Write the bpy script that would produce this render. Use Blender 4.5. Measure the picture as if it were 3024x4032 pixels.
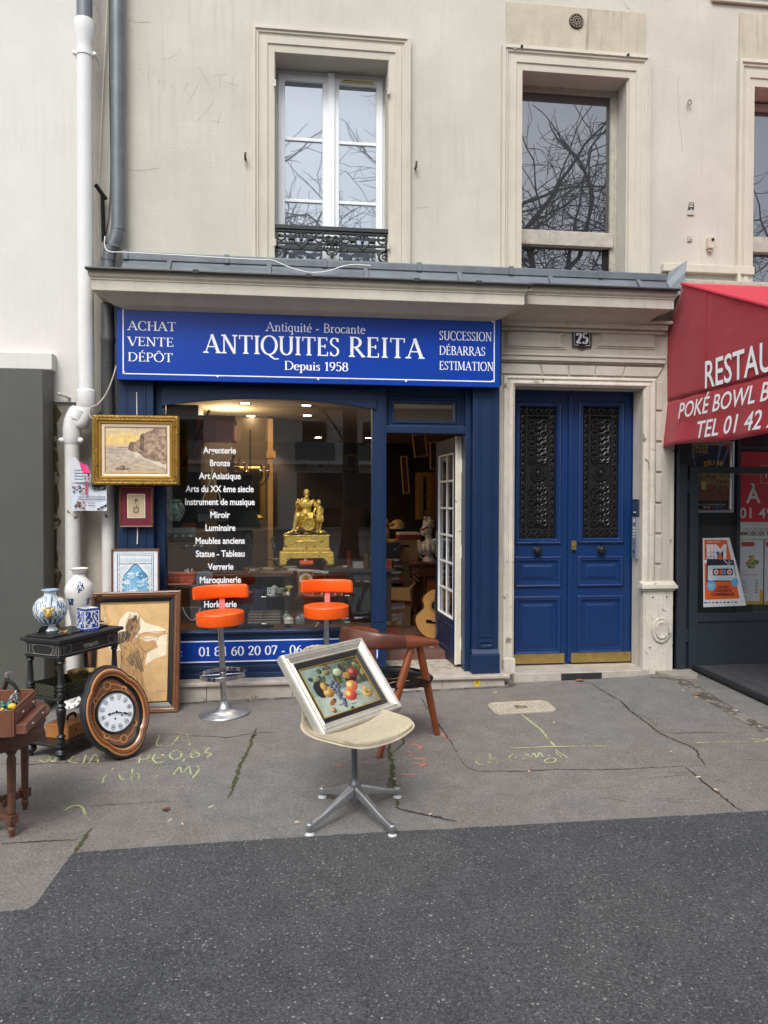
import bpy,bmesh,math,random
from mathutils import Matrix,Vector
from math import sin,cos,pi,radians,hypot,atan2
for o in list(bpy.data.objects): bpy.data.objects.remove(o)
SC = bpy.context.scene
COL = SC.collection
# ---------------------------------------------------------------- camera
FPX = 2900.0; YAW,PIT,ROL = radians(6.9),radians(-0.99),radians(-0.13); HC = 1.55
_f = Vector((sin(YAW)*cos(PIT),cos(YAW)*cos(PIT),sin(PIT)))
_r = Vector((cos(YAW),-sin(YAW),0)); _d = _f.cross(_r)
CR = _r*cos(ROL) + _d*sin(ROL); CD = -_r*sin(ROL) + _d*cos(ROL)
cam = bpy.data.cameras.new('camera'); camo = bpy.data.objects.new('camera',cam); COL.objects.link(camo)
camo.matrix_world = Matrix(((CR.x,-CD.x,-_f.x,0),(CR.y,-CD.y,-_f.y,0),(CR.z,-CD.z,-_f.z,HC),(0,0,0,1)))
cam.sensor_fit = 'VERTICAL'; cam.sensor_height = 24.0; cam.lens = 24.0*FPX/4032.0
cam.clip_start = 0.05; cam.clip_end = 500.0
SC.camera = camo
SC.render.resolution_x = 768; SC.render.resolution_y = 1024
# ---------------------------------------------------------------- world, sun, exposure
SUN_EL,SUN_AZ = radians(52),radians(205)
W = bpy.data.worlds.new('World'); SC.world = W; W.use_nodes = True
nt = W.node_tree; nt.nodes.clear()
sky = nt.nodes.new('ShaderNodeTexSky'); sky.sky_type = 'NISHITA'; sky.sun_disc = False
sky.sun_elevation = SUN_EL; sky.sun_rotation = SUN_AZ; sky.air_density = 1.0; sky.dust_density = 3.0; sky.ozone_density = 0.6
hs = nt.nodes.new('ShaderNodeHueSaturation'); hs.inputs['Saturation'].default_value = 0.34
bg = nt.nodes.new('ShaderNodeBackground'); bg.inputs['Strength'].default_value = 0.13
wo = nt.nodes.new('ShaderNodeOutputWorld')
nt.links.new(sky.outputs[0],hs.inputs['Color']); nt.links.new(hs.outputs[0],bg.inputs['Color']); nt.links.new(bg.outputs[0],wo.inputs['Surface'])
sl = bpy.data.lights.new('sun','SUN'); sl.energy = 0.9; sl.angle = radians(24); sl.color = (1.0,0.985,0.96)
so = bpy.data.objects.new('sun',sl); COL.objects.link(so)
_sd = Vector((-0.25*cos(SUN_EL),-0.97*cos(SUN_EL),sin(SUN_EL))).normalized()
so.rotation_euler = _sd.to_track_quat('Z','Y').to_euler(); so.location = (0,-3,30)
SC.view_settings.view_transform = 'Standard'; SC.view_settings.look = 'None'; SC.view_settings.gamma = 1.0
SC.view_settings.exposure = 1.0
SC.cycles.max_bounces = 8; SC.cycles.transparent_max_bounces = 12
SC.cycles.use_denoising = True
# ---------------------------------------------------------------- picture measures -> points of the place
def ray(u,v): return CR*((u-1512)/FPX) + CD*((v-2016)/FPX) + _f
def at(u,v,Y):
    r = ray(u,v); r = r*(Y/r.y); return Vector((r.x,Y,r.z + HC))
def atx(u,v,X):
    r = ray(u,v); r = r*(X/r.x); return Vector((X,r.y,r.z + HC))
SLOPE = 0.0235
def gz(x): return SLOPE*(x - 0.13)
def gnd(u,v):
    r = ray(u,v); t = (-SLOPE*0.13 - HC)/(r.z - SLOPE*r.x); p = r*t; return Vector((p.x,p.y,p.z + HC))
def rect(u0,v0,u1,v1,Y):
    um,vm = (u0+u1)/2,(v0+v1)/2
    return at(u0,vm,Y).x,at(u1,vm,Y).x,at(um,v1,Y).z,at(um,v0,Y).z
def S(r,g=None,b=None):
    if g is None: r,g,b = r
    f = lambda c: (c/255/12.92) if c <= 10 else ((c/255+0.055)/1.055)**2.4
    return (f(r),f(g),f(b))
# ---------------------------------------------------------------- materials
MATS = {}
def mat(name,col=None,rough=0.6,metal=0.0,var=0.12,vscale=6.0,bump=0.0,bscale=40.0,spec=0.5,coat=0.0,
        streak=0.0,streak_col=(0.05,0.045,0.04),wood=None,chips=None,ior=1.5,sheen=0.0):
    """col None -> colour comes from the face colour attribute 'Col'"""
    if name in MATS: return MATS[name]
    m = bpy.data.materials.new(name); m.use_nodes = True; n = m.node_tree; N = n.nodes; L = n.links
    b = N['Principled BSDF']; b.inputs['Roughness'].default_value = rough; b.inputs['Metallic'].default_value = metal
    b.inputs['Specular IOR Level'].default_value = spec; b.inputs['Coat Weight'].default_value = coat; b.inputs['IOR'].default_value = ior
    if sheen: b.inputs['Sheen Weight'].default_value = sheen
    tc = N.new('ShaderNodeTexCoord')
    if col is None:
        a = N.new('ShaderNodeAttribute'); a.attribute_name = 'Col'; src = a.outputs['Color']
    else:
        c = N.new('ShaderNodeRGB'); c.outputs[0].default_value = (*col,1); src = c.outputs[0]
    def mixc(blend,fac,A,B):
        x = N.new('ShaderNodeMix'); x.data_type = 'RGBA'; x.blend_type = blend; x.clamp_factor = True
        for s,v in ((x.inputs[0],fac),(x.inputs[6],A),(x.inputs[7],B)):
            if isinstance(v,(int,float)): s.default_value = v
            elif isinstance(v,tuple): s.default_value = (*v[:3],1)
            else: L.new(v,s)
        return x.outputs[2]
    def noise(scale,detail=4,dist=0.0,vec=None,rgh=0.6):
        t = N.new('ShaderNodeTexNoise'); t.inputs['Scale'].default_value = scale; t.inputs['Detail'].default_value = detail
        t.inputs['Distortion'].default_value = dist; t.inputs['Roughness'].default_value = rgh
        L.new(vec if vec is not None else tc.outputs['Object'],t.inputs['Vector']); return t.outputs['Fac']
    def ramp(v,p0,p1,c0=(0,0,0),c1=(1,1,1)):
        r = N.new('ShaderNodeValToRGB'); e = r.color_ramp.elements; e[0].position = p0; e[1].position = p1
        e[0].color = (*c0,1); e[1].color = (*c1,1); L.new(v,r.inputs[0]); return r.outputs[0]
    def mapping(sc):
        mp = N.new('ShaderNodeMapping'); mp.inputs['Scale'].default_value = sc; L.new(tc.outputs['Object'],mp.inputs['Vector']); return mp.outputs[0]
    if wood:
        v = mapping(wood[0]); g = noise(9,6,1.2,v)
        src = mixc('MIX',ramp(g,0.38,0.68,(0,0,0),(wood[2],)*3),src,wood[1])
    if var:
        g = noise(vscale,6)
        src = mixc('MULTIPLY',1.0,src,ramp(g,0.28,0.72,(1-var,)*3,(1+var*0.55,)*3))
    if streak:
        v = mapping((9,9,0.55)); g = noise(2.2,7,0.3,v,0.7)
        big = noise(0.8,3)
        f2 = N.new('ShaderNodeMath'); f2.operation = 'MULTIPLY'; L.new(ramp(g,0.5,0.78,(0,0,0),(streak,)*3),f2.inputs[0]); L.new(ramp(big,0.35,0.65),f2.inputs[1])
        src = mixc('MIX',f2.outputs[0],src,streak_col)
    if chips:
        g = noise(chips[1],5,0.6)
        src = mixc('MIX',ramp(g,chips[2],chips[2]+0.03),src,chips[0])
    L.new(src,b.inputs['Base Color'])
    if bump:
        g = noise(bscale,5)
        bp = N.new('ShaderNodeBump'); bp.inputs['Strength'].default_value = bump; bp.inputs['Distance'].default_value = 0.01
        L.new(g,bp.inputs['Height']); L.new(bp.outputs[0],b.inputs['Normal'])
    MATS[name] = m; return m
def emit_mat(name,col,strength):
    m = bpy.data.materials.new(name); m.use_nodes = True
    b = m.node_tree.nodes['Principled BSDF']; b.inputs['Base Color'].default_value = (*col,1)
    b.inputs['Emission Color'].default_value = (*col,1); b.inputs['Emission Strength'].default_value = strength
    MATS[name] = m; return m
def glass_mat(name,refl=1.0,tint=(1,1,1),rough=0.0,ior=1.45):
    """window glass: clear sheet that mirrors by Fresnel"""
    m = bpy.data.materials.new(name); m.use_nodes = True; n = m.node_tree; N = n.nodes; L = n.links; N.clear()
    o = N.new('ShaderNodeOutputMaterial'); t = N.new('ShaderNodeBsdfTransparent'); t.inputs[0].default_value = (*tint,1)
    g = N.new('ShaderNodeBsdfGlossy'); g.inputs['Roughness'].default_value = rough; g.inputs['Color'].default_value = (refl,refl,refl,1)
    f = N.new('ShaderNodeFresnel'); x = N.new('ShaderNodeMixShader')
    ge = N.new('ShaderNodeNewGeometry'); mr = N.new('ShaderNodeMapRange'); mr.inputs[3].default_value = ior; mr.inputs[4].default_value = 1/ior
    L.new(ge.outputs['Backfacing'],mr.inputs[0]); L.new(mr.outputs[0],f.inputs['IOR'])
    L.new(f.outputs[0],x.inputs[0]); L.new(t.outputs[0],x.inputs[1]); L.new(g.outputs[0],x.inputs[2]); L.new(x.outputs[0],o.inputs[0])
    MATS[name] = m; return m
# ---------------------------------------------------------------- mesh builder
class MB:
    def __init__(s,col=(0.5,0.5,0.5)):
        s.v = []; s.f = []; s.c = []; s.m = []; s.s = []; s.col = col; s.M = Matrix(); s.mi = 0
    def add(s,vs,fs,col=None,smooth=False):
        o = len(s.v); M = s.M; c = col or s.col
        s.v += [tuple(M @ Vector(p)) for p in vs]
        for f in fs: s.f.append([i+o for i in f]); s.c.append(c); s.m.append(s.mi); s.s.append(smooth)
        return s
    def box(s,x0,x1,y0,y1,z0,z1,col=None):
        return s.add([(x0,y0,z0),(x1,y0,z0),(x1,y1,z0),(x0,y1,z0),(x0,y0,z1),(x1,y0,z1),(x1,y1,z1),(x0,y1,z1)],
            [(0,3,2,1),(4,5,6,7),(0,1,5,4),(1,2,6,5),(2,3,7,6),(3,0,4,7)],col)
    def cbox(s,c,d,col=None): return s.box(c[0]-d[0]/2,c[0]+d[0]/2,c[1]-d[1]/2,c[1]+d[1]/2,c[2]-d[2]/2,c[2]+d[2]/2,col)
    def prism(s,pts,y0,y1,col=None,axis='y',smooth=False):
        """pts: outline (a,b); axis y: (x,z) extruded y0..y1; z: (x,y); x: (y,z)"""
        n = len(pts)
        P = {'y': lambda a,b,d: (a,d,b),'z': lambda a,b,d: (a,b,d),'x': lambda a,b,d: (d,a,b)}[axis]
        vs = [P(a,b,y0) for a,b in pts] + [P(a,b,y1) for a,b in pts]
        s.add(vs,[tuple(range(n)),tuple(range(2*n-1,n-1,-1))],col)
        o = len(s.v) - 2*n
        for i in range(n):
            j = (i+1) % n; s.f.append([o+i,o+j,o+n+j,o+n+i][::-1]); s.c.append(col or s.col); s.m.append(s.mi); s.s.append(smooth)
        return s
    def poly(s,pts,y,col=None):
        return s.add([(a,y,b) for a,b in pts],[tuple(range(len(pts)))],col)
    def disc(s,x,z,rx,rz,y,col=None,n=20,a0=0.0):
        return s.poly([(x+rx*cos(a0+2*pi*i/n),z+rz*sin(a0+2*pi*i/n)) for i in range(n)],y,col)
    def lathe(s,prof,c=(0,0,0),seg=24,col=None,cap=True,axis='z',flute=None):
        """prof: (radius, height) list"""
        n = len(prof); vs = []
        for r,h in prof:
            for k in range(seg):
                a = 2*pi*k/seg; q = r
                if flute and flute[1] <= h <= flute[2]: q = r*(1 - flute[3]*(0.5+0.5*cos(a*flute[0])))
                p = (q*cos(a),q*sin(a),h)
                if axis == 'y': p = (p[0],h,p[1])
                if axis == 'x': p = (h,p[0],p[1])
                vs.append((p[0]+c[0],p[1]+c[1],p[2]+c[2]))
        fs = [(i*seg+k,i*seg+(k+1) % seg,(i+1)*seg+(k+1) % seg,(i+1)*seg+k) for i in range(n-1) for k in range(seg)]
        s.add(vs,fs,col,True)
        if cap:
            o = len(s.v) - len(vs)
            for idx in ([o+k for k in range(seg)][::-1],[o+(n-1)*seg+k for k in range(seg)]):
                s.f.append(idx); s.c.append(col or s.col); s.m.append(s.mi); s.s.append(False)
        return s
    def tube(s,pts,r,seg=8,col=None,closed=False,cap=True,flat=None):
        """round bar along pts; r number or list; flat=(a,b) scales the two section axes"""
        P = [Vector(p) for p in pts]; n = len(P); R = r if isinstance(r,(list,tuple)) else [r]*n
        vs = []; up = None
        for i in range(n):
            t = (P[(i+1) % n]-P[i-1]) if closed else (P[min(i+1,n-1)]-P[max(i-1,0)])
            if t.length < 1e-9: t = Vector((0,0,1))
            t.normalize()
            if up is None:
                up = Vector((0,0,1)) if abs(t.z) < 0.9 else Vector((0,1,0))
            a = t.cross(up)
            if a.length < 1e-6: a = t.cross(Vector((1,0.2,0)))
            a.normalize(); b = a.cross(t).normalized(); up = b
            fa,fb = flat or (1,1)
            for k in range(seg):
                w = 2*pi*k/seg; vs.append(P[i] + a*(R[i]*fa*cos(w)) + b*(R[i]*fb*sin(w)))
        m = n if closed else n-1
        fs = [(i*seg+k,i*seg+(k+1) % seg,((i+1) % n)*seg+(k+1) % seg,((i+1) % n)*seg+k) for i in range(m) for k in range(seg)]
        s.add(vs,fs,col,True)
        if cap and not closed:
            o = len(s.v) - len(vs)
            for idx in ([o+k for k in range(seg)][::-1],[o+(n-1)*seg+k for k in range(seg)]):
                s.f.append(idx); s.c.append(col or s.col); s.m.append(s.mi); s.s.append(False)
        return s
    def ball(s,c,r,col=None,seg=14,ring=9,jit=0.0,seed=1):
        rx,ry,rz = r if isinstance(r,(tuple,list)) else (r,r,r); R = random.Random(seed); vs = []
        for i in range(ring+1):
            t = pi*i/ring
            for k in range(seg):
                a = 2*pi*k/seg; j = 1+R.uniform(-jit,jit)
                vs.append((c[0]+rx*sin(t)*cos(a)*j,c[1]+ry*sin(t)*sin(a)*j,c[2]-rz*cos(t)*j))
        return s.add(vs,[(i*seg+k,i*seg+(k+1) % seg,(i+1)*seg+(k+1) % seg,(i+1)*seg+k) for i in range(ring) for k in range(seg)],col,True)
    def frame(s,x0,x1,z0,z1,Y,prof,sides='LTRB',cols=None,wob=0.0):
        """moulding swept round a rectangle with mitred corners. prof: (inset, y offset) outer -> inner; sides without B leave the bottom open"""
        n = len(prof); R = random.Random(7)
        def ring(d,y):
            zb = z0+d if 'B' in sides else z0
            zt = z1-d if 'T' in sides else z1
            xa = x0+d if 'L' in sides else x0; xb = x1-d if 'R' in sides else x1
            return [(xa,Y+y,zb),(xa,Y+y,zt),(xb,Y+y,zt),(xb,Y+y,zb)]
        vs = []
        for d,y in prof: vs += ring(d,y)
        seg = [(0,1,'L'),(1,2,'T'),(2,3,'R'),(3,0,'B')]
        for i in range(n-1):
            c = cols[i] if cols else None
            s.add(vs[i*4:i*4+8],[(b,a,a+4,b+4)[::-1] for a,b,q in seg if q in sides],c)
        return s
    def strip(s,pts,w,z=None,y=None,col=None,plane='z'):
        """flat ribbon along 2-D pts (x,y on the ground with z a number or function, or x,z at depth y)"""
        n = len(pts); Ws = w if isinstance(w,(list,tuple)) else [w]*n; A = []; B = []
        for i in range(n):
            dx = pts[min(i+1,n-1)][0]-pts[max(i-1,0)][0]; dy = pts[min(i+1,n-1)][1]-pts[max(i-1,0)][1]
            l = hypot(dx,dy) or 1; nx,ny = -dy/l*Ws[i]/2,dx/l*Ws[i]/2
            A.append((pts[i][0]+nx,pts[i][1]+ny)); B.append((pts[i][0]-nx,pts[i][1]-ny))
        if plane == 'z': T = lambda p: (p[0],p[1],z(p[0]) if callable(z) else z)
        else: T = lambda p: (p[0],y,p[1])
        vs = [T(p) for p in A]+[T(p) for p in B]
        fs = [(i,n+i,n+i+1,i+1) for i in range(n-1)]
        if plane != 'z': fs = [f[::-1] for f in fs]
        return s.add(vs,fs,col)
    def text(s,txt,x,z,size,y,col=None,align='L',shear=0.0,xs=1.0,bold=0.0,space=1.0,T=None):
        """built-in sans lettering as flat polygons in x,z at depth y; size = cap height"""
        cu = bpy.data.curves.new('t','FONT'); cu.body = txt; cu.size = size/0.69; cu.shear = shear; cu.space_character = space
        cu.offset = bold*size; cu.resolution_u = 3
        o = bpy.data.objects.new('t',cu); me = o.to_mesh()
        V = [(v.co.x*xs,v.co.y) for v in me.vertices]
        w = max((p[0] for p in V),default=0); w0 = min((p[0] for p in V),default=0)
        dx = {'L': 0,'C': -(w+w0)/2,'R': -w}[align]
        if T is None: T = lambda a,b: (x+a,y,z+b)
        s.add([T(p[0]+dx,p[1]) for p in V],[tuple(p.vertices) for p in me.polygons],col)
        o.to_mesh_clear(); bpy.data.objects.remove(o); bpy.data.curves.remove(cu)
        return w-w0
    def build(s,name,m,parent=None,bevel=0.0,sharp=38,seg=2,sub=0):
        me = bpy.data.meshes.new(name); me.from_pydata(s.v,[],s.f);
        ms = m if isinstance(m,(list,tuple)) else [m]
        for k in ms: me.materials.append(k)
        me.polygons.foreach_set('material_index',s.m); me.polygons.foreach_set('use_smooth',s.s)
        ca = me.color_attributes.new('Col','FLOAT_COLOR','CORNER'); buf = []
        for p,c in zip(me.polygons,s.c): buf += [c[0],c[1],c[2],1.0]*p.loop_total
        ca.data.foreach_set('color',buf)
        me.validate(); me.update()
        if any(s.s): me.set_sharp_from_angle(angle=radians(sharp))
        o = bpy.data.objects.new(name,me); COL.objects.link(o)
        if parent is not None: o.parent = parent
        if bevel:
            b = o.modifiers.new('bevel','BEVEL'); b.width = bevel; b.segments = seg; b.limit_method = 'ANGLE'; b.angle_limit = radians(40)
        if sub:
            q = o.modifiers.new('sub','SUBSURF'); q.levels = sub; q.render_levels = sub
        return o
def tag(o,label=None,cat=None,group=None,kind=None):
    for k,v in (('label',label),('category',cat),('group',group),('kind',kind)):
        if v: o[k] = v
    return o
def thing(name,label,cat,loc=(0,0,0),rot=(0,0,0),group=None):
    o = bpy.data.objects.new(name,None); COL.objects.link(o); o.location = loc; o.rotation_euler = rot; o.empty_display_size = 0.1
    return tag(o,label,cat,group)
def dup(root,loc,rot=None,label=None,group=None):
    def cp(o,par):
        c = o.copy(); COL.objects.link(c)
        if par: c.parent = par
        for ch in o.children: cp(ch,c)
        return c
    r = cp(root,None); r.location = loc
    if rot is not None: r.rotation_euler = rot
    return tag(r,label,None,group)
def struct(name,mb,m,**k): return tag(mb.build(name,m,**k),kind='structure')
def catmull(P,n=6,closed=False):
    out = []; N = len(P); D = len(P[0])
    for i in range(N if closed else N-1):
        g = lambda j: P[j % N] if closed else P[max(0,min(N-1,j))]
        a,b,c,d = g(i-1),g(i),g(i+1),g(i+2)
        for k in range(n):
            t = k/n
            out.append(tuple(0.5*((2*b[q])+(-a[q]+c[q])*t+(2*a[q]-5*b[q]+4*c[q]-d[q])*t*t+(-a[q]+3*b[q]-3*c[q]+d[q])*t**3) for q in range(D)))
    if not closed: out.append(tuple(P[-1]))
    return out
def arc(cx,cy,rx,ry,a0,a1,n=14):
    return [(cx+rx*cos(radians(a0+(a1-a0)*i/n)),cy+ry*sin(radians(a0+(a1-a0)*i/n))) for i in range(n+1)]
# ---------------------------------------------------------------- serif lettering (broad-pen strokes with serifs)
TK,TN = 0.135,0.05
def _glyphs():
    G = {}
    V = lambda x,y0=0.0,y1=1.0: ('p',[(x,y0),(x,y1)],1)
    Hh = lambda x0,x1,y: ('p',[(x0,y),(x1,y)],1)
    sf = lambda x,y,w=0.30: ('s',x,y,w)
    X = 0.62
    G['A'] = (0.86,[('p',[(0.08,0.02),(0.42,1.0)],.45),('p',[(0.40,1.0),(0.76,0.02)],1.15),Hh(0.19,0.62,0.34),sf(0.09,0),sf(0.76,0)])
    G['B'] = (0.70,[V(0.16),('c',arc(0.30,0.755,0.25,0.22,90,-90)),('c',arc(0.31,0.265,0.31,0.245,90,-90)),Hh(0.08,0.31,0.975),Hh(0.16,0.31,0.53),Hh(0.08,0.31,0.02)])
    G['C'] = (0.80,[('c',arc(0.46,0.5,0.37,0.5,48,312,22)),('p',[(0.715,0.70),(0.715,0.94)],.5),('p',[(0.715,0.06),(0.715,0.2)],.4)])
    G['D'] = (0.90,[V(0.17),('c',arc(0.34,0.5,0.47,0.48,90,-90,20)),Hh(0.06,0.34,0.975),Hh(0.06,0.34,0.025)])
    G['E'] = (0.68,[V(0.17),Hh(0.06,0.57,0.975),Hh(0.17,0.47,0.52),Hh(0.06,0.60,0.025),('p',[(0.575,0.82),(0.575,1.0)],.4),('p',[(0.475,0.42),(0.475,0.62)],.4),('p',[(0.61,0.0),(0.62,0.22)],.4)])
    G['H'] = (0.92,[V(0.18),V(0.74),Hh(0.18,0.74,0.52)] + [sf(x,y) for x in (0.18,0.74) for y in (0,1)])
    G['I'] = (0.38,[V(0.19),sf(0.19,0),sf(0.19,1)])
    G['M'] = (1.08,[('p',[(0.16,0),(0.18,1)],.5),('p',[(0.18,1),(0.53,0.05)],1.05),('p',[(0.53,0.05),(0.88,1)],.5),('p',[(0.88,1),(0.91,0)],1),sf(0.16,0,.26),sf(0.91,0),sf(0.13,1,.2),sf(0.93,1,.2)])
    G['N'] = (0.94,[('p',[(0.18,0),(0.18,1)],.5),('p',[(0.18,1),(0.76,0.0)],1.1),('p',[(0.76,0),(0.76,1)],.5),sf(0.18,0,.28),sf(0.76,1,.28),sf(0.13,1,.2)])
    G['O'] = (0.92,[('c',arc(0.46,0.5,0.39,0.5,0,360,30))])
    G['P'] = (0.68,[V(0.17),('c',arc(0.31,0.72,0.29,0.255,90,-90)),Hh(0.06,0.31,0.975),Hh(0.17,0.31,0.465),sf(0.17,0)])
    G['Q'] = (0.92,[('c',arc(0.46,0.5,0.39,0.5,0,360,30)),('c',[(0.42,0.02),(0.55,-0.1),(0.75,-0.24),(0.98,-0.22)])])
    G['R'] = (0.80,[V(0.17),('c',arc(0.31,0.73,0.27,0.245,90,-90)),Hh(0.06,0.31,0.975),Hh(0.17,0.31,0.485),('p',[(0.34,0.49),(0.74,0.02)],1.1),sf(0.17,0),sf(0.73,0,.2)])
    G['S'] = (0.60,[('c',catmull([(0.49,0.80),(0.40,0.95),(0.24,0.97),(0.12,0.85),(0.13,0.66),(0.30,0.52),(0.46,0.40),(0.50,0.20),(0.38,0.04),(0.22,0.03),(0.09,0.17)],4),0.8),('p',[(0.50,0.76),(0.50,0.98)],.4),('p',[(0.09,0.02),(0.09,0.24)],.4)])
    G['T'] = (0.78,[V(0.39),Hh(0.06,0.72,0.97),('p',[(0.06,0.78),(0.05,1.0)],.4),('p',[(0.72,0.78),(0.73,1.0)],.4),sf(0.39,0)])
    G['U'] = (0.88,[('c',[(0.18,1),(0.18,0.36)] + arc(0.45,0.34,0.27,0.33,180,360,12)[1:] + [(0.72,1)]),sf(0.18,1),sf(0.72,1,.26)])
    G['V'] = (0.84,[('p',[(0.08,1),(0.43,0)],1.15),('p',[(0.43,0),(0.77,1)],.45),sf(0.10,1),sf(0.76,1,.26)])
    G['a'] = (0.50,[('c',catmull([(0.08,0.50),(0.14,0.60),(0.27,0.62),(0.36,0.50),(0.36,0.12),(0.40,0.03),(0.48,0.06)],4),1),('c',catmull([(0.36,0.38),(0.16,0.30),(0.07,0.14),(0.17,0.02),(0.36,0.12)],4),.9)])
    G['b'] = (0.56,[V(0.13,0,1.02),('c',arc(0.29,0.31,0.21,0.31,130,-130,18))])
    G['c'] = (0.48,[('c',arc(0.28,0.31,0.21,0.31,45,315,18))])
    G['d'] = (0.58,[V(0.44,0,1.02),('c',arc(0.28,0.31,0.21,0.31,45,315,18)),sf(0.40,1.0,.18),sf(0.49,0.02,.16)])
    G['e'] = (0.50,[('c',arc(0.26,0.31,0.20,0.31,5,318,20)),Hh(0.08,0.46,0.35)])
    G['i'] = (0.28,[V(0.14,0,X),('d',0.14,0.86,0.075),sf(0.14,0,.24),sf(0.10,X-.02,.15)])
    G['l'] = (0.28,[V(0.14,0,1.02),sf(0.14,0,.24),sf(0.10,1.0,.15)])
    G['n'] = (0.62,[V(0.14,0,X),('c',[(0.14,0.44)] + arc(0.31,0.42,0.17,0.2,150,0,10) + [(0.48,0)]),sf(0.14,0,.24),sf(0.48,0,.24),sf(0.09,X-.02,.15)])
    G['o'] = (0.56,[('c',arc(0.28,0.31,0.22,0.31,0,360,22))])
    G['p'] = (0.58,[V(0.14,-0.32,X),('c',arc(0.29,0.31,0.22,0.31,130,-130,18)),sf(0.14,-0.32,.26),sf(0.09,X-.02,.15)])
    G['q'] = (0.58,[V(0.44,-0.32,X),('c',arc(0.28,0.31,0.21,0.31,45,315,18)),sf(0.44,-0.32,.26)])
    G['r'] = (0.44,[V(0.14,0,X),('c',[(0.14,0.42),(0.22,0.58),(0.34,0.62),(0.40,0.55)]),sf(0.14,0,.26),sf(0.09,X-.02,.15)])
    G['s'] = (0.42,[('c',catmull([(0.34,0.50),(0.26,0.61),(0.13,0.59),(0.09,0.46),(0.22,0.34),(0.34,0.20),(0.30,0.05),(0.16,0.01),(0.06,0.12)],4),.85)])
    G['t'] = (0.36,[('c',[(0.15,0.82),(0.15,0.16),(0.20,0.04),(0.33,0.06)]),Hh(0.04,0.32,X-.02)])
    G['u'] = (0.62,[('c',[(0.13,X),(0.13,0.2)] + arc(0.29,0.2,0.16,0.19,180,340,8)[1:]),V(0.46,0,X),sf(0.10,X-.02,.18),sf(0.42,X-.02,.18),sf(0.51,0.02,.16)])
    G['0'] = (0.62,[('c',arc(0.31,0.48,0.23,0.49,0,360,26))])
    G['1'] = (0.46,[V(0.25,0,0.98),('p',[(0.08,0.80),(0.25,0.97)],.6),sf(0.25,0,.32)])
    G['2'] = (0.58,[('c',catmull([(0.08,0.74),(0.14,0.92),(0.30,0.98),(0.46,0.86),(0.45,0.64),(0.26,0.30),(0.07,0.05)],4)),Hh(0.06,0.52,0.05),('p',[(0.07,0.05),(0.50,0.05)],2.0)])
    G['4'] = (0.60,[V(0.40),('p',[(0.38,0.98),(0.04,0.30)],.5),Hh(0.04,0.56,0.29),sf(0.40,0,.3)])
    G['5'] = (0.58,[('p',[(0.14,0.97),(0.48,0.97)],2),('p',[(0.14,0.97),(0.11,0.54)],.55),('c',catmull([(0.11,0.54),(0.28,0.62),(0.45,0.50),(0.48,0.28),(0.38,0.06),(0.20,0.01),(0.06,0.14)],4))])
    G['6'] = (0.60,[('c',catmull([(0.46,0.94),(0.28,0.84),(0.13,0.60),(0.08,0.32)],4)),('c',arc(0.30,0.29,0.21,0.29,0,360,22))])
    G['7'] = (0.56,[('p',[(0.06,0.95),(0.52,0.95)],2),('p',[(0.52,0.95),(0.20,0.0)],1.05),('p',[(0.06,0.76),(0.06,0.98)],.4)])
    G['8'] = (0.58,[('c',arc(0.29,0.74,0.19,0.23,0,360,20)),('c',arc(0.29,0.26,0.22,0.26,0,360,22))])
    G['9'] = (0.60,[('c',arc(0.29,0.68,0.21,0.29,0,360,22)),('c',catmull([(0.51,0.68),(0.46,0.36),(0.30,0.12),(0.12,0.03)],4))])
    G['-'] = (0.42,[('p',[(0.06,0.29),(0.34,0.32)],1.8)])
    G['.'] = (0.28,[('d',0.14,0.05,0.075)]); G[':'] = (0.30,[('d',0.14,0.07,0.08),('d',0.14,0.48,0.08)])
    G[' '] = (0.34,[])
    ac = [('p',[(0.30,0.74),(0.42,0.94)],.8)]
    G['é'] = (0.50,G['e'][1] + [('p',[(0.24,0.74),(0.36,0.94)],.8)]); G['É'] = (0.68,G['E'][1] + [('p',[(0.30,1.08),(0.46,1.26)],.8)])
    G['Ô'] = (0.92,G['O'][1] + [('p',[(0.28,1.08),(0.46,1.24)],.6),('p',[(0.46,1.24),(0.64,1.08)],.6)])
    return G
GLY = _glyphs()
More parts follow.
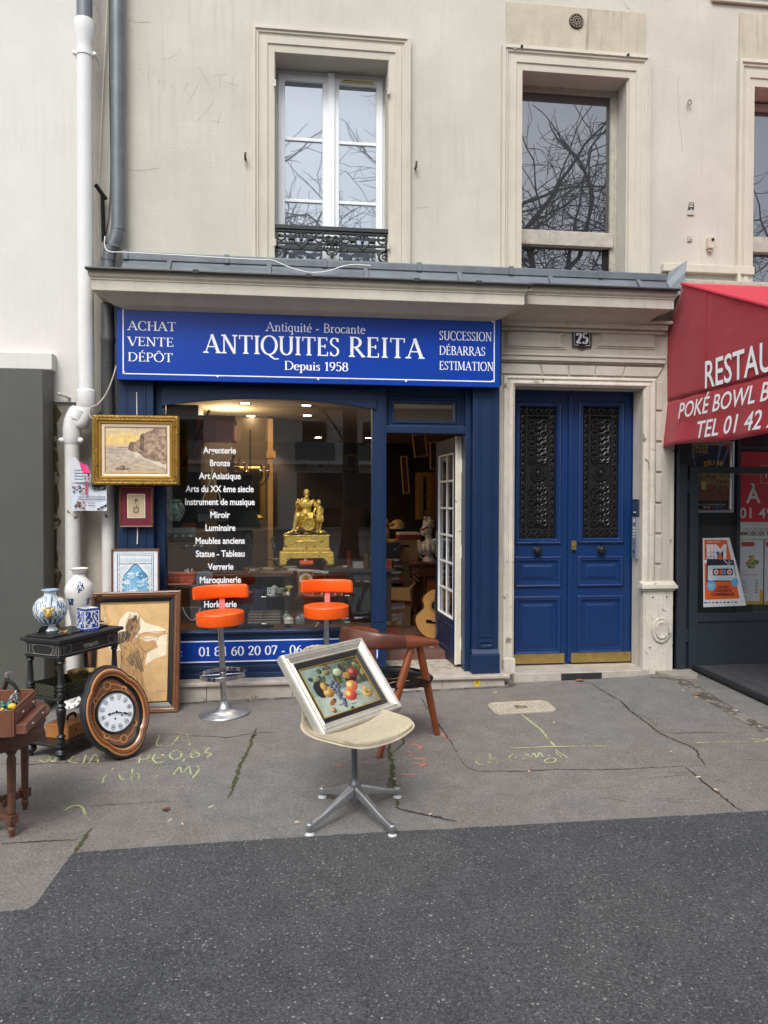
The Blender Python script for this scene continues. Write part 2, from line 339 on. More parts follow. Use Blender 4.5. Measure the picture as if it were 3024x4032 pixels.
def serif(mb,txt,x,z,size,y,col=None,align='L',xs=1.0,thick=TK,thin=TN,track=0.02,width=None):
    """serif lettering in the x,z plane at depth y. size = cap height; width fixes the whole length"""
    w = sum(GLY[c][0]+track for c in txt)-track
    if width: xs = width/(w*size)
    x0 = x - {'L': 0,'C': w*size*xs/2,'R': w*size*xs}[align]
    px = 0; k = 0
    for ch in txt:
        wd,st = GLY[ch]
        for q in st:
            k += 1; yy = y - 0.00003*(k % 7)
            T = lambda a,b: (x0+(px+a)*size*xs,z+b*size)
            if q[0] == 'd':
                mb.poly([T(q[1]+q[3]*cos(2*pi*i/10),q[2]+q[3]*sin(2*pi*i/10)) for i in range(10)],yy,col)
            elif q[0] == 's':
                s_,yv,ww = q[1],q[2],q[3]; h = 0.045; up = 1 if yv < 0.3 else -1
                mb.poly([T(s_-ww/2,yv),T(s_+ww/2,yv),T(s_+ww/2,yv+up*h),T(s_+ww*.26,yv+up*h*1.9),T(s_-ww*.26,yv+up*h*1.9),T(s_-ww/2,yv+up*h)][::up],yy,col)
            else:
                P = q[1]; f = q[2] if len(q) > 2 else 1.0
                A = []; B = []
                for i in range(len(P)):
                    a = P[max(i-1,0)]; b = P[min(i+1,len(P)-1)]
                    if q[0] == 'c' and len(P) > 10 and hypot(P[0][0]-P[-1][0],P[0][1]-P[-1][1]) < 1e-6 and i in (0,len(P)-1): a,b = P[-2],P[1]
                    dx,dy = b[0]-a[0],b[1]-a[1]; l = hypot(dx,dy) or 1
                    wv = (thin+(thick-thin)*abs(dy/l)**1.3)*(f if (q[0] == 'p' or f != 1) else 1)
                    if q[0] == 'p' and f == 1 and abs(dy) < 0.3*abs(dx): wv = thin
                    nx,ny = -dy/l*wv/2,dx/l*wv/2
                    A.append(T(P[i][0]+nx,P[i][1]+ny)); B.append(T(P[i][0]-nx,P[i][1]-ny))
                n = len(P)
                mb.add([(p[0],yy,p[1]) for p in A+B],[(n+i,n+i+1,i+1,i) for i in range(n-1)],col)
        px += wd+track
    return w*size*xs
# ---------------------------------------------------------------- palette of surfaces
M_wall = mat('wall_plaster',S(198,193,182),0.9,var=0.13,vscale=1.6,bump=0.3,bscale=60,streak=0.28,streak_col=S(120,108,95),spec=0.2)
M_trim = mat('moulding_paint',S(199,193,178),0.8,var=0.10,vscale=3.0,bump=0.2,bscale=70,streak=0.3,streak_col=S(120,105,85),spec=0.3)
M_stone = mat('door_surround_paint',S(188,182,169),0.8,var=0.14,vscale=4.0,bump=0.25,bscale=70,streak=0.35,streak_col=S(105,92,78),spec=0.3)
M_peel = mat('peeling_paint',S(205,199,186),0.85,var=0.15,vscale=5,bump=0.5,bscale=35,streak=0.5,streak_col=S(110,90,70),chips=(S(140,126,110),9,0.62),spec=0.2)
M_panel = mat('streaked_plaster',S(190,181,163),0.9,var=0.16,vscale=5,bump=0.3,bscale=60,streak=1.0,streak_col=S(98,90,78),spec=0.2)
M_nwall = mat('white_plaster',S(214,211,206),0.9,var=0.09,vscale=1.2,bump=0.3,bscale=60,streak=0.22,streak_col=S(150,140,128),spec=0.2)
M_dirty = mat('dirty_plaster',S(190,183,170),0.9,var=0.22,vscale=4,bump=0.4,bscale=40,streak=0.6,streak_col=S(112,104,84),chips=(S(120,112,92),4,0.66),spec=0.2)
M_zinc = mat('zinc_sheet',S(112,118,124),0.5,metal=0.35,var=0.25,vscale=5,bump=0.12,bscale=25,streak=0.3,streak_col=S(150,158,165))
M_zincd = mat('dark_zinc',S(58,60,61),0.5,metal=0.3,var=0.3,vscale=8,bump=0.1)
M_blue = mat('blue_shop_paint',S(11,41,76),0.42,var=0.14,vscale=7,bump=0.18,bscale=90,chips=(S(40,64,100),45,0.735))
M_dblue = mat('blue_door_paint',S(10,47,96),0.40,var=0.10,vscale=6,bump=0.12,bscale=90,chips=(S(48,70,112),60,0.745))
M_iron = mat('black_iron',(0.016,0.017,0.018),0.33,metal=0.0,var=0.3,vscale=30,spec=0.6)
M_giron = mat('green_black_iron',S(42,49,48),0.5,var=0.3,vscale=25,chips=(S(170,172,168),30,0.76))
M_brass = mat('brass',(0.52,0.37,0.13),0.36,metal=0.85,var=0.25,vscale=14,streak=0.3,streak_col=(0.25,0.16,0.06))
M_pvc = mat('white_frame_paint',S(232,235,238),0.45,var=0.05,vscale=6)
M_wfr = mat('weathered_frame_paint',S(180,174,162),0.75,var=0.25,vscale=12,bump=0.4,bscale=50,chips=(S(140,132,120),22,0.62))
M_white = mat('white_letters',S(240,242,245),0.5,var=0.0)
M_att = mat('painted_colours',None,0.55,var=0.10,vscale=25)
M_attm = mat('matt_colours',None,0.85,var=0.12,vscale=30)
M_attg = mat('glossy_colours',None,0.22,var=0.06,vscale=20,coat=0.3)
M_canvas = mat('oil_paint_colours',None,0.6,var=0.22,vscale=38,bump=0.25,bscale=120)
M_dark = mat('dark_void',(0.006,0.006,0.006),0.9,var=0.0)
M_marble = mat('step_stone',S(178,170,160),0.6,var=0.25,vscale=9,bump=0.2,bscale=60,streak=0.3,streak_col=S(105,96,88),chips=(S(128,118,108),16,0.64))
M_glass = glass_mat('shop_glass',0.95,(0.97,0.985,0.98),0.0,1.8)
M_rglass = glass_mat('restaurant_glass',0.9,(0.96,0.97,0.97),0.0,1.4)
M_clear = glass_mat('clear_glass',0.9,(0.93,0.95,0.95),0.02,1.45)
M_steel = mat('steel',(0.55,0.56,0.57),0.3,metal=0.9,var=0.1)
def pane_mat(name,base,fac,gc=(0.93,0.96,1.0)):
    m = bpy.data.materials.new(name); m.use_nodes = True; n = m.node_tree; N = n.nodes; L = n.links
    b = N['Principled BSDF']; b.inputs['Base Color'].default_value = (*base,1); b.inputs['Roughness'].default_value = 0.35
    g = N.new('ShaderNodeBsdfGlossy'); g.inputs['Roughness'].default_value = 0.008; g.inputs['Color'].default_value = (*gc,1)
    tcn = N.new('ShaderNodeTexCoord'); nz = N.new('ShaderNodeTexNoise'); nz.inputs['Scale'].default_value = 2.0; L.new(tcn.outputs['Object'],nz.inputs['Vector'])
    bp = N.new('ShaderNodeBump'); bp.inputs['Strength'].default_value = 0.012; bp.inputs['Distance'].default_value = 0.02
    L.new(nz.outputs['Fac'],bp.inputs['Height']); L.new(bp.outputs[0],g.inputs['Normal'])
    f = N.new('ShaderNodeFresnel'); f.inputs['IOR'].default_value = fac; x = N.new('ShaderNodeMixShader')
    L.new(f.outputs[0],x.inputs[0]); L.new(b.outputs[0],x.inputs[1]); L.new(g.outputs[0],x.inputs[2]); L.new(x.outputs[0],N['Material Output'].inputs[0])
    MATS[name] = m; return m
M_pane1 = pane_mat('double_pane',(0.11,0.125,0.15),3.4,(0.86,0.93,1.0))
M_pane2 = pane_mat('single_pane',(0.014,0.015,0.018),2.6)
def mbw(root,col=(0.5,0.5,0.5)):
    b = MB(col); b.M = root.matrix_basis.inverted(); return b
def holes(mb,x0,x1,z0,z1,y0,y1,H,col=None):
    """wall slab with rectangular openings H = (x0,x1,z0,z1)"""
    xs = sorted({x0,x1,*[h[0] for h in H],*[h[1] for h in H]}); zs = sorted({z0,z1,*[h[2] for h in H],*[h[3] for h in H]})
    xs = [x for x in xs if x0 <= x <= x1]; zs = [z for z in zs if z0 <= z <= z1]
    inside = lambda a,b: any(h[0] < a < h[1] and h[2] < b < h[3] for h in H)
    for i in range(len(xs)-1):
        for j in range(len(zs)-1):
            if not inside((xs[i]+xs[i+1])/2,(zs[j]+zs[j+1])/2):
                a,b,c,d = xs[i],xs[i+1],zs[j],zs[j+1]
                mb.add([(a,y0,c),(b,y0,c),(b,y0,d),(a,y0,d)],[(0,1,2,3)],col)
                mb.add([(a,y1,c),(b,y1,c),(b,y1,d),(a,y1,d)],[(3,2,1,0)],col)
    R = [(x0,x1,z0,z1)] + list(H)
    for k,(a,b,c,d) in enumerate(R):
        c = max(c,z0); d = min(d,z1); b = min(b,x1)
        q = [((a,y0,c),(a,y1,c),(a,y1,d),(a,y0,d)),((b,y0,c),(b,y0,d),(b,y1,d),(b,y1,c)),((a,y0,d),(a,y1,d),(b,y1,d),(b,y0,d)),((a,y0,c),(b,y0,c),(b,y1,c),(a,y1,c))]
        for f in q: mb.add(list(f),[(0,1,2,3) if k == 0 else (3,2,1,0)],col)
def spiral(cx,cz,r,turns,a0,d=1,k=0.12,n=26):
    return [(cx + r*(1-(1-k)*t)*cos(a0+d*2*pi*turns*t),cz + r*(1-(1-k)*t)*sin(a0+d*2*pi*turns*t)) for t in [i/n for i in range(n+1)]]
YW = 6.05
# ================================================================= ground
M_walk = None
def ground_material(name,base,speck,sp_thr,var2,scale=1.0,tint=None,grain=0.28,fleck=0.10):
    m = bpy.data.materials.new(name); m.use_nodes = True; n = m.node_tree; N = n.nodes; L = n.links
    b = N['Principled BSDF']; b.inputs['Roughness'].default_value = 0.85; b.inputs['Specular IOR Level'].default_value = 0.3
    tc = N.new('ShaderNodeTexCoord')
    def noise(s,d=5,r=0.6):
        t = N.new('ShaderNodeTexNoise'); t.inputs['Scale'].default_value = s; t.inputs['Detail'].default_value = d; t.inputs['Roughness'].default_value = r
        L.new(tc.outputs['Object'],t.inputs['Vector']); return t.outputs['Fac']
    def ramp(v,p0,p1,c0,c1):
        r = N.new('ShaderNodeValToRGB'); e = r.color_ramp.elements; e[0].position = p0; e[1].position = p1; e[0].color = (*c0,1); e[1].color = (*c1,1)
        L.new(v,r.inputs[0]); return r.outputs[0]
    def mix(bl,f,A,B):
        x = N.new('ShaderNodeMix'); x.data_type = 'RGBA'; x.blend_type = bl
        for s,v in ((x.inputs[0],f),(x.inputs[6],A),(x.inputs[7],B)):
            if isinstance(v,(int,float)): s.default_value = v
            elif isinstance(v,tuple): s.default_value = (*v,1)
            else: L.new(v,s)
        return x.outputs[2]
    c = ramp(noise(0.9,4),0.3,0.7,tuple(q*(1-var2) for q in base),tuple(q*(1+var2) for q in base))
    c = mix('MIX',ramp(noise(0.45,5),0.42,0.58,(0,)*3,(1,)*3),c,tint)
    c = mix('MULTIPLY',1.0,c,ramp(noise(7,6),0.3,0.7,(0.86,)*3,(1.12,)*3))
    g = noise(210,3,0.8)
    c = mix('MULTIPLY',1.0,c,ramp(g,0.30,0.70,(0.45,)*3,(1.6,)*3))
    g2 = noise(85,3,0.7)
    c = mix('MULTIPLY',1.0,c,ramp(g2,0.32,0.68,(1-grain,)*3,(1+grain,)*3))
    c = mix('MIX',ramp(noise(120,2,0.5),0.60,0.70,(0,)*3,(fleck,)*3),c,speck)
    dn = N.new('ShaderNodeTexNoise'); dn.inputs['Scale'].default_value = 60; L.new(tc.outputs['Object'],dn.inputs['Vector'])
    dm = N.new('ShaderNodeVectorMath'); dm.operation = 'MULTIPLY_ADD'; dm.inputs[1].default_value = (0.012,)*3; L.new(dn.outputs['Color'],dm.inputs[0]); L.new(tc.outputs['Object'],dm.inputs[2]); dvec = dm.outputs[0]
    v = N.new('ShaderNodeTexVoronoi'); v.inputs['Scale'].default_value = 52*scale; L.new(dvec,v.inputs['Vector'])
    wn = N.new('ShaderNodeTexWhiteNoise'); wn.noise_dimensions = '3D'; L.new(v.outputs['Position'],wn.inputs['Vector'])
    pick = ramp(wn.outputs['Value'],sp_thr,1.0,(0.15,0.15,0.15),(0.85,0.85,0.85)); pk0 = ramp(wn.outputs['Value'],sp_thr,sp_thr+0.001,(0,0,0),(1,1,1)); pick = mix('MULTIPLY',1.0,pick,pk0)
    dot = ramp(v.outputs['Distance'],0.22,0.34,(1,1,1),(0,0,0))
    c = mix('MIX',mix('MULTIPLY',1.0,pick,dot),c,speck)
    v2 = N.new('ShaderNodeTexVoronoi'); v2.inputs['Scale'].default_value = 19*scale; L.new(dvec,v2.inputs['Vector'])
    wn2 = N.new('ShaderNodeTexWhiteNoise'); L.new(v2.outputs['Position'],wn2.inputs['Vector'])
    pick2 = ramp(wn2.outputs['Value'],sp_thr+0.045,sp_thr+0.055,(0,0,0),(0.6,0.6,0.6))
    dot2 = ramp(v2.outputs['Distance'],0.13,0.20,(1,1,1),(0,0,0))
    c = mix('MIX',mix('MULTIPLY',1.0,pick2,dot2),c,tuple(min(1,q*0.8) for q in speck))
    L.new(c,b.inputs['Base Color'])
    bp = N.new('ShaderNodeBump'); bp.inputs['Strength'].default_value = 0.6; bp.inputs['Distance'].default_value = 0.004
    L.new(g,bp.inputs['Height']); L.new(bp.outputs[0],b.inputs['Normal'])
    MATS[name] = m; return m
M_walk = ground_material('old_asphalt',S(119,113,108),S(166,161,152),0.975,0.09,tint=S(113,112,110))
M_patch = ground_material('new_asphalt',S(64,66,69),S(165,166,163),0.86,0.08,1.5,S(72,73,74),0.5,0.30)
g = MB()
GX = [-120,-8,8,120]; GY = [-60,-4,5.8,7.0]
def zg2(x): return gz(max(-8,min(8,x)))
vs = [(x,y,zg2(x)) for y in (-60,120) for x in (-150,-8,8,150)]
g.add(vs,[(0,1,5,4),(1,2,6,5),(2,3,7,6)])
struct('ground',g,M_walk)
g = MB()
bd = [gnd(u,v) for u,v in [(0,3595),(108,3586),(145,3561),(200,3480),(280,3371),(320,3360),(362,3356),(900,3318),(1500,3281),(1800,3266),(2400,3232),(3024,3196)]]
pts = [(-6.0,bd[0].y-0.02)] + [(p.x,p.y) for p in bd] + [(7.9,bd[-1].y+0.30),(7.9,-3.6),(-6.0,-3.6)]
rr = random.Random(3)
outl = []
for i in range(len(pts)):
    a,b = pts[i],pts[(i+1) % len(pts)]
    n = 12 if i < len(bd)+1 else 1
    for k in range(n):
        t = k/n; j = rr.uniform(-.003,.003) if n > 1 and k else 0
        outl.append((a[0]+(b[0]-a[0])*t,a[1]+(b[1]-a[1])*t+j))
g.add([(x,y,gz(x)+0.006) for x,y in outl][::1],[tuple(range(len(outl)))[::-1]])
struct('asphalt_path',g,M_patch)
M_road = mat('road_asphalt',(0.05,0.05,0.052),0.9,var=0.2,vscale=2)
g = MB(); g.box(-60,60,-3.85,-3.6,-0.4,0.02); struct('kerb',g,mat('granite',S(150,148,145),0.8,var=0.25,vscale=20))
g = MB(); g.add([(-60,-3.85,gz(-8)-.02),(-8,-3.85,gz(-8)+0.004),(8,-3.85,gz(8)+.004),(60,-3.85,gz(8)+.006),(60,-18,gz(8)+.006),(8,-18,gz(8)+.004),(-8,-18,gz(-8)+.004),(-60,-18,gz(-8)+.004)],[(0,1,6,7),(1,2,5,6),(2,3,4,5)])
struct('road',g,M_road)
# ================================================================= the apartment house
HOUSE = thing('apartment_house','cream plastered apartment house with moulded window surrounds above the blue antiques shop','house',(0.9,YW,0))
w1 = (at(1084,600,YW).x,at(1527,600,YW).x,3.30,at(1300,229,YW).z)
w2 = (at(2055,600,YW).x,at(2466,600,YW).x,3.30,at(2260,300,YW).z)
w3 = (at(2964,700,YW).x,at(2964,700,YW).x+0.86,3.30,at(3010,352,YW).z)
dr = (1.822,2.946,0.05,2.495)
WX0 = at(352,1200,YW).x
sh = (-1.30,1.60,0.0,2.75)
b = mbw(HOUSE); holes(b,WX0,6.5,-0.2,7.5,YW,6.62,[w1,w2,w3,dr,sh,(3.26,6.4,-0.1,3.0)]); b.build('wall',M_wall,HOUSE)
b = mbw(HOUSE); zt = at(2900,5,YW).z
b.box(at(2790,0,YW).x,6.5,YW-0.05,YW-0.002,zt+0.02,zt+0.08); b.box(at(2800,0,YW).x,6.5,YW-0.03,YW-0.002,zt-0.03,zt+0.018); b.build('string_course',M_trim,HOUSE,bevel=0.006)
PROF = [(0,0),(0,-0.05),(0.028,-0.053),(0.036,-0.040),(0.05,-0.040),(0.056,-0.030),(0.072,-0.026),(0.078,-0.034),(0.128,-0.034),(0.134,-0.024),(0.186,-0.021),(0.192,-0.004),(0.192,0.001)]
def surround(w,u0,vtop,u1=None,bottom=3.28):
    x0 = at(u0,600,YW).x; x1 = at(u1,600,YW).x if u1 else w[1]+(w[0]-x0); zt = at((u0+(u1 or u0+600))/2,vtop,YW).z
    d = (w[0]-x0)/0.192; dt = (zt-w[3])/0.192
    b = mbw(HOUSE); n = len(PROF); vs = []
    for p,y in PROF:
        vs += [(x0+p*d,YW+y,bottom),(x0+p*d,YW+y,zt-p*dt),(x1-p*d,YW+y,zt-p*dt),(x1-p*d,YW+y,bottom)]
    for i in range(n-1): b.add(vs[i*4:i*4+8],[(q+1,q,q+4,q+5)[::-1] for q in range(3)])
    return b.build('window_surround',M_trim,HOUSE,bevel=0.004)
surround(w1,994,131,1613); surround(w2,1971,207,2551); surround(w3,2897,262)
# --- window one: white casements, with vent and iron rail
YF = 6.27
def px(u,v,Y=YF): p = at(u,v,Y); return p.x,p.z
def window_frame(b,x0,x1,z0,z1,t,y0,y1):
    b.box(x0,x0+t,y0,y1,z0,z1); b.box(x1-t,x1,y0,y1,z0,z1); b.box(x0+t,x1-t,y0,y1,z1-t,z1); b.box(x0+t,x1-t,y0,y1,z0,z0+t)
z0w = 3.40; zt = at(1300,284,YF).z
WIN = mbw(HOUSE); window_frame(WIN,w1[0]-.01,w1[1]+.01,z0w-.05,zt,0.045,YF,YF+.08); wo1 = WIN.build('window',M_pvc,HOUSE,bevel=0.004)
gl = []
for (ua,ub,vt) in ((1122,1270,322),(1335,1481,338)):
    xa,xb = at(ua,650,YF-.02).x,at(ub,650,YF-.02).x; zt2 = at((ua+ub)/2,vt,YF-.02).z; zb2 = at((ua+ub)/2,1026,YF-.02).z
    c = mbw(HOUSE); window_frame(c,xa-.055,xb+.055,zb2-.06,zt2+.055,.055,YF-.025,YF+.03)
    for vv in ((552,793) if ua < 1200 else (568,803)):
        zz = at((ua+ub)/2,vv,YF).z; c.box(xa,xb,YF-.012,YF+.015,zz-.013,zz+.013)
    c.build('casement',M_pvc,wo1,bevel=0.004)
    c = mbw(HOUSE); c.box(xa,xb,YF+.002,YF+.010,zb2,zt2); c.build('pane',M_pane1,wo1)
    c = mbw(HOUSE,S(232,235,238))
xa,xb = at(1292,650,YF-.04).x,at(1318,650,YF-.04).x
c = mbw(HOUSE); c.box(xa,xb,YF-.045,YF-.026,z0w-.04,zt-.03); c.build('centre_cover',M_pvc,wo1,bevel=0.004)
c = mbw(HOUSE); a = at(1343,310,YF-.05); d = at(1474,328,YF-.05)
c.box(a.x,d.x,YF-.05,YF-.026,d.z,a.z,S(205,190,140)); c.box(a.x+.02,d.x-.02,YF-.054,YF-.05,d.z+.008,a.z-.015,S(90,80,50)); c.build('air_vent',M_att,wo1,bevel=0.003)
xa,xb = w1[0]-.004,w1[1]+.004; YR = 6.06
zr0,zr1 = at(1300,1030,YR).z,at(1300,897,YR).z
c = mbw(HOUSE); hgt = zr1-zr0; wid = xb-xa
c.box(xa,xb,YR-.03,YR+.03,zr1-.03,zr1); c.box(xa,xb,YR-.02,YR+.02,zr1-.05,zr1-.035)
for f in (0.70,0.50): c.box(xa,xb,YR-.01,YR+.01,zr0+hgt*f-.008,zr0+hgt*f+.008)
c.box(xa,xb,YR-.012,YR+.012,zr0+hgt*.36-.012,zr0+hgt*.36+.012)
for e in (xa+.012,xb-.012): c.box(e-.012,e+.012,YR-.012,YR+.012,zr0,zr1-.03)
T3 = lambda P,y=YR: [(p[0],y,p[1]) for p in P]
def scroll(cx,cz,r,t,a,d,th=.009): c.tube(T3(spiral(cx,cz,r,t,a,d),YR-.012),[th*(1-.5*i/26) for i in range(27)],6,flat=(1,1.2))
cx0 = (xa+xb)/2; zc = zr0+hgt*.60
for s_ in (-1,1):
    scroll(cx0+s_*.035,zc+.02,.052,1.3,pi/2,-s_); scroll(cx0+s_*.03,zc-.05,.04,1.4,-pi/2,s_); scroll(cx0+s_*.10,zc+.015,.048,1.2,pi/2,-s_,.007); scroll(cx0+s_*.10,zc-.05,.03,1.2,-pi/2,s_,.007)
    for k in range(3):
        c.tube(T3([(cx0,zc-.04),(cx0+s_*.02*(k+.6),zc+.01),(cx0+s_*.034*(k+.5),zc+.005-.012*k)],YR-.02),[.008,.007,.004],6)
    for q in (0.27,0.42):
        X_ = cx0+s_*wid*q
        if q < .3:
            for e in (-1,1):
                c.tube(T3(catmull([(X_,zc+.055),(X_+e*.045,zc+.04),(X_+e*.05,zc-.02),(X_,zc-.06)],6),YR-.012),.0075,6); scroll(X_+e*.018,zc+.05,.018,1.2,pi/2,e,.006); scroll(X_+e*.016,zc-.055,.016,1.2,-pi/2,-e,.006)
            c.ball((X_,YR-.015,zc),(.016,.012,.02))
        else:
            for e in (1,): scroll(X_+s_*.03,zc+.02,.05,1.2,pi/2,s_,.008); scroll(X_+s_*.045,zr0+hgt*.16,.055,1.6,pi/2,s_,.010); scroll(X_,zr0+hgt*.26,.022,1.3,0,s_,.008)
    for q in (0.185,0.355):
        X_ = cx0+s_*wid*q; c.box(X_-.026,X_+.026,YR-.02,YR+.008,zc-.005,zc+.035); c.prism([(X_-.017,zc),(X_+.017,zc),(X_+.017,zc+.03),(X_-.017,zc+.03)],YR-.03,YR-.02)
    scroll(cx0+s_*.022,zr0+hgt*.24,.022,1.2,pi/2,-s_,.007)
c.ball((cx0,YR-.02,zc-.005),(.02,.014,.03)); c.ball((cx0,YR-.018,zr0+hgt*.16),(.014,.012,.03))
c.build('balcony_rail',M_giron,HOUSE,bevel=0)
# --- window two: fixed dark pane over a rail, in a weathered frame
Y2 = 6.25
def old_window(w,vT,vB,uR,vL0,vL1,dark=True):
    xl = w[0]-.01; xr = at(uR,650,Y2).x; zt = at(2230,vT,Y2).z if uR < 2700 else at(3000,vT,Y2).z
    uu = (2230 if uR < 2700 else 3000)
    zb = at(uu,vB,Y2).z; r1 = at(uu,vL0,Y2).z; r2 = at(uu,vL1,Y2).z
    f = mbw(HOUSE); f.box(xr,w[1]+.02,Y2-.02,Y2+.08,3.25,zt+.06); f.box(xl-.03,xl+.012,Y2-.02,Y2+.08,3.25,zt+.06)
    f.box(xl+.012,xr,Y2-.02,Y2+.06,zt,zt+.06); f.box(xl+.012,xr,Y2-.022,Y2+.06,r1+.055,zb); f.box(xl+.012,xr+.02,Y2-.045,Y2+.06,r2,r1+.05)
    f.box(xr+.035,xr+.05,Y2-.03,Y2-.021,3.25,zt+.05)
    wo = f.build('window',M_wfr,HOUSE,bevel=0.004)
    f = mbw(HOUSE); f.box(xl+.012,xr,Y2+.01,Y2+.018,zb,zt); f.build('pane',M_pane2,wo)
    f = mbw(HOUSE); f.box(xl+.012,xr-.05,Y2+.02,Y2+.028,3.2,r2); f.build('pane',M_pane2,wo)
    f = mbw(HOUSE); f.box(xr-.05,xr,Y2+.005,Y2+.05,3.2,r2-.002); f.build('lower_stile',M_dark,wo)
old_window(w2,372,913,2400,942,974); old_window(w3,440,955,3500,962,1000)
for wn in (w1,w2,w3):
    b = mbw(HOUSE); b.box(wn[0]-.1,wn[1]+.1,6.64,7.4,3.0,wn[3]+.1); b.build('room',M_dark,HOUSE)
# --- plaster panels above windows, with vent
def over_panel(u0,u1,v0,v1):
    x0,x1,z0,z1 = rect(u0,v0,u1,v1,YW)
    b = mbw(HOUSE); b.box(x0,x1,YW-.016,YW-.001,z0,z1); return b.build('streaked_panel',M_panel,HOUSE,bevel=0.004),z1
over_panel(1992,2538,32,203); over_panel(2908,3500,78,258)
c = at(2266,89,YW); b = mbw(HOUSE)
b.lathe([(0.0,-.02),(.050,-.02),(.060,-.03),(.064,-.017)],(c.x,YW,c.z),24,(0.02,0.02,0.02),axis='y',cap=False)
for ring,n_,rr_ in ((.043,12,.008),(.024,8,.006)):
    for k in range(n_): b.tube([(c.x+(ring-.009)*cos(2*pi*k/n_),YW-.026,c.z+(ring-.009)*sin(2*pi*k/n_)),(c.x+(ring+.01)*cos(2*pi*k/n_),YW-.03,c.z+(ring+.01)*sin(2*pi*k/n_))],.0035,5,S(150,140,122))
for r_ in (.032,.055,.014): b.tube([(c.x+r_*cos(2*pi*k/24),YW-.028,c.z+r_*sin(2*pi*k/24)) for k in range(24)],.004,5,S(150,140,122),closed=True)
b.build('wall_vent',M_attm,HOUSE)
rr = random.Random(5)
for (u,v) in ((2050,188),(2468,222)):
    b = mbw(HOUSE)
    for k in range(16):
        p = at(u+rr.uniform(-42,42),v+rr.uniform(-7,9),YW-.03); b.ball(tuple(p),(rr.uniform(.008,.024),.02,rr.uniform(.004,.010)),S(206,200,188),7,5,.3,k)
    p = at(u+4,v-4,YW-.05); b.lathe([(.011,-.012),(.011,.02)],tuple(p),10,(0.02,0.018,0.016),axis='y'); b.build('broken_plaster',M_attm,HOUSE)
for u,v in ((1083,330),(1529,362),(1083,955),(1529,968)):
    b = mbw(HOUSE); p = at(u,v,YW-.02); b.box(p.x-.009,p.x+.009,YW-.05,YW-.01,p.z-.03,p.z+.02); b.ball((p.x,YW-.045,p.z-.03),.012); b.build('hinge_stub',M_trim,HOUSE,bevel=0.003)
# --- cornices
def cornice(b,xa,xb,yf,zb,ret_l,ret_r,yback=YW):
    """profile swept along the front with returned ends"""
    P = [(yf+.10+.14,zb-.10),(yf+.13,zb-.06),(yf+.06,zb-.012),(yf+.02,zb-.004),(yf+.004,zb),(yf,zb+.004),(yf,zb+.074),(yf-.006,zb+.080),(yf-.006,zb+.088),(yf-.02,zb+.104),(yf-.02,zb+.142),(yf+.05,zb+.146)]
    vs = []
    for y,z in P:
        o = y-yf
        vs += [(xa+(o if ret_l else 0),yback-.002,z),(xa+(o if ret_l else 0),y,z),(xb-(o if ret_r else 0),y,z),(xb-(o if ret_r else 0),yback-.002,z)]
    n = len(P)
    for i in range(n-1):
        for q in range(3): b.add([vs[i*4+q],vs[i*4+q+1],vs[i*4+4+q+1],vs[i*4+4+q]],[(0,1,2,3)])
    t = vs[(n-1)*4:]; b.add(t,[(0,1,2,3)])
b = mbw(HOUSE); cornice(b,-1.469,1.777,5.60,3.066,True,True); b.build('cornice',M_trim,HOUSE)
b = mbw(HOUSE); cornice(b,1.60,3.075,5.72,3.106,False,True); b.build('cornice',M_stone,HOUSE)
b = mbw(HOUSE)
b.prism([(5.55,3.207),(5.555,3.220),(6.03,3.262),(6.03,3.215)],-1.50,1.83,axis='x')
b.tube([(-1.50,5.555,3.213),(1.83,5.555,3.213)],.012,8)
for x in (-.72,.1,.92,1.4): b.box(x-.02,x+.02,5.538,5.57,3.203,3.227)
b.prism([(5.665,3.248),(5.67,3.262),(6.03,3.29),(6.03,3.250)],1.838,3.10,axis='x'); b.tube([(1.838,5.67,3.255),(3.10,5.67,3.255)],.011,8)
b.build('zinc_drip',M_zincd,HOUSE)
b = mbw(HOUSE); gx0,gx1 = at(488,1040,5.95).x,at(2618,1100,5.95).x
b.prism([(5.80,3.243),(5.84,3.288),(5.925,3.395),(5.915,3.398),(5.915,3.452),(5.93,3.462),(YW-.002,3.47),(YW-.002,3.243)],gx0,gx1,axis='x')
for k in range(6):
    x = gx0+.35+(gx1-gx0-.3)*k/5.4; b.prism([(5.79,3.252),(5.915,3.39),(5.91,3.40),(5.785,3.262)],x-.018,x+.018,axis='x'); b.box(x-.35,x-.31,5.905,5.93,3.395,3.466); b.ball((x-.15,5.835,3.275),(.016,.012,.008))
b.build('zinc_flashing',M_zinc,HOUSE,bevel=0.003)
b = mbw(HOUSE); P = [(gx1-.02,5.80,3.25),(gx1+.06,5.78,3.24),(gx1+.10,5.80,3.42),(gx1+.15,5.86,3.56),(gx1+.02,5.93,3.47),(gx1-.01,5.90,3.38)]
b.add(P+[(p[0]+.008,p[1]+.02,p[2]) for p in P],[tuple(range(6)),tuple(range(11,5,-1))]+[(i,i+6,(i+1) % 6+6,(i+1) % 6) for i in range(6)]); b.build('zinc_end',M_zinc,HOUSE)
b = mbw(HOUSE); xa = at(2660,1110,5.9).x
b.box(xa+.02,6.5,5.85,YW-.002,3.335,3.40); b.prism([(5.70,3.30),(5.72,3.325),(YW-.002,3.345),(YW-.002,3.30)],xa,6.5,axis='x'); b.build('weathered_ledge',M_wfr,HOUSE,bevel=.006)
b = mbw(HOUSE); zz = at(2780,1058,YW).z; b.box(at(2602,1058,YW).x,w3[0]-.005,YW-.05,YW-.002,zz-.05,zz+.02); b.build('sill_band',M_trim,HOUSE,bevel=.006)
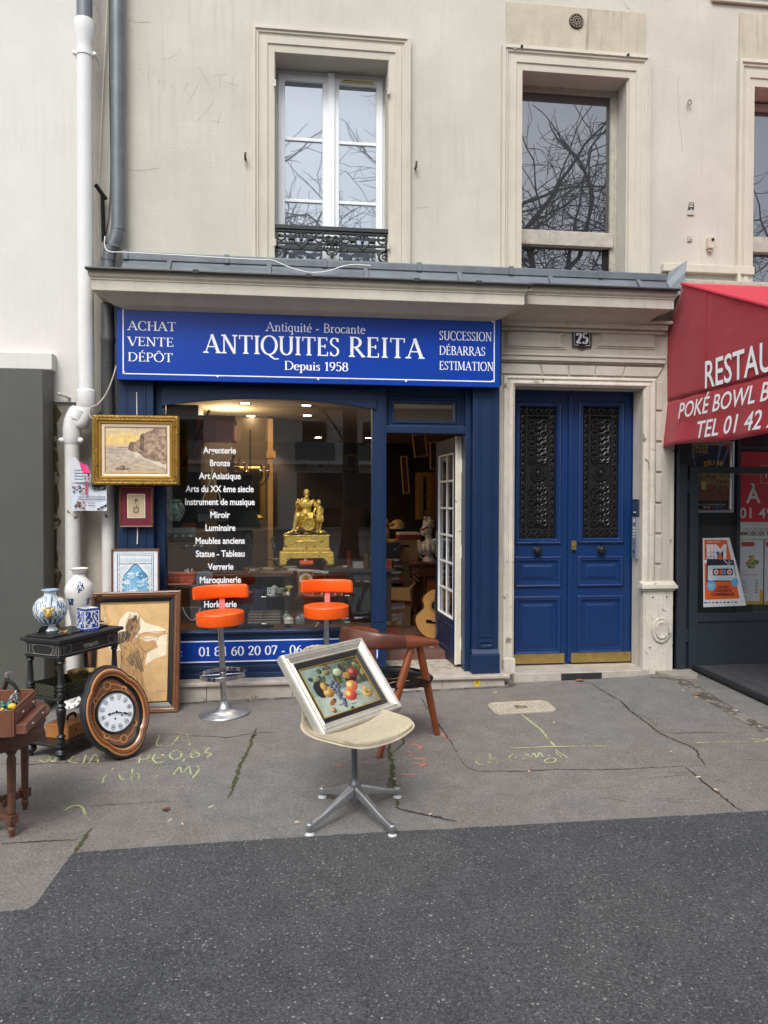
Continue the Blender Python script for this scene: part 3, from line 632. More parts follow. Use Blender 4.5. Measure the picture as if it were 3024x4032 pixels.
# --- stone door surround
YS = 5.985
b = mbw(HOUSE); x0s,x1s = 1.664,3.20
holes(b,x0s,x1s,-.05,3.06,YS,YW-.003,[dr])
b.box(x0s,3.16,YS-.10,YS-.001,3.03,3.055); b.box(x0s,3.13,YS-.07,YS-.001,2.985,3.028); b.box(x0s,3.12,YS-.035,YS-.001,2.955,2.983)
za,zb_ = at(2280,1432,YS).z,at(2280,1398,YS).z
b.box(x0s,3.13,YS-.035,YS-.001,za+.012,zb_); b.box(x0s,3.13,YS-.022,YS-.001,za,za+.010); b.box(x0s,3.13,YS-.045,YS-.001,zb_-.022,zb_-.002)
b.build('door_surround',M_stone,HOUSE,bevel=.004)
b = mbw(HOUSE); z0_,z1_ = at(2100,1474,YS).z,at(2100,1436,YS).z
vx = [x0s+.01,at(2130,1455,YS).x,at(2238,1455,YS).x,at(2343,1455,YS).x,at(2455,1455,YS).x,at(2600,1455,YS).x]
for k in range(5):
    s0 = (vx[k]-2.36)*.07; s1 = (vx[k+1]-2.36)*.07
    b.prism([(vx[k]+.006-s0*.5,z0_),(vx[k+1]-.006-s1*.5,z0_),(vx[k+1]-.006+s1*.5,z1_),(vx[k]+.006+s0*.5,z1_)],YS-.014,YS-.001)
xq0,xq1 = at(2577,1900,YS).x,at(2603,1900,YS).x
zz = z0_-.03
while zz > .75:
    b.box(xq0+.006,xq1,YS-.014,YS-.001,max(zz-.25,.72),zz-.010); zz -= .262
b.build('surround_blocks',M_stone,HOUSE,bevel=.005)
for (ua,ub,sgn) in ((1990,2226,1),(2344,2580,-1)):
    x0,x1,z0,z1 = rect(ua,1302,ub,1374,YS); cz = (z0+z1)/2; h = z1-z0
    def outline(d):
        a = arc(0,cz,.035,(h/2-d)*.78,90,-90,10)
        if sgn > 0: e = [(x1-d-.0+(.03-p[0])-.03,p[1]) for p in a]; return [(x0+d,z0+d),(x1-d,z0+d)] + e[::-1] + [(x1-d,z1-d),(x0+d,z1-d)]
        e = [(x0+d+p[0],p[1]) for p in a]; return [(x1-d,z1-d),(x0+d,z1-d)] + e + [(x0+d,z0+d),(x1-d,z0+d)]
    b = mbw(HOUSE); o = outline(0); b.prism(o,YS-.008,YS-.001); o2 = outline(.016); b.prism(o2,YS-.018,YS-.008); b.build('raised_panel',M_stone,HOUSE,bevel=.004)
fo = rect(1980,1486,2574,2600,YS)
DP = [(0,0),(0,-.012),(.010,-.02),(.028,-.022),(.034,-.012),(.05,-.010),(.056,-.022),(.078,-.030),(.090,-.03),(.10,-.018),(.112,-.012),(.118,.0)]
b = mbw(HOUSE); n = len(DP); vs = []; k = (dr[0]-fo[0])/.118; k2 = (fo[3]-dr[3])/.118; k3 = (fo[1]-dr[1])/.118
for p,y in DP: vs += [(fo[0]+p*k,YS+y-.002,.22),(fo[0]+p*k,YS+y-.002,fo[3]-p*k2),(fo[1]-p*k3,YS+y-.002,fo[3]-p*k2),(fo[1]-p*k3,YS+y-.002,.22)]
for i in range(n-1): b.add(vs[i*4:i*4+8],[(q+1,q,q+4,q+5)[::-1] for q in range(3)])
b.build('door_moulding',M_peel,HOUSE)
b = mbw(HOUSE); b.box(fo[0]-.002,dr[0]+.004,YS-.045,YS-.002,.09,.225); b.build('plinth_block',M_peel,HOUSE,bevel=.006)
px0,px1 = at(2528,2480,5.95).x,at(2650,2480,5.95).x
zt_ = at(2600,2312,5.94).z
b = mbw(HOUSE); b.box(px0,px1-.012,5.93,YS-.001,.03,zt_-.03); b.box(px1-.05,px1+.02,YS+.002,YW+.05,.03,2.95)
b.box(px0-.01,px1,5.915,YS-.001,zt_-.03,zt_-.012); b.box(px0-.025,px1+.015,5.895,YS-.001,zt_-.010,zt_+.018); b.prism([(5.90,zt_+.02),(5.96,zt_+.05),(YS-.001,zt_+.05),(YS-.001,zt_+.02)],px0-.02,px1+.01,axis='x')
ped = b.build('pedestal',M_peel,HOUSE,bevel=.005)
c = at(2604,2480,5.92); b = mbw(HOUSE)
b.M = b.M @ Matrix.Translation((c.x,5.925,c.z)) @ Matrix.Diagonal((1,1,1.32,1))
b.lathe([(.0,-.002),(.084,-.002),(.082,-.012),(.070,-.014),(.068,-.008),(.058,-.008),(.056,-.022),(.050,-.024),(.044,-.018),(.0,-.018)],(0,0,0),30,axis='y',cap=False)
b.box(.060,.082,-.028,-.01,-.018,.018)
b.lathe([(.008,-.0195),(.008,-.0185)],(0,0,.004),10,(0.01,0.01,0.01),axis='y')
b.build('iron_hatch',M_peel,ped)
for du,dv in ((-33,-128),(22,-130),(45,62),(-45,70)):
    b = mbw(HOUSE); p = at(2604+du,2480+dv,5.925); b.lathe([(.006,-.004),(.006,.004)],(p.x,5.927,p.z),8,axis='y'); b.build('bolt_hole',M_dark,ped)
b = mbw(HOUSE); b.M = b.M @ Matrix.Identity(4)
out = catmull([(1.79,6.2),(1.80,5.93),(1.86,5.885),(2.4,5.875),(2.9,5.89),(2.985,5.93),(2.99,6.2)],5)
b.prism(out[::-1],-.03,.112,axis='z'); b.build('doorstep',M_marble,HOUSE,bevel=.014,seg=3)
b = mbw(HOUSE,(.03,.03,.03)); a = at(2210,2690,5.872); d = at(2368,2655,5.872)
b.box(a.x,d.x,5.862,5.874,gz(2.4)-.01,.106)
rr_ = (d.x-a.x)/14
for j in range(3):
    for i in range(13): b.lathe([(.0062,-.0006),(.0062,.0006)],(a.x+rr_*(i+.8+(j % 2)*.45),5.8615,gz(2.4)+.006+j*.016),6,(0.002,0.002,0.002),axis='y')
b.build('grating',M_attm,HOUSE)
YD = 6.18; zt = 2.477; zb0 = .117; xm = at(2246,2000,YD).x
jamb = mbw(HOUSE); jamb.box(dr[0]-.03,dr[0]+.005,YD-.02,YD+.06,.1,2.5); jamb.box(dr[1]-.005,dr[1]+.05,YD-.02,YD+.06,.1,2.5); jamb.box(dr[0]+.005,dr[1]-.005,YD-.02,YD+.06,zt,2.52); jamb.build('door_frame',M_dblue,HOUSE)
def leaf(u0,u1,ga,side):
    xl,xr = u0,u1
    g0,g1,gz0,gz1 = rect(*ga,YD)
    b = mbw(HOUSE); mx0,mx1 = g0-.045,g1+.045
    pz = [(at(2240,v0,YD).z,at(2240,v1,YD).z) for v0,v1 in ((2310,2190),(2572,2345))]
    H = [(g0,g1,gz0,gz1)]
    holes(b,xl,xr,zb0,zt,YD,YD+.045,H)
    b.frame(mx0,mx1,gz0-.05,gz1+.045,YD,[(0,0),(.0,-.012),(.012,-.02),(.020,-.014),(.034,-.016),(.046,.0),(.047,.02)])
    for z0,z1 in pz:
        b.frame(mx0-.002,mx1+.002,z0,z1,YD,[(0,0),(0,-.012),(.010,-.020),(.022,-.014),(.036,-.014),(.048,.008),(.066,.010)])
        w = .03 if z1-z0 < .3 else .03
        b.frame(mx0+.066,mx1-.066,z0+.068,z1-.068,YD,[(0,.010),(0.004,-.004),(.022,-.010)]); b.box(mx0+.087,mx1-.087,YD-.0095,YD+.01,z0+.089,z1-.089)
    lf = b.build('door_leaf',M_dblue,HOUSE,bevel=.0025)
    c = mbw(HOUSE); gw = g1-g0; gh = gz1-gz0; y = YD+.012; bw = gw*.19
    for xx in (g0+bw,g1-bw): c.box(xx-.006,xx+.006,y-.004,y+.006,gz0,gz1)
    for zz in (gz0+.075,gz1-.075): c.box(g0,g1,y-.005,y+.005,zz-.006,zz+.006)
    P3 = lambda P,yy=y: [(p[0],yy,p[1]) for p in P]
    for xx in (g0+bw/2,g1-bw/2):
        nz = 24; dz = (gh-.16)/nz
        for k in range(nz):
            zz = gz0+.08+dz*(k+.5); c.tube(P3([(xx+.018*cos(2*pi*i/10),zz+.020*sin(2*pi*i/10)) for i in range(10)],y-.003*(k % 2)),.0038,5,closed=True)
            if k % 2: c.ball((xx,y-.006,zz),.0085,seg=6,ring=4)
    for zz in (gz0+.037,gz1-.037):
        for k in range(7):
            xx = g0+gw*(k+.5)/7; c.tube(P3([(xx+.02*cos(2*pi*i/10),zz+.021*sin(2*pi*i/10)) for i in range(10)],y-.003*(k % 2)),.0038,5,closed=True)
            if k % 2 == 0: c.ball((xx,y-.006,zz),.009,seg=6,ring=4)
    cx = (g0+g1)/2; cw = gw/2-bw-.008
    def sc(x,z,r,t,a,d,th=.006): c.tube(P3(spiral(x,z,r,t,a,d,n=18),y-.004),[th*(1-.45*i/18) for i in range(19)],5)
    zmid = (gz0+gz1)/2
    for up in (1,-1):
        L = gh/2-.09
        for m_ in range(4):
            z = zmid+up*(.085+(L-.10)*(m_+.5)/4); h = (L-.1)/4
            for s_ in (-1,1):
                sc(cx+s_*cw*.52,z+up*h*.16,cw*.46,1.25,-up*pi/2,s_*up); sc(cx+s_*cw*.50,z-up*h*.28,cw*.38,1.2,up*pi/2,-s_*up,.005)
                c.tube(P3(catmull([(cx,z-up*h*.48),(cx+s_*cw*.35,z-up*h*.1),(cx+s_*cw*.2,z+up*h*.2),(cx+s_*cw*.85,z+up*h*.48)],5),y-.006),[.0045]*16,5)
                c.tube(P3([(cx+s_*cw*.3,z),(cx+s_*cw*.65,z+up*h*.06),(cx+s_*cw*.95,z-up*h*.05)],y-.006),[.006,.006,.002],5)
            c.ball((cx,y-.008,z+up*h*.1),(.012,.008,.02),seg=8,ring=5); c.ball((cx,y-.008,z-up*h*.3),(.009,.008,.014),seg=8,ring=5)
    for r_ in (.022,.043,.062): c.tube(P3([(cx+r_*cos(2*pi*i/22),zmid+r_*1.1*sin(2*pi*i/22)) for i in range(22)],y-.008),.0055,6,closed=True)
    c.ball((cx,y-.012,zmid),(.014,.012,.015))
    c.build('grille',M_iron,lf)
    c = mbw(HOUSE); c.box(g0-.01,g1+.01,YD+.03,YD+.04,gz0-.01,gz1+.01); c.build('backing',M_dark,lf)
    kc = at(ga[0]+72+ (0 if side < 0 else 4),2167 if side < 0 else 2164,YD-.05); c = mbw(HOUSE)
    c.lathe([(.0,-.075),(.018,-.074),(.034,-.062),(.040,-.048),(.034,-.034),(.020,-.026),(.016,-.012),(.030,-.006),(.032,.0)],(kc.x,YD,kc.z),28,axis='y',cap=False,flute=(10,-.07,-.03,.16)); c.build('knob',M_iron,lf)
    c = mbw(HOUSE); c.box(mx0-.03 if side < 0 else xl+.006,mx1+.03 if side < 0 else xr-.004,YD-.024,YD-.018,zb0+.012,zb0+.096)
    for i in range(3):
        for zz in (zb0+.02,zb0+.088): c.ball((xl+.1+i*.17,YD-.025,zz),.004,seg=6,ring=4)
    c.box(mx0-.03 if side < 0 else xl+.006,mx1+.03 if side < 0 else xr-.004,YD-.018,YD-.001,zb0+.014,zb0+.094); c.build('kick_plate',M_brass,lf)
    return lf
lA = leaf(dr[0]+.006,xm-.004,(2047,1602,2190,2120),-1)
lB = leaf(xm+.001,dr[1]-.006,(2296,1602,2436,2117),1)
c = mbw(HOUSE); c.box(xm-.026,xm+.012,YD-.022,YD-.001,zb0+.02,zt-.01); c.build('meeting_stile',M_dblue,lA,bevel=.004)
p = at(2255,2146,YD); c = mbw(HOUSE); c.box(p.x-.022,p.x+.022,YD-.03,YD-.0225,p.z-.04,p.z+.04); c.lathe([(.010,-.037),(.010,-.030)],(p.x,YD,p.z),12,axis='y'); c.build('lock_plate',M_brass,lB)
# ================================================================= the shopfront
SHOP = thing('shopfront','dark blue panelled wooden shopfront with an arched display window and open glazed door','shopfront',(0.15,5.98,0.1))
YG = 5.98; YP = 5.88
sx0,sx1 = at(463,1900,YP).x,1.662
def pilaster(x0,x1,side_to):
    b = mbw(SHOP); zt = 2.47; w = x1-x0
    b.box(x0,x1,YP,YG+.08,.13,zt)
    p0,p1 = x0+w*.25,x1-w*.25
    b.frame(x0+w*.2,x1-w*.2,.42,zt-.05,YP-.0005,[(0,0),(.004,-.008),(.016,-.008),(.02,.0)])
    b.frame(x0+w*.2+.02,x1-w*.2-.02,.44,zt-.07,YP-.0005,[(0,0),(0,-.003),(.012,-.003),(.012,0)])
    b.frame(x0+w*.2,x1-w*.2,.33,.40,YP-.0005,[(0,0),(.006,-.012),(.02,-.012),(.03,-.002)])
    b.build('pilaster',M_blue,SHOP,bevel=.004)
    b = mbw(SHOP); b.box(x0-.012,x1+.004,YP-.035,YG+.07,.128,.285); b.prism([(YP-.035,.287),(YP-.004,.325),(YP+.05,.325),(YP+.05,.287)],x0-.008,x1,axis='x'); b.build('pilaster_base',M_blue,SHOP,bevel=.006)
pilaster(sx0,at(605,1900,YP).x,1); pilaster(at(1862,2000,YP).x,sx1,-1)
px1 = at(605,1900,YP).x; px2 = at(1862,2000,YP).x
gx0,gx1_ = at(653,2000,YG).x,at(1463,2000,YG).x; gzb,gzt = .493,2.47
mx1 = at(1519,2000,YG).x; dx0,dx1 = mx1,at(1828,2000,YG).x; ztr = 2.091
b = mbw(SHOP)
b.box(px1+.002,gx0,YG-.03,YG+.05,.13,2.56); b.box(gx1_,mx1,YG-.035,YG+.06,.13,2.56)
b.box(gx1_+.02,mx1-.02,YG-.042,YG-.034,.55,2.45); b.box(dx1,px2-.002,YG-.035,YG+.10,.13,2.56)
b.box(gx0,gx1_,YG-.03,YG+.05,2.41,2.56); b.build('window_jamb',M_blue,SHOP,bevel=.004)
b = mbw(SHOP); ax0,ax1 = at(634,1560,YG-.05).x,at(1482,1560,YG-.05).x
zt0 = 2.44; zs_l,zs_r = at(640,1597,YG-.05).z,at(1476,1616,YG-.05).z; zmid = at(1000,1570,YG-.05).z
ar = [(ax0+(ax1-ax0)*t,(zs_l+zs_r)/2+(zmid-(zs_l+zs_r)/2)*(1-abs(2*t-1)**2.1)) for t in [i/24 for i in range(25)]]
b.prism(ar+[(ax1,zt0),(ax0,zt0)],YG-.055,YG-.033); b.build('arched_valance',M_blue,SHOP,bevel=.004)
b = mbw(SHOP); b.box(gx0-.004,gx1_+.004,YG+.004,YG+.010,gzb-.01,2.42); b.build('display_pane',M_glass,SHOP)
b = mbw(SHOP); b.box(px1+.001,gx1_-.001,YG-.035,YG+.04,.12,gzb-.012); b.box(px1+.002,gx1_+.0,YG-.055,YG+.05,gzb-.014,gzb+.006)
b.box(px1+.002,gx1_,YG-.05,YG-.034,.12,.165); b.box(px1+.002,gx1_,YG-.045,YG-.034,.19,.225); b.build('stall_riser',M_blue,SHOP,bevel=.004)
M_sign = mat('sign_blue',S(6,60,158),0.30,var=0.08,vscale=2.5,spec=0.5,bump=0.015,bscale=8)
b = mbw(SHOP); pz0,pz1 = at(1040,2603,5.94).z,at(1040,2519,5.94).z; qx1 = at(1491,2560,5.94).x; qx0 = px1+.01
b.col = S(14,50,150); b.box(qx0,qx1,5.938,5.945,pz0-.006,pz1+.006)
wv = S(238,242,246)
yl = 5.9372
b.mi = 1
for za in (pz0,pz1-.009): b.add([(qx0+.008,yl,za),(qx1-.008,yl,za),(qx1-.008,yl,za+.009),(qx0+.008,yl,za+.009)],[(0,1,2,3)],wv)
for xa in (qx0+.008,qx1-.016): b.add([(xa,yl,pz0),(xa+.008,yl,pz0),(xa+.008,yl,pz1),(xa,yl,pz1)],[(0,1,2,3)],wv)
t0 = at(782,2572,5.937).x; t1 = at(1190,2545,5.937).x
serif(b,'01 84 60 20 07 - 06',t0,pz0+.052,.072,yl,wv,width=t1-t0,thick=.15,thin=.06)
serif(b,'10 17 15',at(1222,2545,5.937).x,pz0+.052,.072,yl,wv,xs=.93,thick=.15,thin=.06)
xl_ = at(722,2570,5.937).x; serif(b,'T l. :',xl_-.15,pz0+.052,.075,yl,wv,xs=.8,thick=.15,thin=.06)
serif(b,'é',xl_-.118,pz0+.052,.075,yl,wv,xs=.7)
b.build('phone_strip',[M_sign,M_white],SHOP)
b = mbw(SHOP); tx0,tx1,tz0,tz1 = rect(1552,1588,1784,1660,YG+.03)
holes(b,dx0,dx1,2.151,2.56,YG+.02,YG+.06,[(tx0,tx1,tz0,tz1)]); b.frame(tx0-.05,tx1+.05,tz0-.045,tz1+.045,YG+.0195,[(0,0),(.004,-.012),(.02,-.012),(.03,-.02),(.045,-.02),(.05,.0)])
b.box(dx0,dx1,YG-.035,YG+.08,ztr,2.15); b.build('transom',M_blue,SHOP,bevel=.003)
b = mbw(SHOP); b.box(tx0,tx1,YG+.045,YG+.05,tz0,tz1); b.build('transom_pane',M_glass,SHOP)
b = mbw(SHOP); b.box(sx0,sx1,5.83,YG+.02,2.475,2.56); b.box(sx0,sx1,5.83,YG+.02,2.57,3.05); b.build('fascia_backing',M_blue,SHOP)
H0 = Vector((1.390,6.09,0)); H1 = Vector((1.354,6.80,0)); dv = (H1-H0); LW = dv.length; ang = atan2(dv.y,dv.x)
DL = Matrix.Translation((H0.x,H0.y,.155)) @ Matrix.Rotation(ang,4,'Z')
def ml(col=(.5,.5,.5)): b = MB(col); b.M = SHOP.matrix_basis.inverted() @ DL; return b
b = ml(); lh = 1.925
ga,gb,gc,gd = .09,LW-.09,.36,lh-.13
for X0,X1,Z0,Z1 in ((.002,ga,0,lh),(gb,LW,0,lh),(ga,gb,0,gc),(ga,gb,gd,lh)): b.box(X0,X1,0,.042,Z0,Z1)
b.frame(ga+.01,gb-.01,.07,gc-.05,.0425,[(0,0),(.004,.008),(.018,.008),(.024,0)])
door = b.build('shop_door',M_blue,SHOP,bevel=.003)
b = ml(); b.box(-.001,.0018,-.004,.046,0,lh); b.box(-.014,-.0015,.030,.052,0,lh); b.build('door_edge',mat('cream_paint',S(226,220,200),.6,var=.12,vscale=12,chips=(S(150,140,122),25,.68)),door,bevel=.002)
b = ml(); b.box(ga,gb,.018,.023,gc,gd); b.build('door_glass',M_glass,door)
b = ml(); t = .012; b.box((ga+gb)/2-t/2,(ga+gb)/2+t/2,.024,.034,gc,gd)
for k in range(1,6): zz = gc+(gd-gc)*k/6; b.box(ga,gb,.0242,.0338,zz-.009,zz+.009)
window = [(ga,ga+.012,gc,gd),(gb-.012,gb,gc,gd),(ga,gb,gc,gc+.012),(ga,gb,gd-.012,gd)]
for X0,X1,Z0,Z1 in window: b.box(X0,X1,.024,.044,Z0,Z1)
b.build('glazing_bars',M_pvc,door,bevel=.001)
b = ml(); b.box(LW-.06,LW-.025,.043,.050,.86,1.10); b.tube([(LW-.045,.05,1.02),(LW-.045,.10,1.02),(LW-.15,.10,1.02)],.010,8); b.build('door_handle',M_steel,door)
b = ml(); b.box(LW-.10,LW-.05,.043,.048,.13,.20); b.build('door_sticker',mat('sticker',S(120,125,130),.4),door)
for k,zz in enumerate((.12,.9,1.62)):
    b = ml(); b.lathe([(.011,zz),(.011,zz+.11)],(-.012,-.012,0),10); b.build('hinge',M_pvc,door)
M_film = M_white
LY = YG-.002
for s_,ua,ub,vb in (('Argenterie',800,929,1785),('Bronze',827,906,1835),('Art Asiatique',783,948,1886),('Arts du XX ème siecle',731,999,1937),('Instrument de musique',729,1003,1988),('Miroir',828,906,2039),('Luminaire',809,927,2090),('Meubles anciens',770,964,2141),('Statue - Tableau',771,963,2192),('Verrerie',818,919,2243),('Maroquinerie',787,949,2295),('Horlogerie',804,932,2391)):
    b = mbw(SHOP); cu0,cu1 = at(ua,vb,LY),at(ub,vb,LY); w = cu1.x-cu0.x
    d = MB(); ww = d.text(s_,0,0,1.0,0,bold=.03,space=.98)
    b.text(s_,(cu0.x+cu1.x)/2,(cu0.z+cu1.z)/2,.050,LY,align='C',xs=w/(ww*.050),bold=.03,space=.98); b.build('window_lettering',M_white,SHOP)
# ================================================================= name board
SIGN = thing('shop_sign','long bright blue fascia board lettered ANTIQUITES REITA in white serif capitals','shop sign',(0.15,5.80,2.46))
YB = 5.80
X0,X1 = at(460,1340,YB).x,at(1968,1380,YB).x; Z0,Z1 = 2.453,3.048; XM = at(1241,1350,YB).x
b = mbw(SIGN)
b.box(X0,XM-.001,YB,YB+.03,Z0,Z1); b.box(XM+.001,X1,YB,YB+.03,Z0,Z1); b.build('board',M_sign,SIGN,bevel=.003)
b = mbw(SIGN); m = .042; t = .0085; y = YB-.0008
for q in ((X0+m,X1-m,Z1-m-t,Z1-m),(X0+m,X1-m,Z0+m,Z0+m+t),(X0+m,X0+m+t,Z0+m+t,Z1-m-t),(X1-m-t,X1-m,Z0+m+t,Z1-m-t)):
    b.add([(q[0],y,q[2]),(q[1],y,q[2]),(q[1],y,q[3]),(q[0],y,q[3])],[(0,1,2,3)])
b.build('border_line',M_white,SIGN)
y = YB-.0012
def put(s_,ua,ub,vb,vt,**k):
    a,c = at(ua,vb,YB),at(ub,vb,YB); zt = at((ua+ub)/2,vt,YB).z; zb = at((ua+ub)/2,vb,YB).z
    b = mbw(SIGN); serif(b,s_,a.x,zb,zt-zb,y,width=c.x-a.x,**k); b.build('lettering',M_white,SIGN)
put('ACHAT',503,694,1302,1266); put('VENTE',503,684,1363,1328); put('DÉPÔT',503,681,1424,1389)
put('Antiquité - Brocante',1047,1438,1309,1273,thick=.10,thin=.05)
put('ANTIQUITES',804,1338,1396,1323,thick=.15,thin=.055); put('REITA',1372,1668,1409,1330,thick=.15,thin=.055,track=.06)
put('Depuis 1958',1119,1371,1459,1424,thick=.15)
put('SUCCESSION',1729,1937,1341,1306); put('DÉBARRAS',1729,1911,1399,1364); put('ESTIMATION',1729,1944,1458,1424)
for u,v in ((490,1213),(488,1466),(857,1483),(1253,1494),(1599,1501),(1939,1501),(1939,1266),(1229,1238),(1255,1238)):
    p = at(u,v,YB); b = mbw(SIGN); b.ball((p.x,YB-.002,p.z),(.0085,.005,.0085),seg=10,ring=6); b.build('screw_cap',M_white,SIGN)
# ================================================================= stone ledge
LEDGE = thing('shop_step','low pale stone step running under the blue shopfront','step',(0.4,5.85,0))
lx1 = at(2008,2670,5.8).x
b = mbw(LEDGE); b.box(-1.42,lx1,5.785,6.62,.098,.126); b.build('step_slab',M_marble,LEDGE,bevel=.006)
b = mbw(LEDGE); xs = [-1.40,-.68,-.02,.62,1.18,lx1-.04]
for i in range(5): b.box(xs[i]+.0015,xs[i+1]-.0015,5.81,5.99,-.06,.0965)
b.build('riser_blocks',M_marble,LEDGE,bevel=.004)
p = at(1879,2689,5.806); b = MB(); b.lathe([(.026,-.002),(.026,.0)],(0,0,0),22,S(232,190,28),axis='y'); b.disc(0,.006,.006,.007,-.0025,S(40,36,20),8); b.add([(-.016,-.0024,.013),(.016,-.0024,.013),(.016,-.0024,.017),(-.016,-.0024,.017)],[(0,1,2,3)],S(60,50,20)); b.add([(-.018,-.0024,-.010),(.018,-.0024,-.010),(.018,-.0024,-.006),(-.018,-.0024,-.006)],[(0,1,2,3)],S(60,50,20))
o = b.build('sticker',M_att); o.location = (p.x,5.8095,p.z); tag(o,'round yellow sticker on the face of the shop step','sticker')
# ================================================================= number plate
p = at(2289,1334,YS); NP = thing('house_number','small dark enamel plate with white number 25 above the street door','house number',(p.x,YS-.012,p.z))
b = MB(S(70,58,48)); b.frame(-.082,.082,-.074,.074,0,[(0,.01),(0,-.008),(.006,-.010),(.010,-.006)]); b.disc(0,-.078,.035,.016,-.001); b.build('plate_rim',M_att,NP)
b = MB(S(22,24,44)); b.box(-.074,.074,-.005,.008,-.066,.066); wv = S(228,228,232)
for z in (.056,-.060):
    for x0,x1 in ((-.066,-.03),(.03,.066)): b.add([(x0,-.0058,z),(x1,-.0058,z),(x1,-.0058,z+.004),(x0,-.0058,z+.004)],[(0,1,2,3)],wv)
for x in (-.068,.065): b.add([(x,-.0058,-.056),(x+.003,-.0058,-.056),(x+.003,-.0058,.056),(x,-.0058,.056)],[(0,1,2,3)],wv)
serif(b,'25',0,-.042,.086,-.0056,wv,'C',xs=1.0,thick=.27,thin=.06,track=.06); b.build('enamel_plate',M_attg,NP)
# ================================================================= intercom
ix = dr[1]-.001
IC = thing('intercom','grey and navy entry intercom with keypad on the reveal beside the street door','intercom',(ix,6.09,1.2))
za,zb_,zc_ = 1.555,1.405,1.15
b = mbw(IC,S(40,52,78)); b.box(ix-.022,ix,6.03,6.115,zb_,za); b.box(ix-.025,ix-.022,6.045,6.10,zb_+.06,za-.02,S(62,76,100)); b.box(ix-.026,ix-.022,6.05,6.095,zb_+.03,zb_+.045,S(190,195,200)); b.build('card_reader',M_attg,IC,bevel=.003)
b = mbw(IC,S(128,133,142)); b.box(ix-.026,ix,6.035,6.115,zc_-.11,zb_-.003)
b.box(ix-.029,ix-.026,6.06,6.09,zb_-.05,zb_-.02,S(225,225,220)); b.ball((ix-.027,6.075,zc_-.05),(.006,.014,.018),S(30,30,32),10,6); b.ball((ix-.027,6.075,zc_+.02),(.004,.007,.007),S(30,30,32),8,5)
for i in range(3):
    for j in range(4): b.box(ix-.029,ix-.026,6.052+i*.017,6.063+i*.017,zc_+.07+j*.026,zc_+.088+j*.026,S(196,198,200))
b.build('keypad_panel',M_attg,IC,bevel=.002)
# ================================================================= neighbouring house and steel shutter box, left
NB = thing('neighbouring_house','white plastered house to the left of the white drainpipe','house',(-2.2,6.0,0))
YN = 6.0; nx1 = at(322,900,YN).x
b = mbw(NB); holes(b,-6.5,nx1,2.30,7.5,YN,6.5,[]); b.build('wall',M_nwall,NB)
b = mbw(NB); holes(b,-6.5,at(470,2200,YN+.02).x+.02,-.3,2.298,YN+.02,6.5,[]); b.build('lower_wall',M_dirty,NB)
zz = at(100,1415,5.93).z; b = mbw(NB); b.box(-6.5,at(205,1415,5.9).x,5.90,YN-.002,zz-.08,zz+.05); b.build('lintel',M_nwall,NB,bevel=.008)
p0 = at(168,1452,5.71); b = mbw(NB); M_panelg = mat('grey_steel_panel',S(82,82,77),.5,streak=.35,streak_col=S(104,103,97),var=.10,vscale=3,metal=.0)
sx = p0.x; b.box(-6.5,sx,5.71,5.955,gz(-1.9)-.02,p0.z); b.build('shutter_box',M_panelg,NB,bevel=.004)
b = mbw(NB,S(84,80,56)); rr = random.Random(8)
xa = at(199,1800,YN).x; pts = []; R_ = []
for k in range(34):
    z = 2.28-k*.07; R_.append((xa+.035+rr.uniform(.0,.045)*(1 if k % 3 else .4),z))
b.prism([(xa,2.28),(xa,-.05)] + R_[::-1],YN+.014,YN+.021); b.build('moss_stain',mat('moss',S(104,96,66),.95,var=.5,vscale=14,bump=.5,chips=(S(170,162,145),9,.55)),NB)
# ================================================================= drainpipes
M_pipe = mat('white_pipe',S(222,222,220),.45,var=.06,vscale=5)
M_pipew = mat('worn_white_pipe',S(212,210,205),.6,var=.12,vscale=9,chips=(S(95,88,80),11,.665))
yp = 5.86; r = .078
PA = thing('drainpipe','white drainpipe with a swan neck bend and flyers stuck on its lower length','drainpipe',(at(310,2000,yp).x,yp,0))
xu = at(337,900,yp).x; xl = at(286,2100,yp).x; rp = (at(372,900,yp).x-at(309,900,yp).x)/2; rl = (at(315,2100,yp).x-at(257,2100,yp).x)/2
zj = at(340,110,yp).z; zel = at(340,1560,yp).z; zl = at(286,1700,yp).z; zb = gz(xl)
b = mbw(PA); b.lathe([(rp*.97,zj),(rp*.97,7.5)],(xu,yp,0),24); b.build('zinc_pipe',M_zinc,PA)
b = mbw(PA); z = at(340,85,yp).z; b.lathe([(rp*1.30,z),(rp*1.33,z-.02),(rp*1.30,z-.10),(rp*1.05,z-.16),(rp*1.02,z-.2),(rp,z-.21),(rp,zel)],(xu,yp,0),28); b.build('upper_pipe',M_pipe,PA)
b = mbw(PA); b.lathe([(rp*1.10,z-.265),(rp*1.10,z-.225)],(xu,yp,0),24)
for s_ in (-1,1): b.ball((xu+s_*rp*1.25,yp-.01,z-.245),(.018,.012,.018)); b.box(xu+s_*rp*1.25-.004,xu+s_*rp*1.25+.004,yp,6.0,z-.25,z-.24)
b.build('pipe_clamp',M_pipe,PA)
b = mbw(PA); b.lathe([(rp*1.02,zel+.05),(rp*1.2,zel+.04),(rp*1.24,zel+.02),(rp*1.24,zel-.07),(rp*1.08,zel-.09)],(xu,yp,0),28)
ze = zel-.09; mid = [(xu,yp,ze+.03),(xu,yp,ze),(xu-.01,yp,ze-.05),(xu-.05,yp,ze-.12),(xl+.045,yp,zl+.15),(xl+.01,yp,zl+.09),(xl,yp,zl+.04),(xl,yp,zl)]
b.tube(catmull(mid,5),rp*1.1,24); q = Vector((xu+xl,0,0))*.5
d_ = Vector((xl-xu,0,zl-ze)).normalized(); c_ = Vector(((xu+xl)/2-.005,yp,(ze+zl)/2+.03))
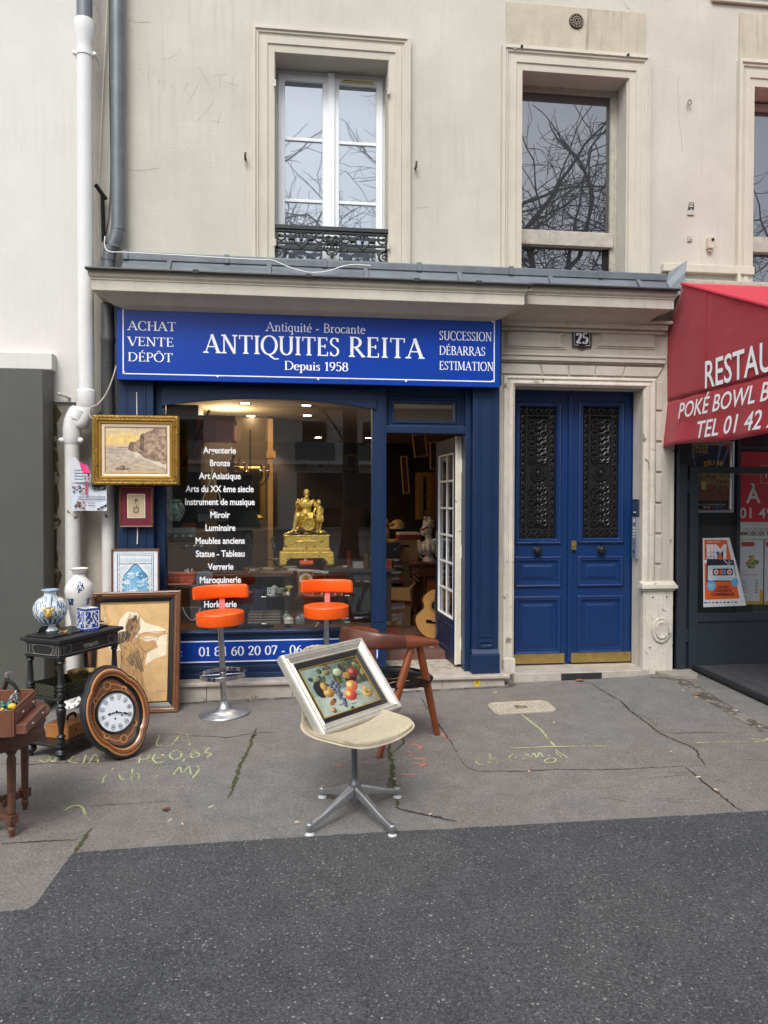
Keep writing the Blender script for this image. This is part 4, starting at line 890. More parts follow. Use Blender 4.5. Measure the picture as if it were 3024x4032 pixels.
b.tube([c_-d_*.05,c_+d_*.03],rp*1.26,24); b.lathe([(rl*1.25,zl+.03),(rl*1.25,zl-.05),(rl*1.1,zl-.09),(rl,zl-.1)],(xl,yp,0),28); b.build('bend',M_pipe,PA)
b = mbw(PA); b.lathe([(rl,zl-.05),(rl,zb-.01)],(xl,yp,0),26); b.build('lower_pipe',M_pipew,PA)
zc2 = at(286,1734,yp).z; b = mbw(PA); b.lathe([(rl*1.1,zc2-.018),(rl*1.1,zc2+.018)],(xl,yp,0),24)
for s_ in (-1,1): b.ball((xl+s_*rl*1.25,yp-.03,zc2),(.024,.012,.02))
b.build('pipe_clamp',M_pipe,PA)
PB = thing('drainpipe','grey zinc drainpipe passing behind the cornice, its foot painted white','drainpipe',(at(430,1500,5.93).x,5.93,0))
yq = 5.955; xu2 = at(463,500,yq).x; rq = (at(489,500,yq).x-at(438,500,yq).x)/2; xb2 = at(428,1300,yq).x
zt1 = at(463,890,yq).z; zt2 = at(428,1030,yq).z
b = mbw(PB); b.tube([(xu2,yq,7.5),(xu2,yq,zt1)],rq,24); b.tube(catmull([(xu2,yq,zt1+.01),(xu2-.005,yq,zt1-.05),(xu2-.035,yq,zt1-.15),(xb2+.01,yq,zt2+.07),(xb2,yq,zt2)],5),rq*1.04,24); b.tube([(xb2,yq,zt2+.01),(xb2,yq,3.05)],rq,24)
for zz in (zt1-.02,zt2+.02,zt1-.16): b.tube([((xu2 if zz > zt1-.1 else (xb2 if zz < zt2+.1 else (xu2+xb2)/2)),yq,zz-.012),((xu2 if zz > zt1-.1 else (xb2 if zz < zt2+.1 else (xu2+xb2)/2)),yq,zz+.012)],rq*1.1,24)
b.build('upper_pipe',M_zinc,PB)
zs = at(425,1900,yq).z
xd = at(425,1500,yq).x; M_pipeg = mat('dark_worn_pipe',S(92,92,92),.5,metal=.2,var=.3,vscale=6,streak=.4,streak_col=S(150,150,148),chips=(S(160,158,152),14,.69))
b = mbw(PB); b.lathe([(rq*1.02,zs+.15),(rq*1.02,2.75),(rq*1.15,2.76),(rq*1.15,2.80),(rq*1.05,2.82),(rq*1.02,3.06)],(xd,yq,0),24); b.build('middle_pipe',M_pipeg,PB)
b = mbw(PB); b.lathe([(rq*1.04,gz(xd)-.01),(rq*1.04,zs+.15)],(xd,yq,0),24); b.build('lower_pipe',M_pipew,PB)
def cable(name,lab,P,r,col,m=None):
    b = MB(col); b.tube(catmull(P,6),r,6); o = b.build(name,m or M_att); return tag(o,lab,'cable')
yk = 6.035
cable('cable','thin white cable hanging down the wall between the two drainpipes',[tuple(at(u,v,yk-.02)) for u,v in ((424,-40),(414,180),(402,420),(390,700),(386,830),(392,980),(390,1048))],.0045,S(226,222,205))
cable('cable','dark grey cable running down beside the zinc drainpipe',[tuple(at(u,v,yk)) for u,v in ((430,-40),(431,300),(436,640),(432,800),(424,880),(412,940))],.004,S(70,72,74))
cable('cable','thin white cable sagging along the zinc flashing under the left window',[tuple(at(u,v,5.86)) for u,v in ((414,930),(412,965),(430,990),(505,994))]+[tuple(at(u,v,5.845)) for u,v in ((760,1008),(1010,1022),(1070,1024),(1140,1052),(1215,1072),(1290,1068),(1345,1050),(1395,1042),(1460,1046))],.0045,S(232,232,228))
cable('cable','pale twisted cable looping from the sign down to the drainpipe bend',[tuple(at(u,v,5.80)) for u,v in ((458,1440),(440,1500),(415,1555),(385,1592),(358,1604),(352,1630),(362,1648))],.0055,S(190,184,172))
BR = thing('wall_bracket','black steel angle bracket on the wall beside the zinc drainpipe','bracket',tuple(at(410,960,yk)))
b = mbw(BR,(.015,.014,.013)); P = [at(u,v,5.98) for u,v in ((376,727),(417,785),(420,785))]
b.tube([tuple(at(376,727,5.97)),tuple(at(418,786,6.0))],.017,4); b.tube([tuple(at(403,770,6.0)),tuple(at(408,950,6.0))],.016,4); b.tube([tuple(at(405,945,6.0)),tuple(at(424,966,6.03))],.016,4); b.build('bracket_arm',M_attm,BR)
for lab,u,v,hgt in (('short rusty iron peg in the wall left of the white window',967,624,.05),('short rusty iron peg in the wall right of the white window',1635,660,.055)):
    p = at(u,v,YW); b = MB(S(92,80,70)); b.tube([(0,.02,-.012),(0,-.05,-.004),(0,-.055,.004)],.009,8); b.tube([(0,-.05,-.02),(.002,-.052,hgt-.025)],[.010,.008],8); o = b.build('iron_peg',M_attm); o.location = p; tag(o,lab,'peg','iron pegs beside the white window')
p = at(2708,410,YW); b = MB(S(150,138,120)); b.tube(arc(0,0,.016,.022,-60,250,12) and [(x,-.03,z) for x,z in arc(0,0,.016,.022,-60,250,12)],.006,6); b.tube([(0,.01,.02),(0,-.03,.022)],.006,6); o = b.build('wall_ring',M_attm); o.location = p; tag(o,'painted iron ring on the wall between the two right windows','ring')
p = at(2718,822,YW); WB = thing('metal_fixing','flat slotted metal fixing plate left on the wall right of the dark window','fixing',tuple(p))
b = MB(S(66,68,70)); b.prism([(-.028,-.02),(.03,-.02),(.028,.052),(-.01,.052)],-.008,-.001); b.build('plate',M_attm,WB)
b = MB(S(188,184,172)); b.prism([(-.03,-.055),(.03,-.055),(.03,-.02),(.01,-.01),(-.03,-.02)],-.012,-.001); b.box(-.010,.020,-.010,-.0075,.034,.045); b.box(-.014,.018,-.010,-.0075,.012,.026); b.ball((0,-.012,-.01),.007,seg=8,ring=5); b.build('white_foot',M_attm,WB)
p = at(2790,960,YW); b = MB(S(196,188,170)); b.box(-.026,.028,-.045,-.001,-.05,.045); b.box(-.014,.014,-.03,-.001,-.075,-.05); b.lathe([(.014,-.052),(.014,-.046)],(.012,0,.022),12,(0.02,0.015,0.01),axis='y'); o = b.build('junction_box',M_attm,bevel=.004); o.location = p; tag(o,'small plaster covered box with a hole low on the right wall','box')
p = at(2714,940,YW); b = MB(S(178,172,158)); b.box(-.02,.02,-.014,-.001,-.025,.02); b.box(-.008,.012,-.018,-.014,-.014,.006); o = b.build('wall_clip',M_attm,bevel=.003); o.location = p; tag(o,'small square wall clip below the slotted fixing plate','clip')
p = at(262,1562,YN); b = MB(S(214,208,198)); b.tube([(.035,.02,-.016),(0,-.05,.0),(-.03,-.07,.010)],.010,8); b.ball((-.03,-.07,.01),.016,seg=8,ring=6); o = b.build('wall_hook',M_att); o.location = p; tag(o,'white painted hook in the dirty wall left of the drainpipe bend','hook')
# ================================================================= goods on the pavement
def atz(u,v,z):
    r = ray(u,v); r = r*((z-HC)/r.z); return Vector((r.x,r.y,z))
TILT = -SLOPE
M_orange = mat('orange_vinyl',S(236,88,8),.38,var=.10,vscale=9,bump=.22,bscale=22,spec=.5)
M_chrome = mat('chrome',(.60,.61,.62),.16,metal=1.0,var=.1,vscale=20)
M_alu = mat('brushed_aluminium',(.50,.51,.53),.34,metal=.9,var=.12,vscale=30)
M_pink = mat('pink_plastic',S(214,130,128),.35,var=.05)
# ---- bar stool
g0 = gnd(884,2810)
ST = thing('bar_stool','orange vinyl bar stool with its chrome foot ring in full view, left of two','bar stool',g0,(0,TILT-.018,0),'orange bar stools')
b = MB(); b.lathe([(.0,0),(.182,0),(.186,.004),(.182,.012),(.14,.020),(.07,.034),(.042,.055),(.030,.085),(.027,.10)],seg=40,cap=False); b.build('base',M_alu,ST)
b = MB(); b.lathe([(.0225,.09),(.0225,.655)],seg=20); b.lathe([(.007,-.004),(.007,.004)],(0,-.0225,.62),8,(.02,.02,.02),axis='y'); b.build('column',M_chrome,ST)
b = MB(); n = 40
vs = [];
for k in range(n):
    a = 2*pi*k/n
    for r_,z_ in ((.165,.275),(.170,.275),(.170,.303),(.165,.303)): vs.append((r_*cos(a),r_*sin(a),z_))
b.add(vs,[(k*4+i,k*4+(i+1) % 4,((k+1) % n)*4+(i+1) % 4,((k+1) % n)*4+i) for k in range(n) for i in range(4)])
b.box(-.166,.166,-.010,.010,.286,.292); b.lathe([(.027,.272),(.027,.306)],seg=16); b.build('foot_ring',M_chrome,ST,bevel=.001)
b = MB(); b.lathe([(.0,.655),(.160,.655),(.169,.660),(.172,.672),(.172,.728),(.1715,.7315),(.1735,.734),(.170,.742),(.158,.7465),(.08,.745),(.0,.744)],seg=48,cap=False); b.build('seat',M_orange,ST)
b = MB(); b.box(-.021,.021,.172,.178,.64,.84); b.box(-.021,.021,.10,.178,.640,.645); b.build('back_bracket',M_pink,ST,bevel=.001)
def pad():
    b = MB(); P = []; n = 22
    for i in range(n+1):
        a = radians(-54+108*i/n); x = .235*sin(a)*1.02; y = .205*cos(a)-.032;
        e = min(1,min(i,n-i)/1.6); P.append((x,y,atan2(1,1) and a,e))
    vs = []; seg = 16
    for x,y,a,e in P:
        nx,ny = sin(a),cos(a)
        for k in range(seg):
            t = 2*pi*k/seg; c = abs(cos(t))**.55*(1 if cos(t) > 0 else -1); s_ = abs(sin(t))**.45*(1 if sin(t) > 0 else -1)
            w = .021*(.55+.45*e); h = .052*(.86+.14*e); vs.append((x+nx*c*w,y+ny*c*w,.875+s_*h))
    b.add(vs,[(i*seg+k,i*seg+(k+1) % seg,(i+1)*seg+(k+1) % seg,(i+1)*seg+k) for i in range(n) for k in range(seg)],smooth=True)
    b.add(vs[:seg],[tuple(range(seg))[::-1]],smooth=True); b.add(vs[-seg:],[tuple(range(seg))],smooth=True); return b
pad().build('backrest',M_orange,ST,sharp=60)
p2 = atz(1286,2384,.735); dup(ST,(p2.x,p2.y,gz(p2.x)-.01),(0,TILT+.02,radians(-5)),'orange vinyl bar stool whose base hides behind the tilted still life')
# ---- swivel shell chair
f4 = [gnd(*q) for q in ((1220,3288),(1545,3293),(1565,3140),(1270,3140))]; cc = sum(f4,Vector())/4
CH = thing('swivel_chair','cream fabric shell chair on a four legged metal pedestal, a fruit painting propped on it','chair',(cc.x,cc.y,gz(cc.x)),(0,TILT,0))
for q in f4:
    d = Vector((q.x-cc.x,q.y-cc.y,0)); L = d.length; a = atan2(d.y,d.x)
    b = MB(); b.M = Matrix.Rotation(a,4,'Z')
    sec = [(.0,.155,.105,.024),(.03,.150,.095,.024),(.10,.122,.076,.021),(.20,.078,.046,.016),(L-.01,.052,.024,.013),(L+.012,.050,.022,.012)]
    vs = []
    for x,zt,zb,w in sec: vs += [(x,-w*.55,zt),(x,w*.55,zt),(x,w*.8,zt-.012),(x,w*.5,zb),(x,-w*.5,zb),(x,-w*.8,zt-.012)]
    b.add(vs,[(i*6+k,i*6+(k+1) % 6,(i+1)*6+(k+1) % 6,(i+1)*6+k) for i in range(len(sec)-1) for k in range(6)]); b.add(vs[-6:],[tuple(range(6))])
    b.lathe([(.0165,.018),(.018,.022),(.018,.050),(.015,.056),(0,.057)],(L,0,0),16,cap=False)
    lg = b.build('leg',M_alu,CH,bevel=.003)
    b = MB(); b.M = Matrix.Rotation(a,4,'Z'); b.lathe([(0,0),(.022,0),(.024,.003),(.019,.010),(.010,.02)],(L,0,0),16,cap=False); b.build('glide',mat('white_nylon',S(188,190,192),.4),lg)
b = MB(); b.lathe([(.026,.075),(.030,.10),(.030,.150),(.022,.168),(.0165,.178),(.0155,.19),(.0155,.335),(.026,.345),(.027,.352),(.027,.375),(.023,.384),(.019,.386)],seg=24); b.build('pedestal_column',mat('grey_metal',S(118,120,126),.35,metal=.7,var=.08),CH)
b = MB((.02,.02,.02)); pr = []
z = .384
while z < .395: pr += [(.0115,z),(.0135,z+.0025)]; z += .005
b.lathe(pr,seg=14); b.build('screw',M_attg,CH)
FD = Vector((.47,-.88,0)).normalized()
ca = atan2(FD.y,FD.x)
RS = Matrix.Rotation(ca,4,'Z') @ Matrix.Translation((-.058,.018,0)) @ Matrix.Diagonal((1.1,1.1,1.0,1))
prof = [(.235,.413,.150),(.225,.428,.190),(.17,.433,.218),(.09,.427,.230),(.0,.424,.228),(-.09,.430,.208),(-.165,.448,.168),(-.225,.50,.138),(-.262,.57,.128),(-.292,.65,.124),(-.315,.715,.118),(-.328,.757,.100),(-.333,.780,.065)]
prof = [(a,z-.015,w) for a,z,w in prof]
pp = catmull(prof,4); nt_ = 17
def shell(off,shrink,edge):
    vs = []
    for i,(x,z,w) in enumerate(pp):
        t = i/(len(pp)-1)
        for k in range(nt_):
            q = -1+2*k/(nt_-1); w_ = w-shrink; y = w_*q
            up = (.030 if t < .45 else .030+.0*t)*abs(q)**2.6
            seat = max(0,1-t/.5); bk = max(0,min(1,(t-.4)/.25))
            fx = x+bk*.045*abs(q)**2.2; fz = z+seat*up*.9+(1-seat)*(1-bk)*up
            vs.append((fx-off*bk*-1,y,fz+off*(1-bk)))
    n = len(pp); return vs,[(i*nt_+k,i*nt_+k+1,(i+1)*nt_+k+1,(i+1)*nt_+k) for i in range(n-1) for k in range(nt_-1)]
def solid(off,th,shrink):
    a,fs = shell(off,shrink,0); c,_ = shell(off-th,shrink,0); n = len(pp); N = n*nt_
    rim = [k for k in range(nt_)] + [i*nt_+nt_-1 for i in range(1,n)] + [(n-1)*nt_+k for k in range(nt_-2,-1,-1)] + [i*nt_ for i in range(n-2,0,-1)]
    F = fs + [tuple(q+N for q in f)[::-1] for f in fs] + [(rim[i],rim[(i+1) % len(rim)],rim[(i+1) % len(rim)]+N,rim[i]+N) for i in range(len(rim))]
    return a+c,F
b = MB(); b.M = RS; v_,f_ = solid(.0,.007,0); b.add(v_,f_,smooth=True); b.build('shell',mat('cream_shell',S(226,212,186),.4,var=.05),CH,sharp=50,bevel=.002)
b = MB(); b.M = RS; v_,f_ = solid(.014,.0135,.010); b.add(v_,f_,smooth=True); b.build('fabric_pad',mat('woven_wool',S(196,184,156),.95,var=.22,vscale=90,bump=.6,bscale=320,streak=.2,streak_col=S(140,120,90)),CH,sharp=70,bevel=.004)
# ---- painters' helpers
def vnoise(seed):
    R = random.Random(seed); T = [[R.random() for _ in range(64)] for _ in range(64)]
    def f(x,y):
        xi,yi = int(math.floor(x)),int(math.floor(y)); a,b_ = x-xi,y-yi; a = a*a*(3-2*a); b_ = b_*b_*(3-2*b_)
        g = lambda i,j: T[i & 63][j & 63]
        return (g(xi,yi)*(1-a)+g(xi+1,yi)*a)*(1-b_)+(g(xi,yi+1)*(1-a)+g(xi+1,yi+1)*a)*b_
    return lambda x,y: .6*f(x,y)+.3*f(2.1*x+7,2.1*y+3)+.1*f(4.3*x,4.3*y)
lerp = lambda A,B,t: tuple(a+(b_-a)*max(0,min(1,t)) for a,b_ in zip(A,B))
def paint(mb,x0,x1,z0,z1,y,nx,nz,fn):
    vs = [(x0+(x1-x0)*i/nx,y,z0+(z1-z0)*j/nz) for j in range(nz+1) for i in range(nx+1)]
    o = len(mb.v); mb.v += [tuple(mb.M @ Vector(p)) for p in vs]
    for j in range(nz):
        for i in range(nx):
            mb.f.append([o+j*(nx+1)+i,o+j*(nx+1)+i+1,o+(j+1)*(nx+1)+i+1,o+(j+1)*(nx+1)+i]); mb.c.append(fn((i+.5)/nx,(j+.5)/nz)); mb.m.append(mb.mi); mb.s.append(False)
N1,N2,N3 = vnoise(1),vnoise(2),vnoise(3)
def still_life(u,v):
    n = N1(u*14,v*11)-.5; m = N2(u*30,v*24)-.5; uu,vv = (u-.53)/1.2+.53,(v-.42)/1.18+.45
    c = lerp(S(132,152,142),S(52,62,48),(u*1.6-.35)*(1 if v > .45 else .0)+n*.7) if v > .42+.03*n else lerp(S(166,178,164),S(140,140,120),n+.3)
    if v < .45 and u > .62: c = lerp(c,S(98,96,74),(u-.62)*1.6+n*.5)
    def ell(cx,cz,rx,rz,col,dk,hi=None,rot=0):
        nonlocal c
        a,b_ = (uu-cx),(vv-cz)*.75; a,b_ = a*cos(rot)+b_*sin(rot),-a*sin(rot)+b_*cos(rot); d = (a/rx)**2+(b_/rz)**2
        if d < 1:
            s_ = .5-.5*(a/rx)*.8+.45*(b_/rz); c = lerp(dk,col,s_*1.1+m*.25)
            if hi: c = lerp(c,hi,(1-((a/rx+.35)**2+(b_/rz-.35)**2)*3)*.8)
    R = random.Random(4)
    for k in range(34):
        x = R.uniform(.15,.92); z = R.uniform(.60,.94)-.20*abs(x-.55); g_ = R.random()
        ell(x,z,R.uniform(.035,.07),R.uniform(.018,.04),[S(96,100,56),S(66,66,36),S(124,84,44),S(150,150,100)][int(g_*3.99)],S(34,34,22),None,R.uniform(-1.5,1.5))
    ell(.56,.76,.06,.05,S(190,200,160),S(110,122,80)); ell(.22,.55,.075,.11,S(30,26,30),S(12,10,14)); ell(.70,.60,.09,.06,S(36,28,36),S(12,10,14))
    ell(.66,.66,.055,.045,S(176,140,60),S(110,70,30))
    ell(.77,.69,.075,.066,S(150,40,44),S(66,14,24),S(206,130,90)); ell(.31,.46,.07,.062,S(196,158,66),S(120,66,34),S(226,206,130)); ell(.285,.58,.040,.055,S(200,166,76),S(130,84,40))
    R = random.Random(9)
    for k in range(26):
        t = k/26; ell(.44+R.uniform(-.055,.055)*(1.2-t),.62-t*.46,.021,.021,S(64,62,92),S(14,12,22),S(150,150,180))
    ell(.655,.47,.082,.072,S(222,150,82),S(150,54,40),S(240,220,140)); ell(.575,.33,.086,.078,S(214,96,62),S(140,28,36),S(238,214,120))
    ell(.815,.27,.068,.052,S(206,168,76),S(130,84,40),S(232,206,130)); ell(.80,.34,.036,.05,S(210,174,84),S(150,100,46))
    ell(.30,.30,.06,.03,S(150,92,40),S(80,44,22),None,.5); ell(.255,.165,.036,.036,S(170,110,70),S(84,44,30),S(220,180,140)); ell(.50,.115,.026,.022,S(30,34,46),S(8,10,16),S(150,160,170))
    if v < .45:
        for sx,sz,rx in ((.36,.145,.05),(.56,.10,.05),(.68,.235,.09),(.9,.22,.08),(.42,.35,.07)):
            d = ((u-sx)/rx)**2+((v-sz)/.018)**2
            if d < 1 and c[1] > .12: c = lerp(c,S(84,84,66),.7)
    return tuple(max(0.003,q*(1+.25*m)) for q in c)
def seascape(u,v):
    n = N1(u*16,v*12)-.5; m = N2(u*34,v*40)-.5; w = N3(u*10,v*46)-.5
    hor = .555
    edge = .56+.10*N2(v*9,3)-.0*(v); top = .60+.42*max(0,(u-.38))**.6+.05*(N3(u*26,1)-.5)
    if v > hor:
        c = lerp(S(226,186,150),S(232,200,120),(v-hor)/.16+n*.5); c = lerp(c,S(206,190,164),(v-.75)/.25+n*.8)
        if v < hor+.05: c = lerp(S(196,164,152),c,(v-hor)/.05)
        if u < .38 and v < hor+.018 and u > .2: c = S(124,124,130)
    else:
        c = lerp(S(170,152,140),S(206,190,166),w*2.2+.5+n*.5)
        if v < .22: c = lerp(c,S(196,176,146),.5+w)
        if .16 < u < .38 and .06 < v < .17 and N2(u*30,v*34) > .42 and v < .17-abs(u-.28)*.6: c = lerp(S(92,66,62),S(150,118,100),n+.4)
    def pw(T):
        for (a0,b0),(a1,b1) in zip(T[:-1],T[1:]):
            if a0 <= u <= a1: return b0+(b1-b0)*(u-a0)/(a1-a0)
        return -9 if T[0][1] > .5 else 9
    inside = u > .37+.02*(N2(v*22,9)-.5) and v < pw(((.36,.54),(.40,.665),(.46,.68),(.55,.73),(.575,.85),(.63,.88),(.72,.93),(.82,1.02),(1,1.1)))+.035*(N3(u*30,2)-.5) and v > pw(((.36,.51),(.5,.46),(.62,.36),(.75,.28),(.88,.23),(1,.19)))+.06*n
    if inside:
        f = N1(u*18+5,v*20); c = lerp(S(112,90,82),S(196,168,136),f*1.5-.25)
        if u < .46 or (.565 < u < .63 and v > .5): c = lerp(c,S(70,54,56),.65)
    elif u > .42 and v < .50 and v > .44-.46*(u-.42)-.07: c = lerp(c,S(226,214,194),.55+n)
    return tuple(max(.004,q*(1+.22*m)) for q in c)
M_gilt = mat('gilt_frame',S(158,122,52),.42,metal=.45,var=.35,vscale=26,bump=.5,bscale=75,chips=(S(92,66,28),28,.60))
M_gilts = mat('gilt_plain',S(176,140,62),.38,metal=.5,var=.2,vscale=12)
M_linen = mat('linen_slip',S(226,212,190),.85,var=.06,vscale=40)
M_woodf = mat('walnut_frame',S(122,78,46),.42,var=.2,vscale=5,wood=((8,8,8),S(66,38,20),.8),coat=.2)
M_blackf = mat('black_frame',S(26,24,24),.35,var=.3,vscale=14)
M_silver = mat('silver_leaf_frame',S(198,194,182),.38,metal=.45,var=.16,vscale=9,bump=.12,bscale=40,streak=.3,streak_col=S(150,138,112))
# ---- still life on the chair : local x right, z up, faces -y
e1 = Vector((.7246,.6892,.0053)).normalized(); e2 = Vector((-.4707,.4529,.7572)); e2 = (e2-e1*e2.dot(e1)).normalized(); e3 = e2.cross(e1)
SLm = Matrix((( e1.x,e3.x,e2.x),(e1.y,e3.y,e2.y),(e1.z,e3.z,e2.z)))
SLP = thing('framed_painting','still life of fruit in a wide silver frame, leaning tilted on the cream chair','painting',Vector((.136,3.451,.436)),tuple(SLm.to_euler()))
w,h = .604,.4535
b = MB(); b.frame(0,w,0,h,0,[(0,.045),(0,.010),(.004,.0),(.010,-.006),(.017,-.004),(.020,.002),(.024,.002),(.028,-.003),(.044,.010),(.050,.015),(.053,.012),(.057,.012),(.060,.020)])
b.box(.004,w-.004,.040,.048,.004,h-.004); b.build('frame',M_silver,SLP,bevel=.0015)
b = MB(); b.frame(.059,w-.059,.059,h-.059,0,[(0,.02),(.004,.018),(.026,.030),(.028,.032)]); b.build('inner_frame',M_blackf,SLP)
b = MB(); b.frame(.086,w-.086,.086,h-.086,0,[(0,.031),(.001,.028),(.005,.028),(.006,.034)]); b.build('gilt_slip',M_gilts,SLP)
b = MB(); paint(b,.0915,w-.0915,.0915,h-.0915,.034,112,72,still_life); b.build('canvas',M_canvas,SLP)
# ---- danish armchair
FC = Vector((.571,4.665,0)); fw = Vector((.768,.640,0)).normalized(); rt = Vector((fw.y,-fw.x,0))
AC = thing('armchair','bent teak armchair with a curved back and a torn shiny black seat','armchair',(FC.x,FC.y,gz(FC.x)),(0,0,atan2(fw.y,fw.x)))
M_teak = mat('teak',S(150,74,32),.36,var=.2,vscale=6,wood=((3,30,30),S(70,30,14),.8),coat=.25)
M_teakd = mat('worn_dark_teak',S(104,52,32),.42,var=.45,vscale=7,wood=((4,24,24),S(48,28,22),.8),coat=.15)
def leg4(top,bot,r0,r1):
    b = MB(); d = [(top[i]+(bot[i]-top[i])*.45) for i in range(3)]; b.tube([top,d,bot],[r0,r0*1.12,r1],10); return b
for s_ in (-1,1):
    leg4((.06,s_*.235,.645),(.285,s_*.205,0),.0235,.019).build('leg',M_teak,AC); leg4((-.0,s_*.235,.645),(-.265,s_*.205,0),.0235,.019).build('leg',M_teak,AC)
for x_ in (.17,-.15):
    b = MB(); b.tube([(x_,-.21,.355),(x_,0,.345),(x_,.21,.355)],[.016,.02,.016],8,flat=(.7,1.2)); b.build('rail',M_teak,AC)
bow = catmull([(.20,-.262,.640),(.12,-.262,.655),(.0,-.250,.672),(-.12,-.225,.685),(-.235,-.15,.695),(-.285,0,.70),(-.235,.15,.695),(-.12,.225,.685),(.0,.250,.672),(.12,.262,.655),(.20,.262,.640)],5)
def bowpart(i0,i1):
    b = MB(); vs = []; seg = 12; n = len(bow)
    for i in range(i0,i1+1):
        p = Vector(bow[i]); t = (Vector(bow[min(i+1,n-1)])-Vector(bow[max(i-1,0)])).normalized(); side = t.cross(Vector((0,0,1))).normalized(); q = abs(i-(n-1)/2)/((n-1)/2)
        hh = .040*(1-q)**.8+.017; th = .010+.012*q; lean = .25*(1-q)
        for k in range(seg):
            a = 2*pi*k/seg; s_ = math.copysign(abs(sin(a))**.7,sin(a)); c_ = math.copysign(abs(cos(a))**.7,cos(a))
            vs.append(p+side*(c_*th+s_*hh*lean)+Vector((0,0,s_*hh-.01)))
    m = i1-i0+1; b.add(vs,[(i*seg+k,i*seg+(k+1) % seg,(i+1)*seg+(k+1) % seg,(i+1)*seg+k) for i in range(m-1) for k in range(seg)],smooth=True)
    b.add(vs[:seg],[tuple(range(seg))[::-1]]); b.add(vs[-seg:],[tuple(range(seg))]); return b
n = len(bow)-1
bowpart(13,n-13).build('backrest',M_teakd,AC,sharp=60); bowpart(0,13).build('armrest',M_teak,AC,sharp=60); bowpart(n-13,n).build('armrest',M_teak,AC,sharp=60)
b = MB(S(14,13,14)); vs = []; R_,A_ = 9,36
for i in range(R_+1):
    r_ = i/R_
    for k in range(A_):
        a = 2*pi*k/A_; s_ = abs(cos(a))**.75*math.copysign(1,cos(a)); c_ = abs(sin(a))**.75*math.copysign(1,sin(a))
        vs.append((.255*r_*s_+.035,.250*r_*c_-.02,.405-.022*(1-r_**2)+.030*r_**4*(abs(cos(a)))+(-.03 if i == R_ else 0)))
b.add(vs,[(i*A_+k,i*A_+(k+1) % A_,(i+1)*A_+(k+1) % A_,(i+1)*A_+k) for i in range(R_) for k in range(A_)],smooth=True)
b.add([vs[R_*A_+k] for k in range(A_)],[tuple(range(A_))[::-1]])
seat = b.build('seat',M_attg,AC,sharp=60)
b = MB(S(206,182,140)); rr = random.Random(2)
def tear(P,w0):
    P = catmull(P,8); Ws = [w0*(.4+rr.random()*.9) for _ in P]; Ws[0] = Ws[-1] = .001
    zf = lambda x,y: .405-.022*(1-min(1,hypot((x-.035)/.255,(y+.02)/.250))**2)+.0035
    A,B_ = [],[]
    for i in range(len(P)):
        dx = P[min(i+1,len(P)-1)][0]-P[max(0,i-1)][0]; dy = P[min(i+1,len(P)-1)][1]-P[max(0,i-1)][1]; l = hypot(dx,dy); q = Ws[i]/2
        A.append((P[i][0]-dy/l*q,P[i][1]+dx/l*q)); B_.append((P[i][0]+dy/l*q,P[i][1]-dx/l*q))
    m = len(P); b.add([(p[0],p[1],zf(*p)) for p in A+B_],[(i,m+i,m+i+1,i+1) for i in range(m-1)])
tear([(-.14,-.02),(-.03,.02),(.06,-.03),(.17,-.05)],.012); tear([(-.10,-.12),(-.02,-.10),(.04,-.13),(.07,-.15)],.014); tear([(.0,-.10),(.01,-.15)],.012)
b.build('torn_upholstery',M_attm,seat)
# ---- hanging pictures
def picture(name,lab,px_,Y,prof,fm,cat='picture',th=.03):
    x0,x1,z0,z1 = rect(*px_,Y); t = thing(name,lab,cat,((x0+x1)/2,Y,z0)); w,h = x1-x0,z1-z0
    b = MB(); b.frame(-w/2,w/2,0,h,0,prof); b.box(-w/2+.004,w/2-.004,th-.004,th,.004,h-.004); b.build('frame',fm,t,bevel=.001); return t,w,h
PH = thing('hanging_cord','white cord hanging down the left blue pilaster behind the framed pictures','cord',tuple(at(538,1524,YP-.004)))
b = mbw(PH,S(220,216,205)); x_ = at(538,1524,YP-.01).x
b.tube([(x_,YP-.008,2.37),(x_+.004,YP-.010,1.9),(x_+.004,YP-.02,1.56)],.0038,6); b.tube([(x_+.002,YP-.012,1.57),(x_+.006,YP-.010,1.42),(x_+.002,YP-.014,1.20)],.0045,6); b.ball((x_+.005,YP-.012,1.385),.009,S(60,60,60),8,5); b.build('cord',M_attm,PH)
t,w,h = picture('framed_painting','oil painting of a sea cliff at sunset in an ornate gilt frame',(363,1635,704,1910),5.745,[(0,.05),(0,.0),(.005,-.008),(.014,-.012),(.026,-.006),(.036,-.012),(.044,-.004)],M_gilt,'painting',.06)
b = MB(); b.frame(-w/2+.043,w/2-.043,.043,h-.043,0,[(0,-.004),(.004,.002),(.008,-.004),(.016,-.004),(.022,.006),(.026,.008)]); b.build('gilt_moulding',M_gilts,t)
b = MB(); b.frame(-w/2+.068,w/2-.068,.068,h-.068,0,[(0,.008),(.002,.004),(.020,.010)]); b.build('linen_slip',M_linen,t)
b = MB(); b.frame(-w/2+.087,w/2-.087,.087,h-.087,0,[(0,.010),(.001,.006),(.007,.012)]); b.build('inner_moulding',M_gilts,t)
b = MB(); paint(b,-w/2+.092,w/2-.092,.092,h-.092,.012,84,60,seascape); b.build('canvas',M_canvas,t)
b = MB()
rr = random.Random(12)
def relief(xa,za,xb,zb,n_):
    for k in range(n_):
        f = (k+.5)/n_; x,z = xa+(xb-xa)*f,za+(zb-za)*f; s_ = 1 if k % 2 else -1
        dx,dz = (0,.008*s_) if abs(xb-xa) > abs(zb-za) else (.008*s_,0)
        b.tube([(x+q[0]+dx,-.010,z+q[1]+dz) for q in arc(0,0,.0075,.0075,rr.uniform(0,90),rr.uniform(220,300),7)],.0028,5)
        b.ball((x-dx,-.009,z-dz),(.005,.004,.005),seg=6,ring=4)
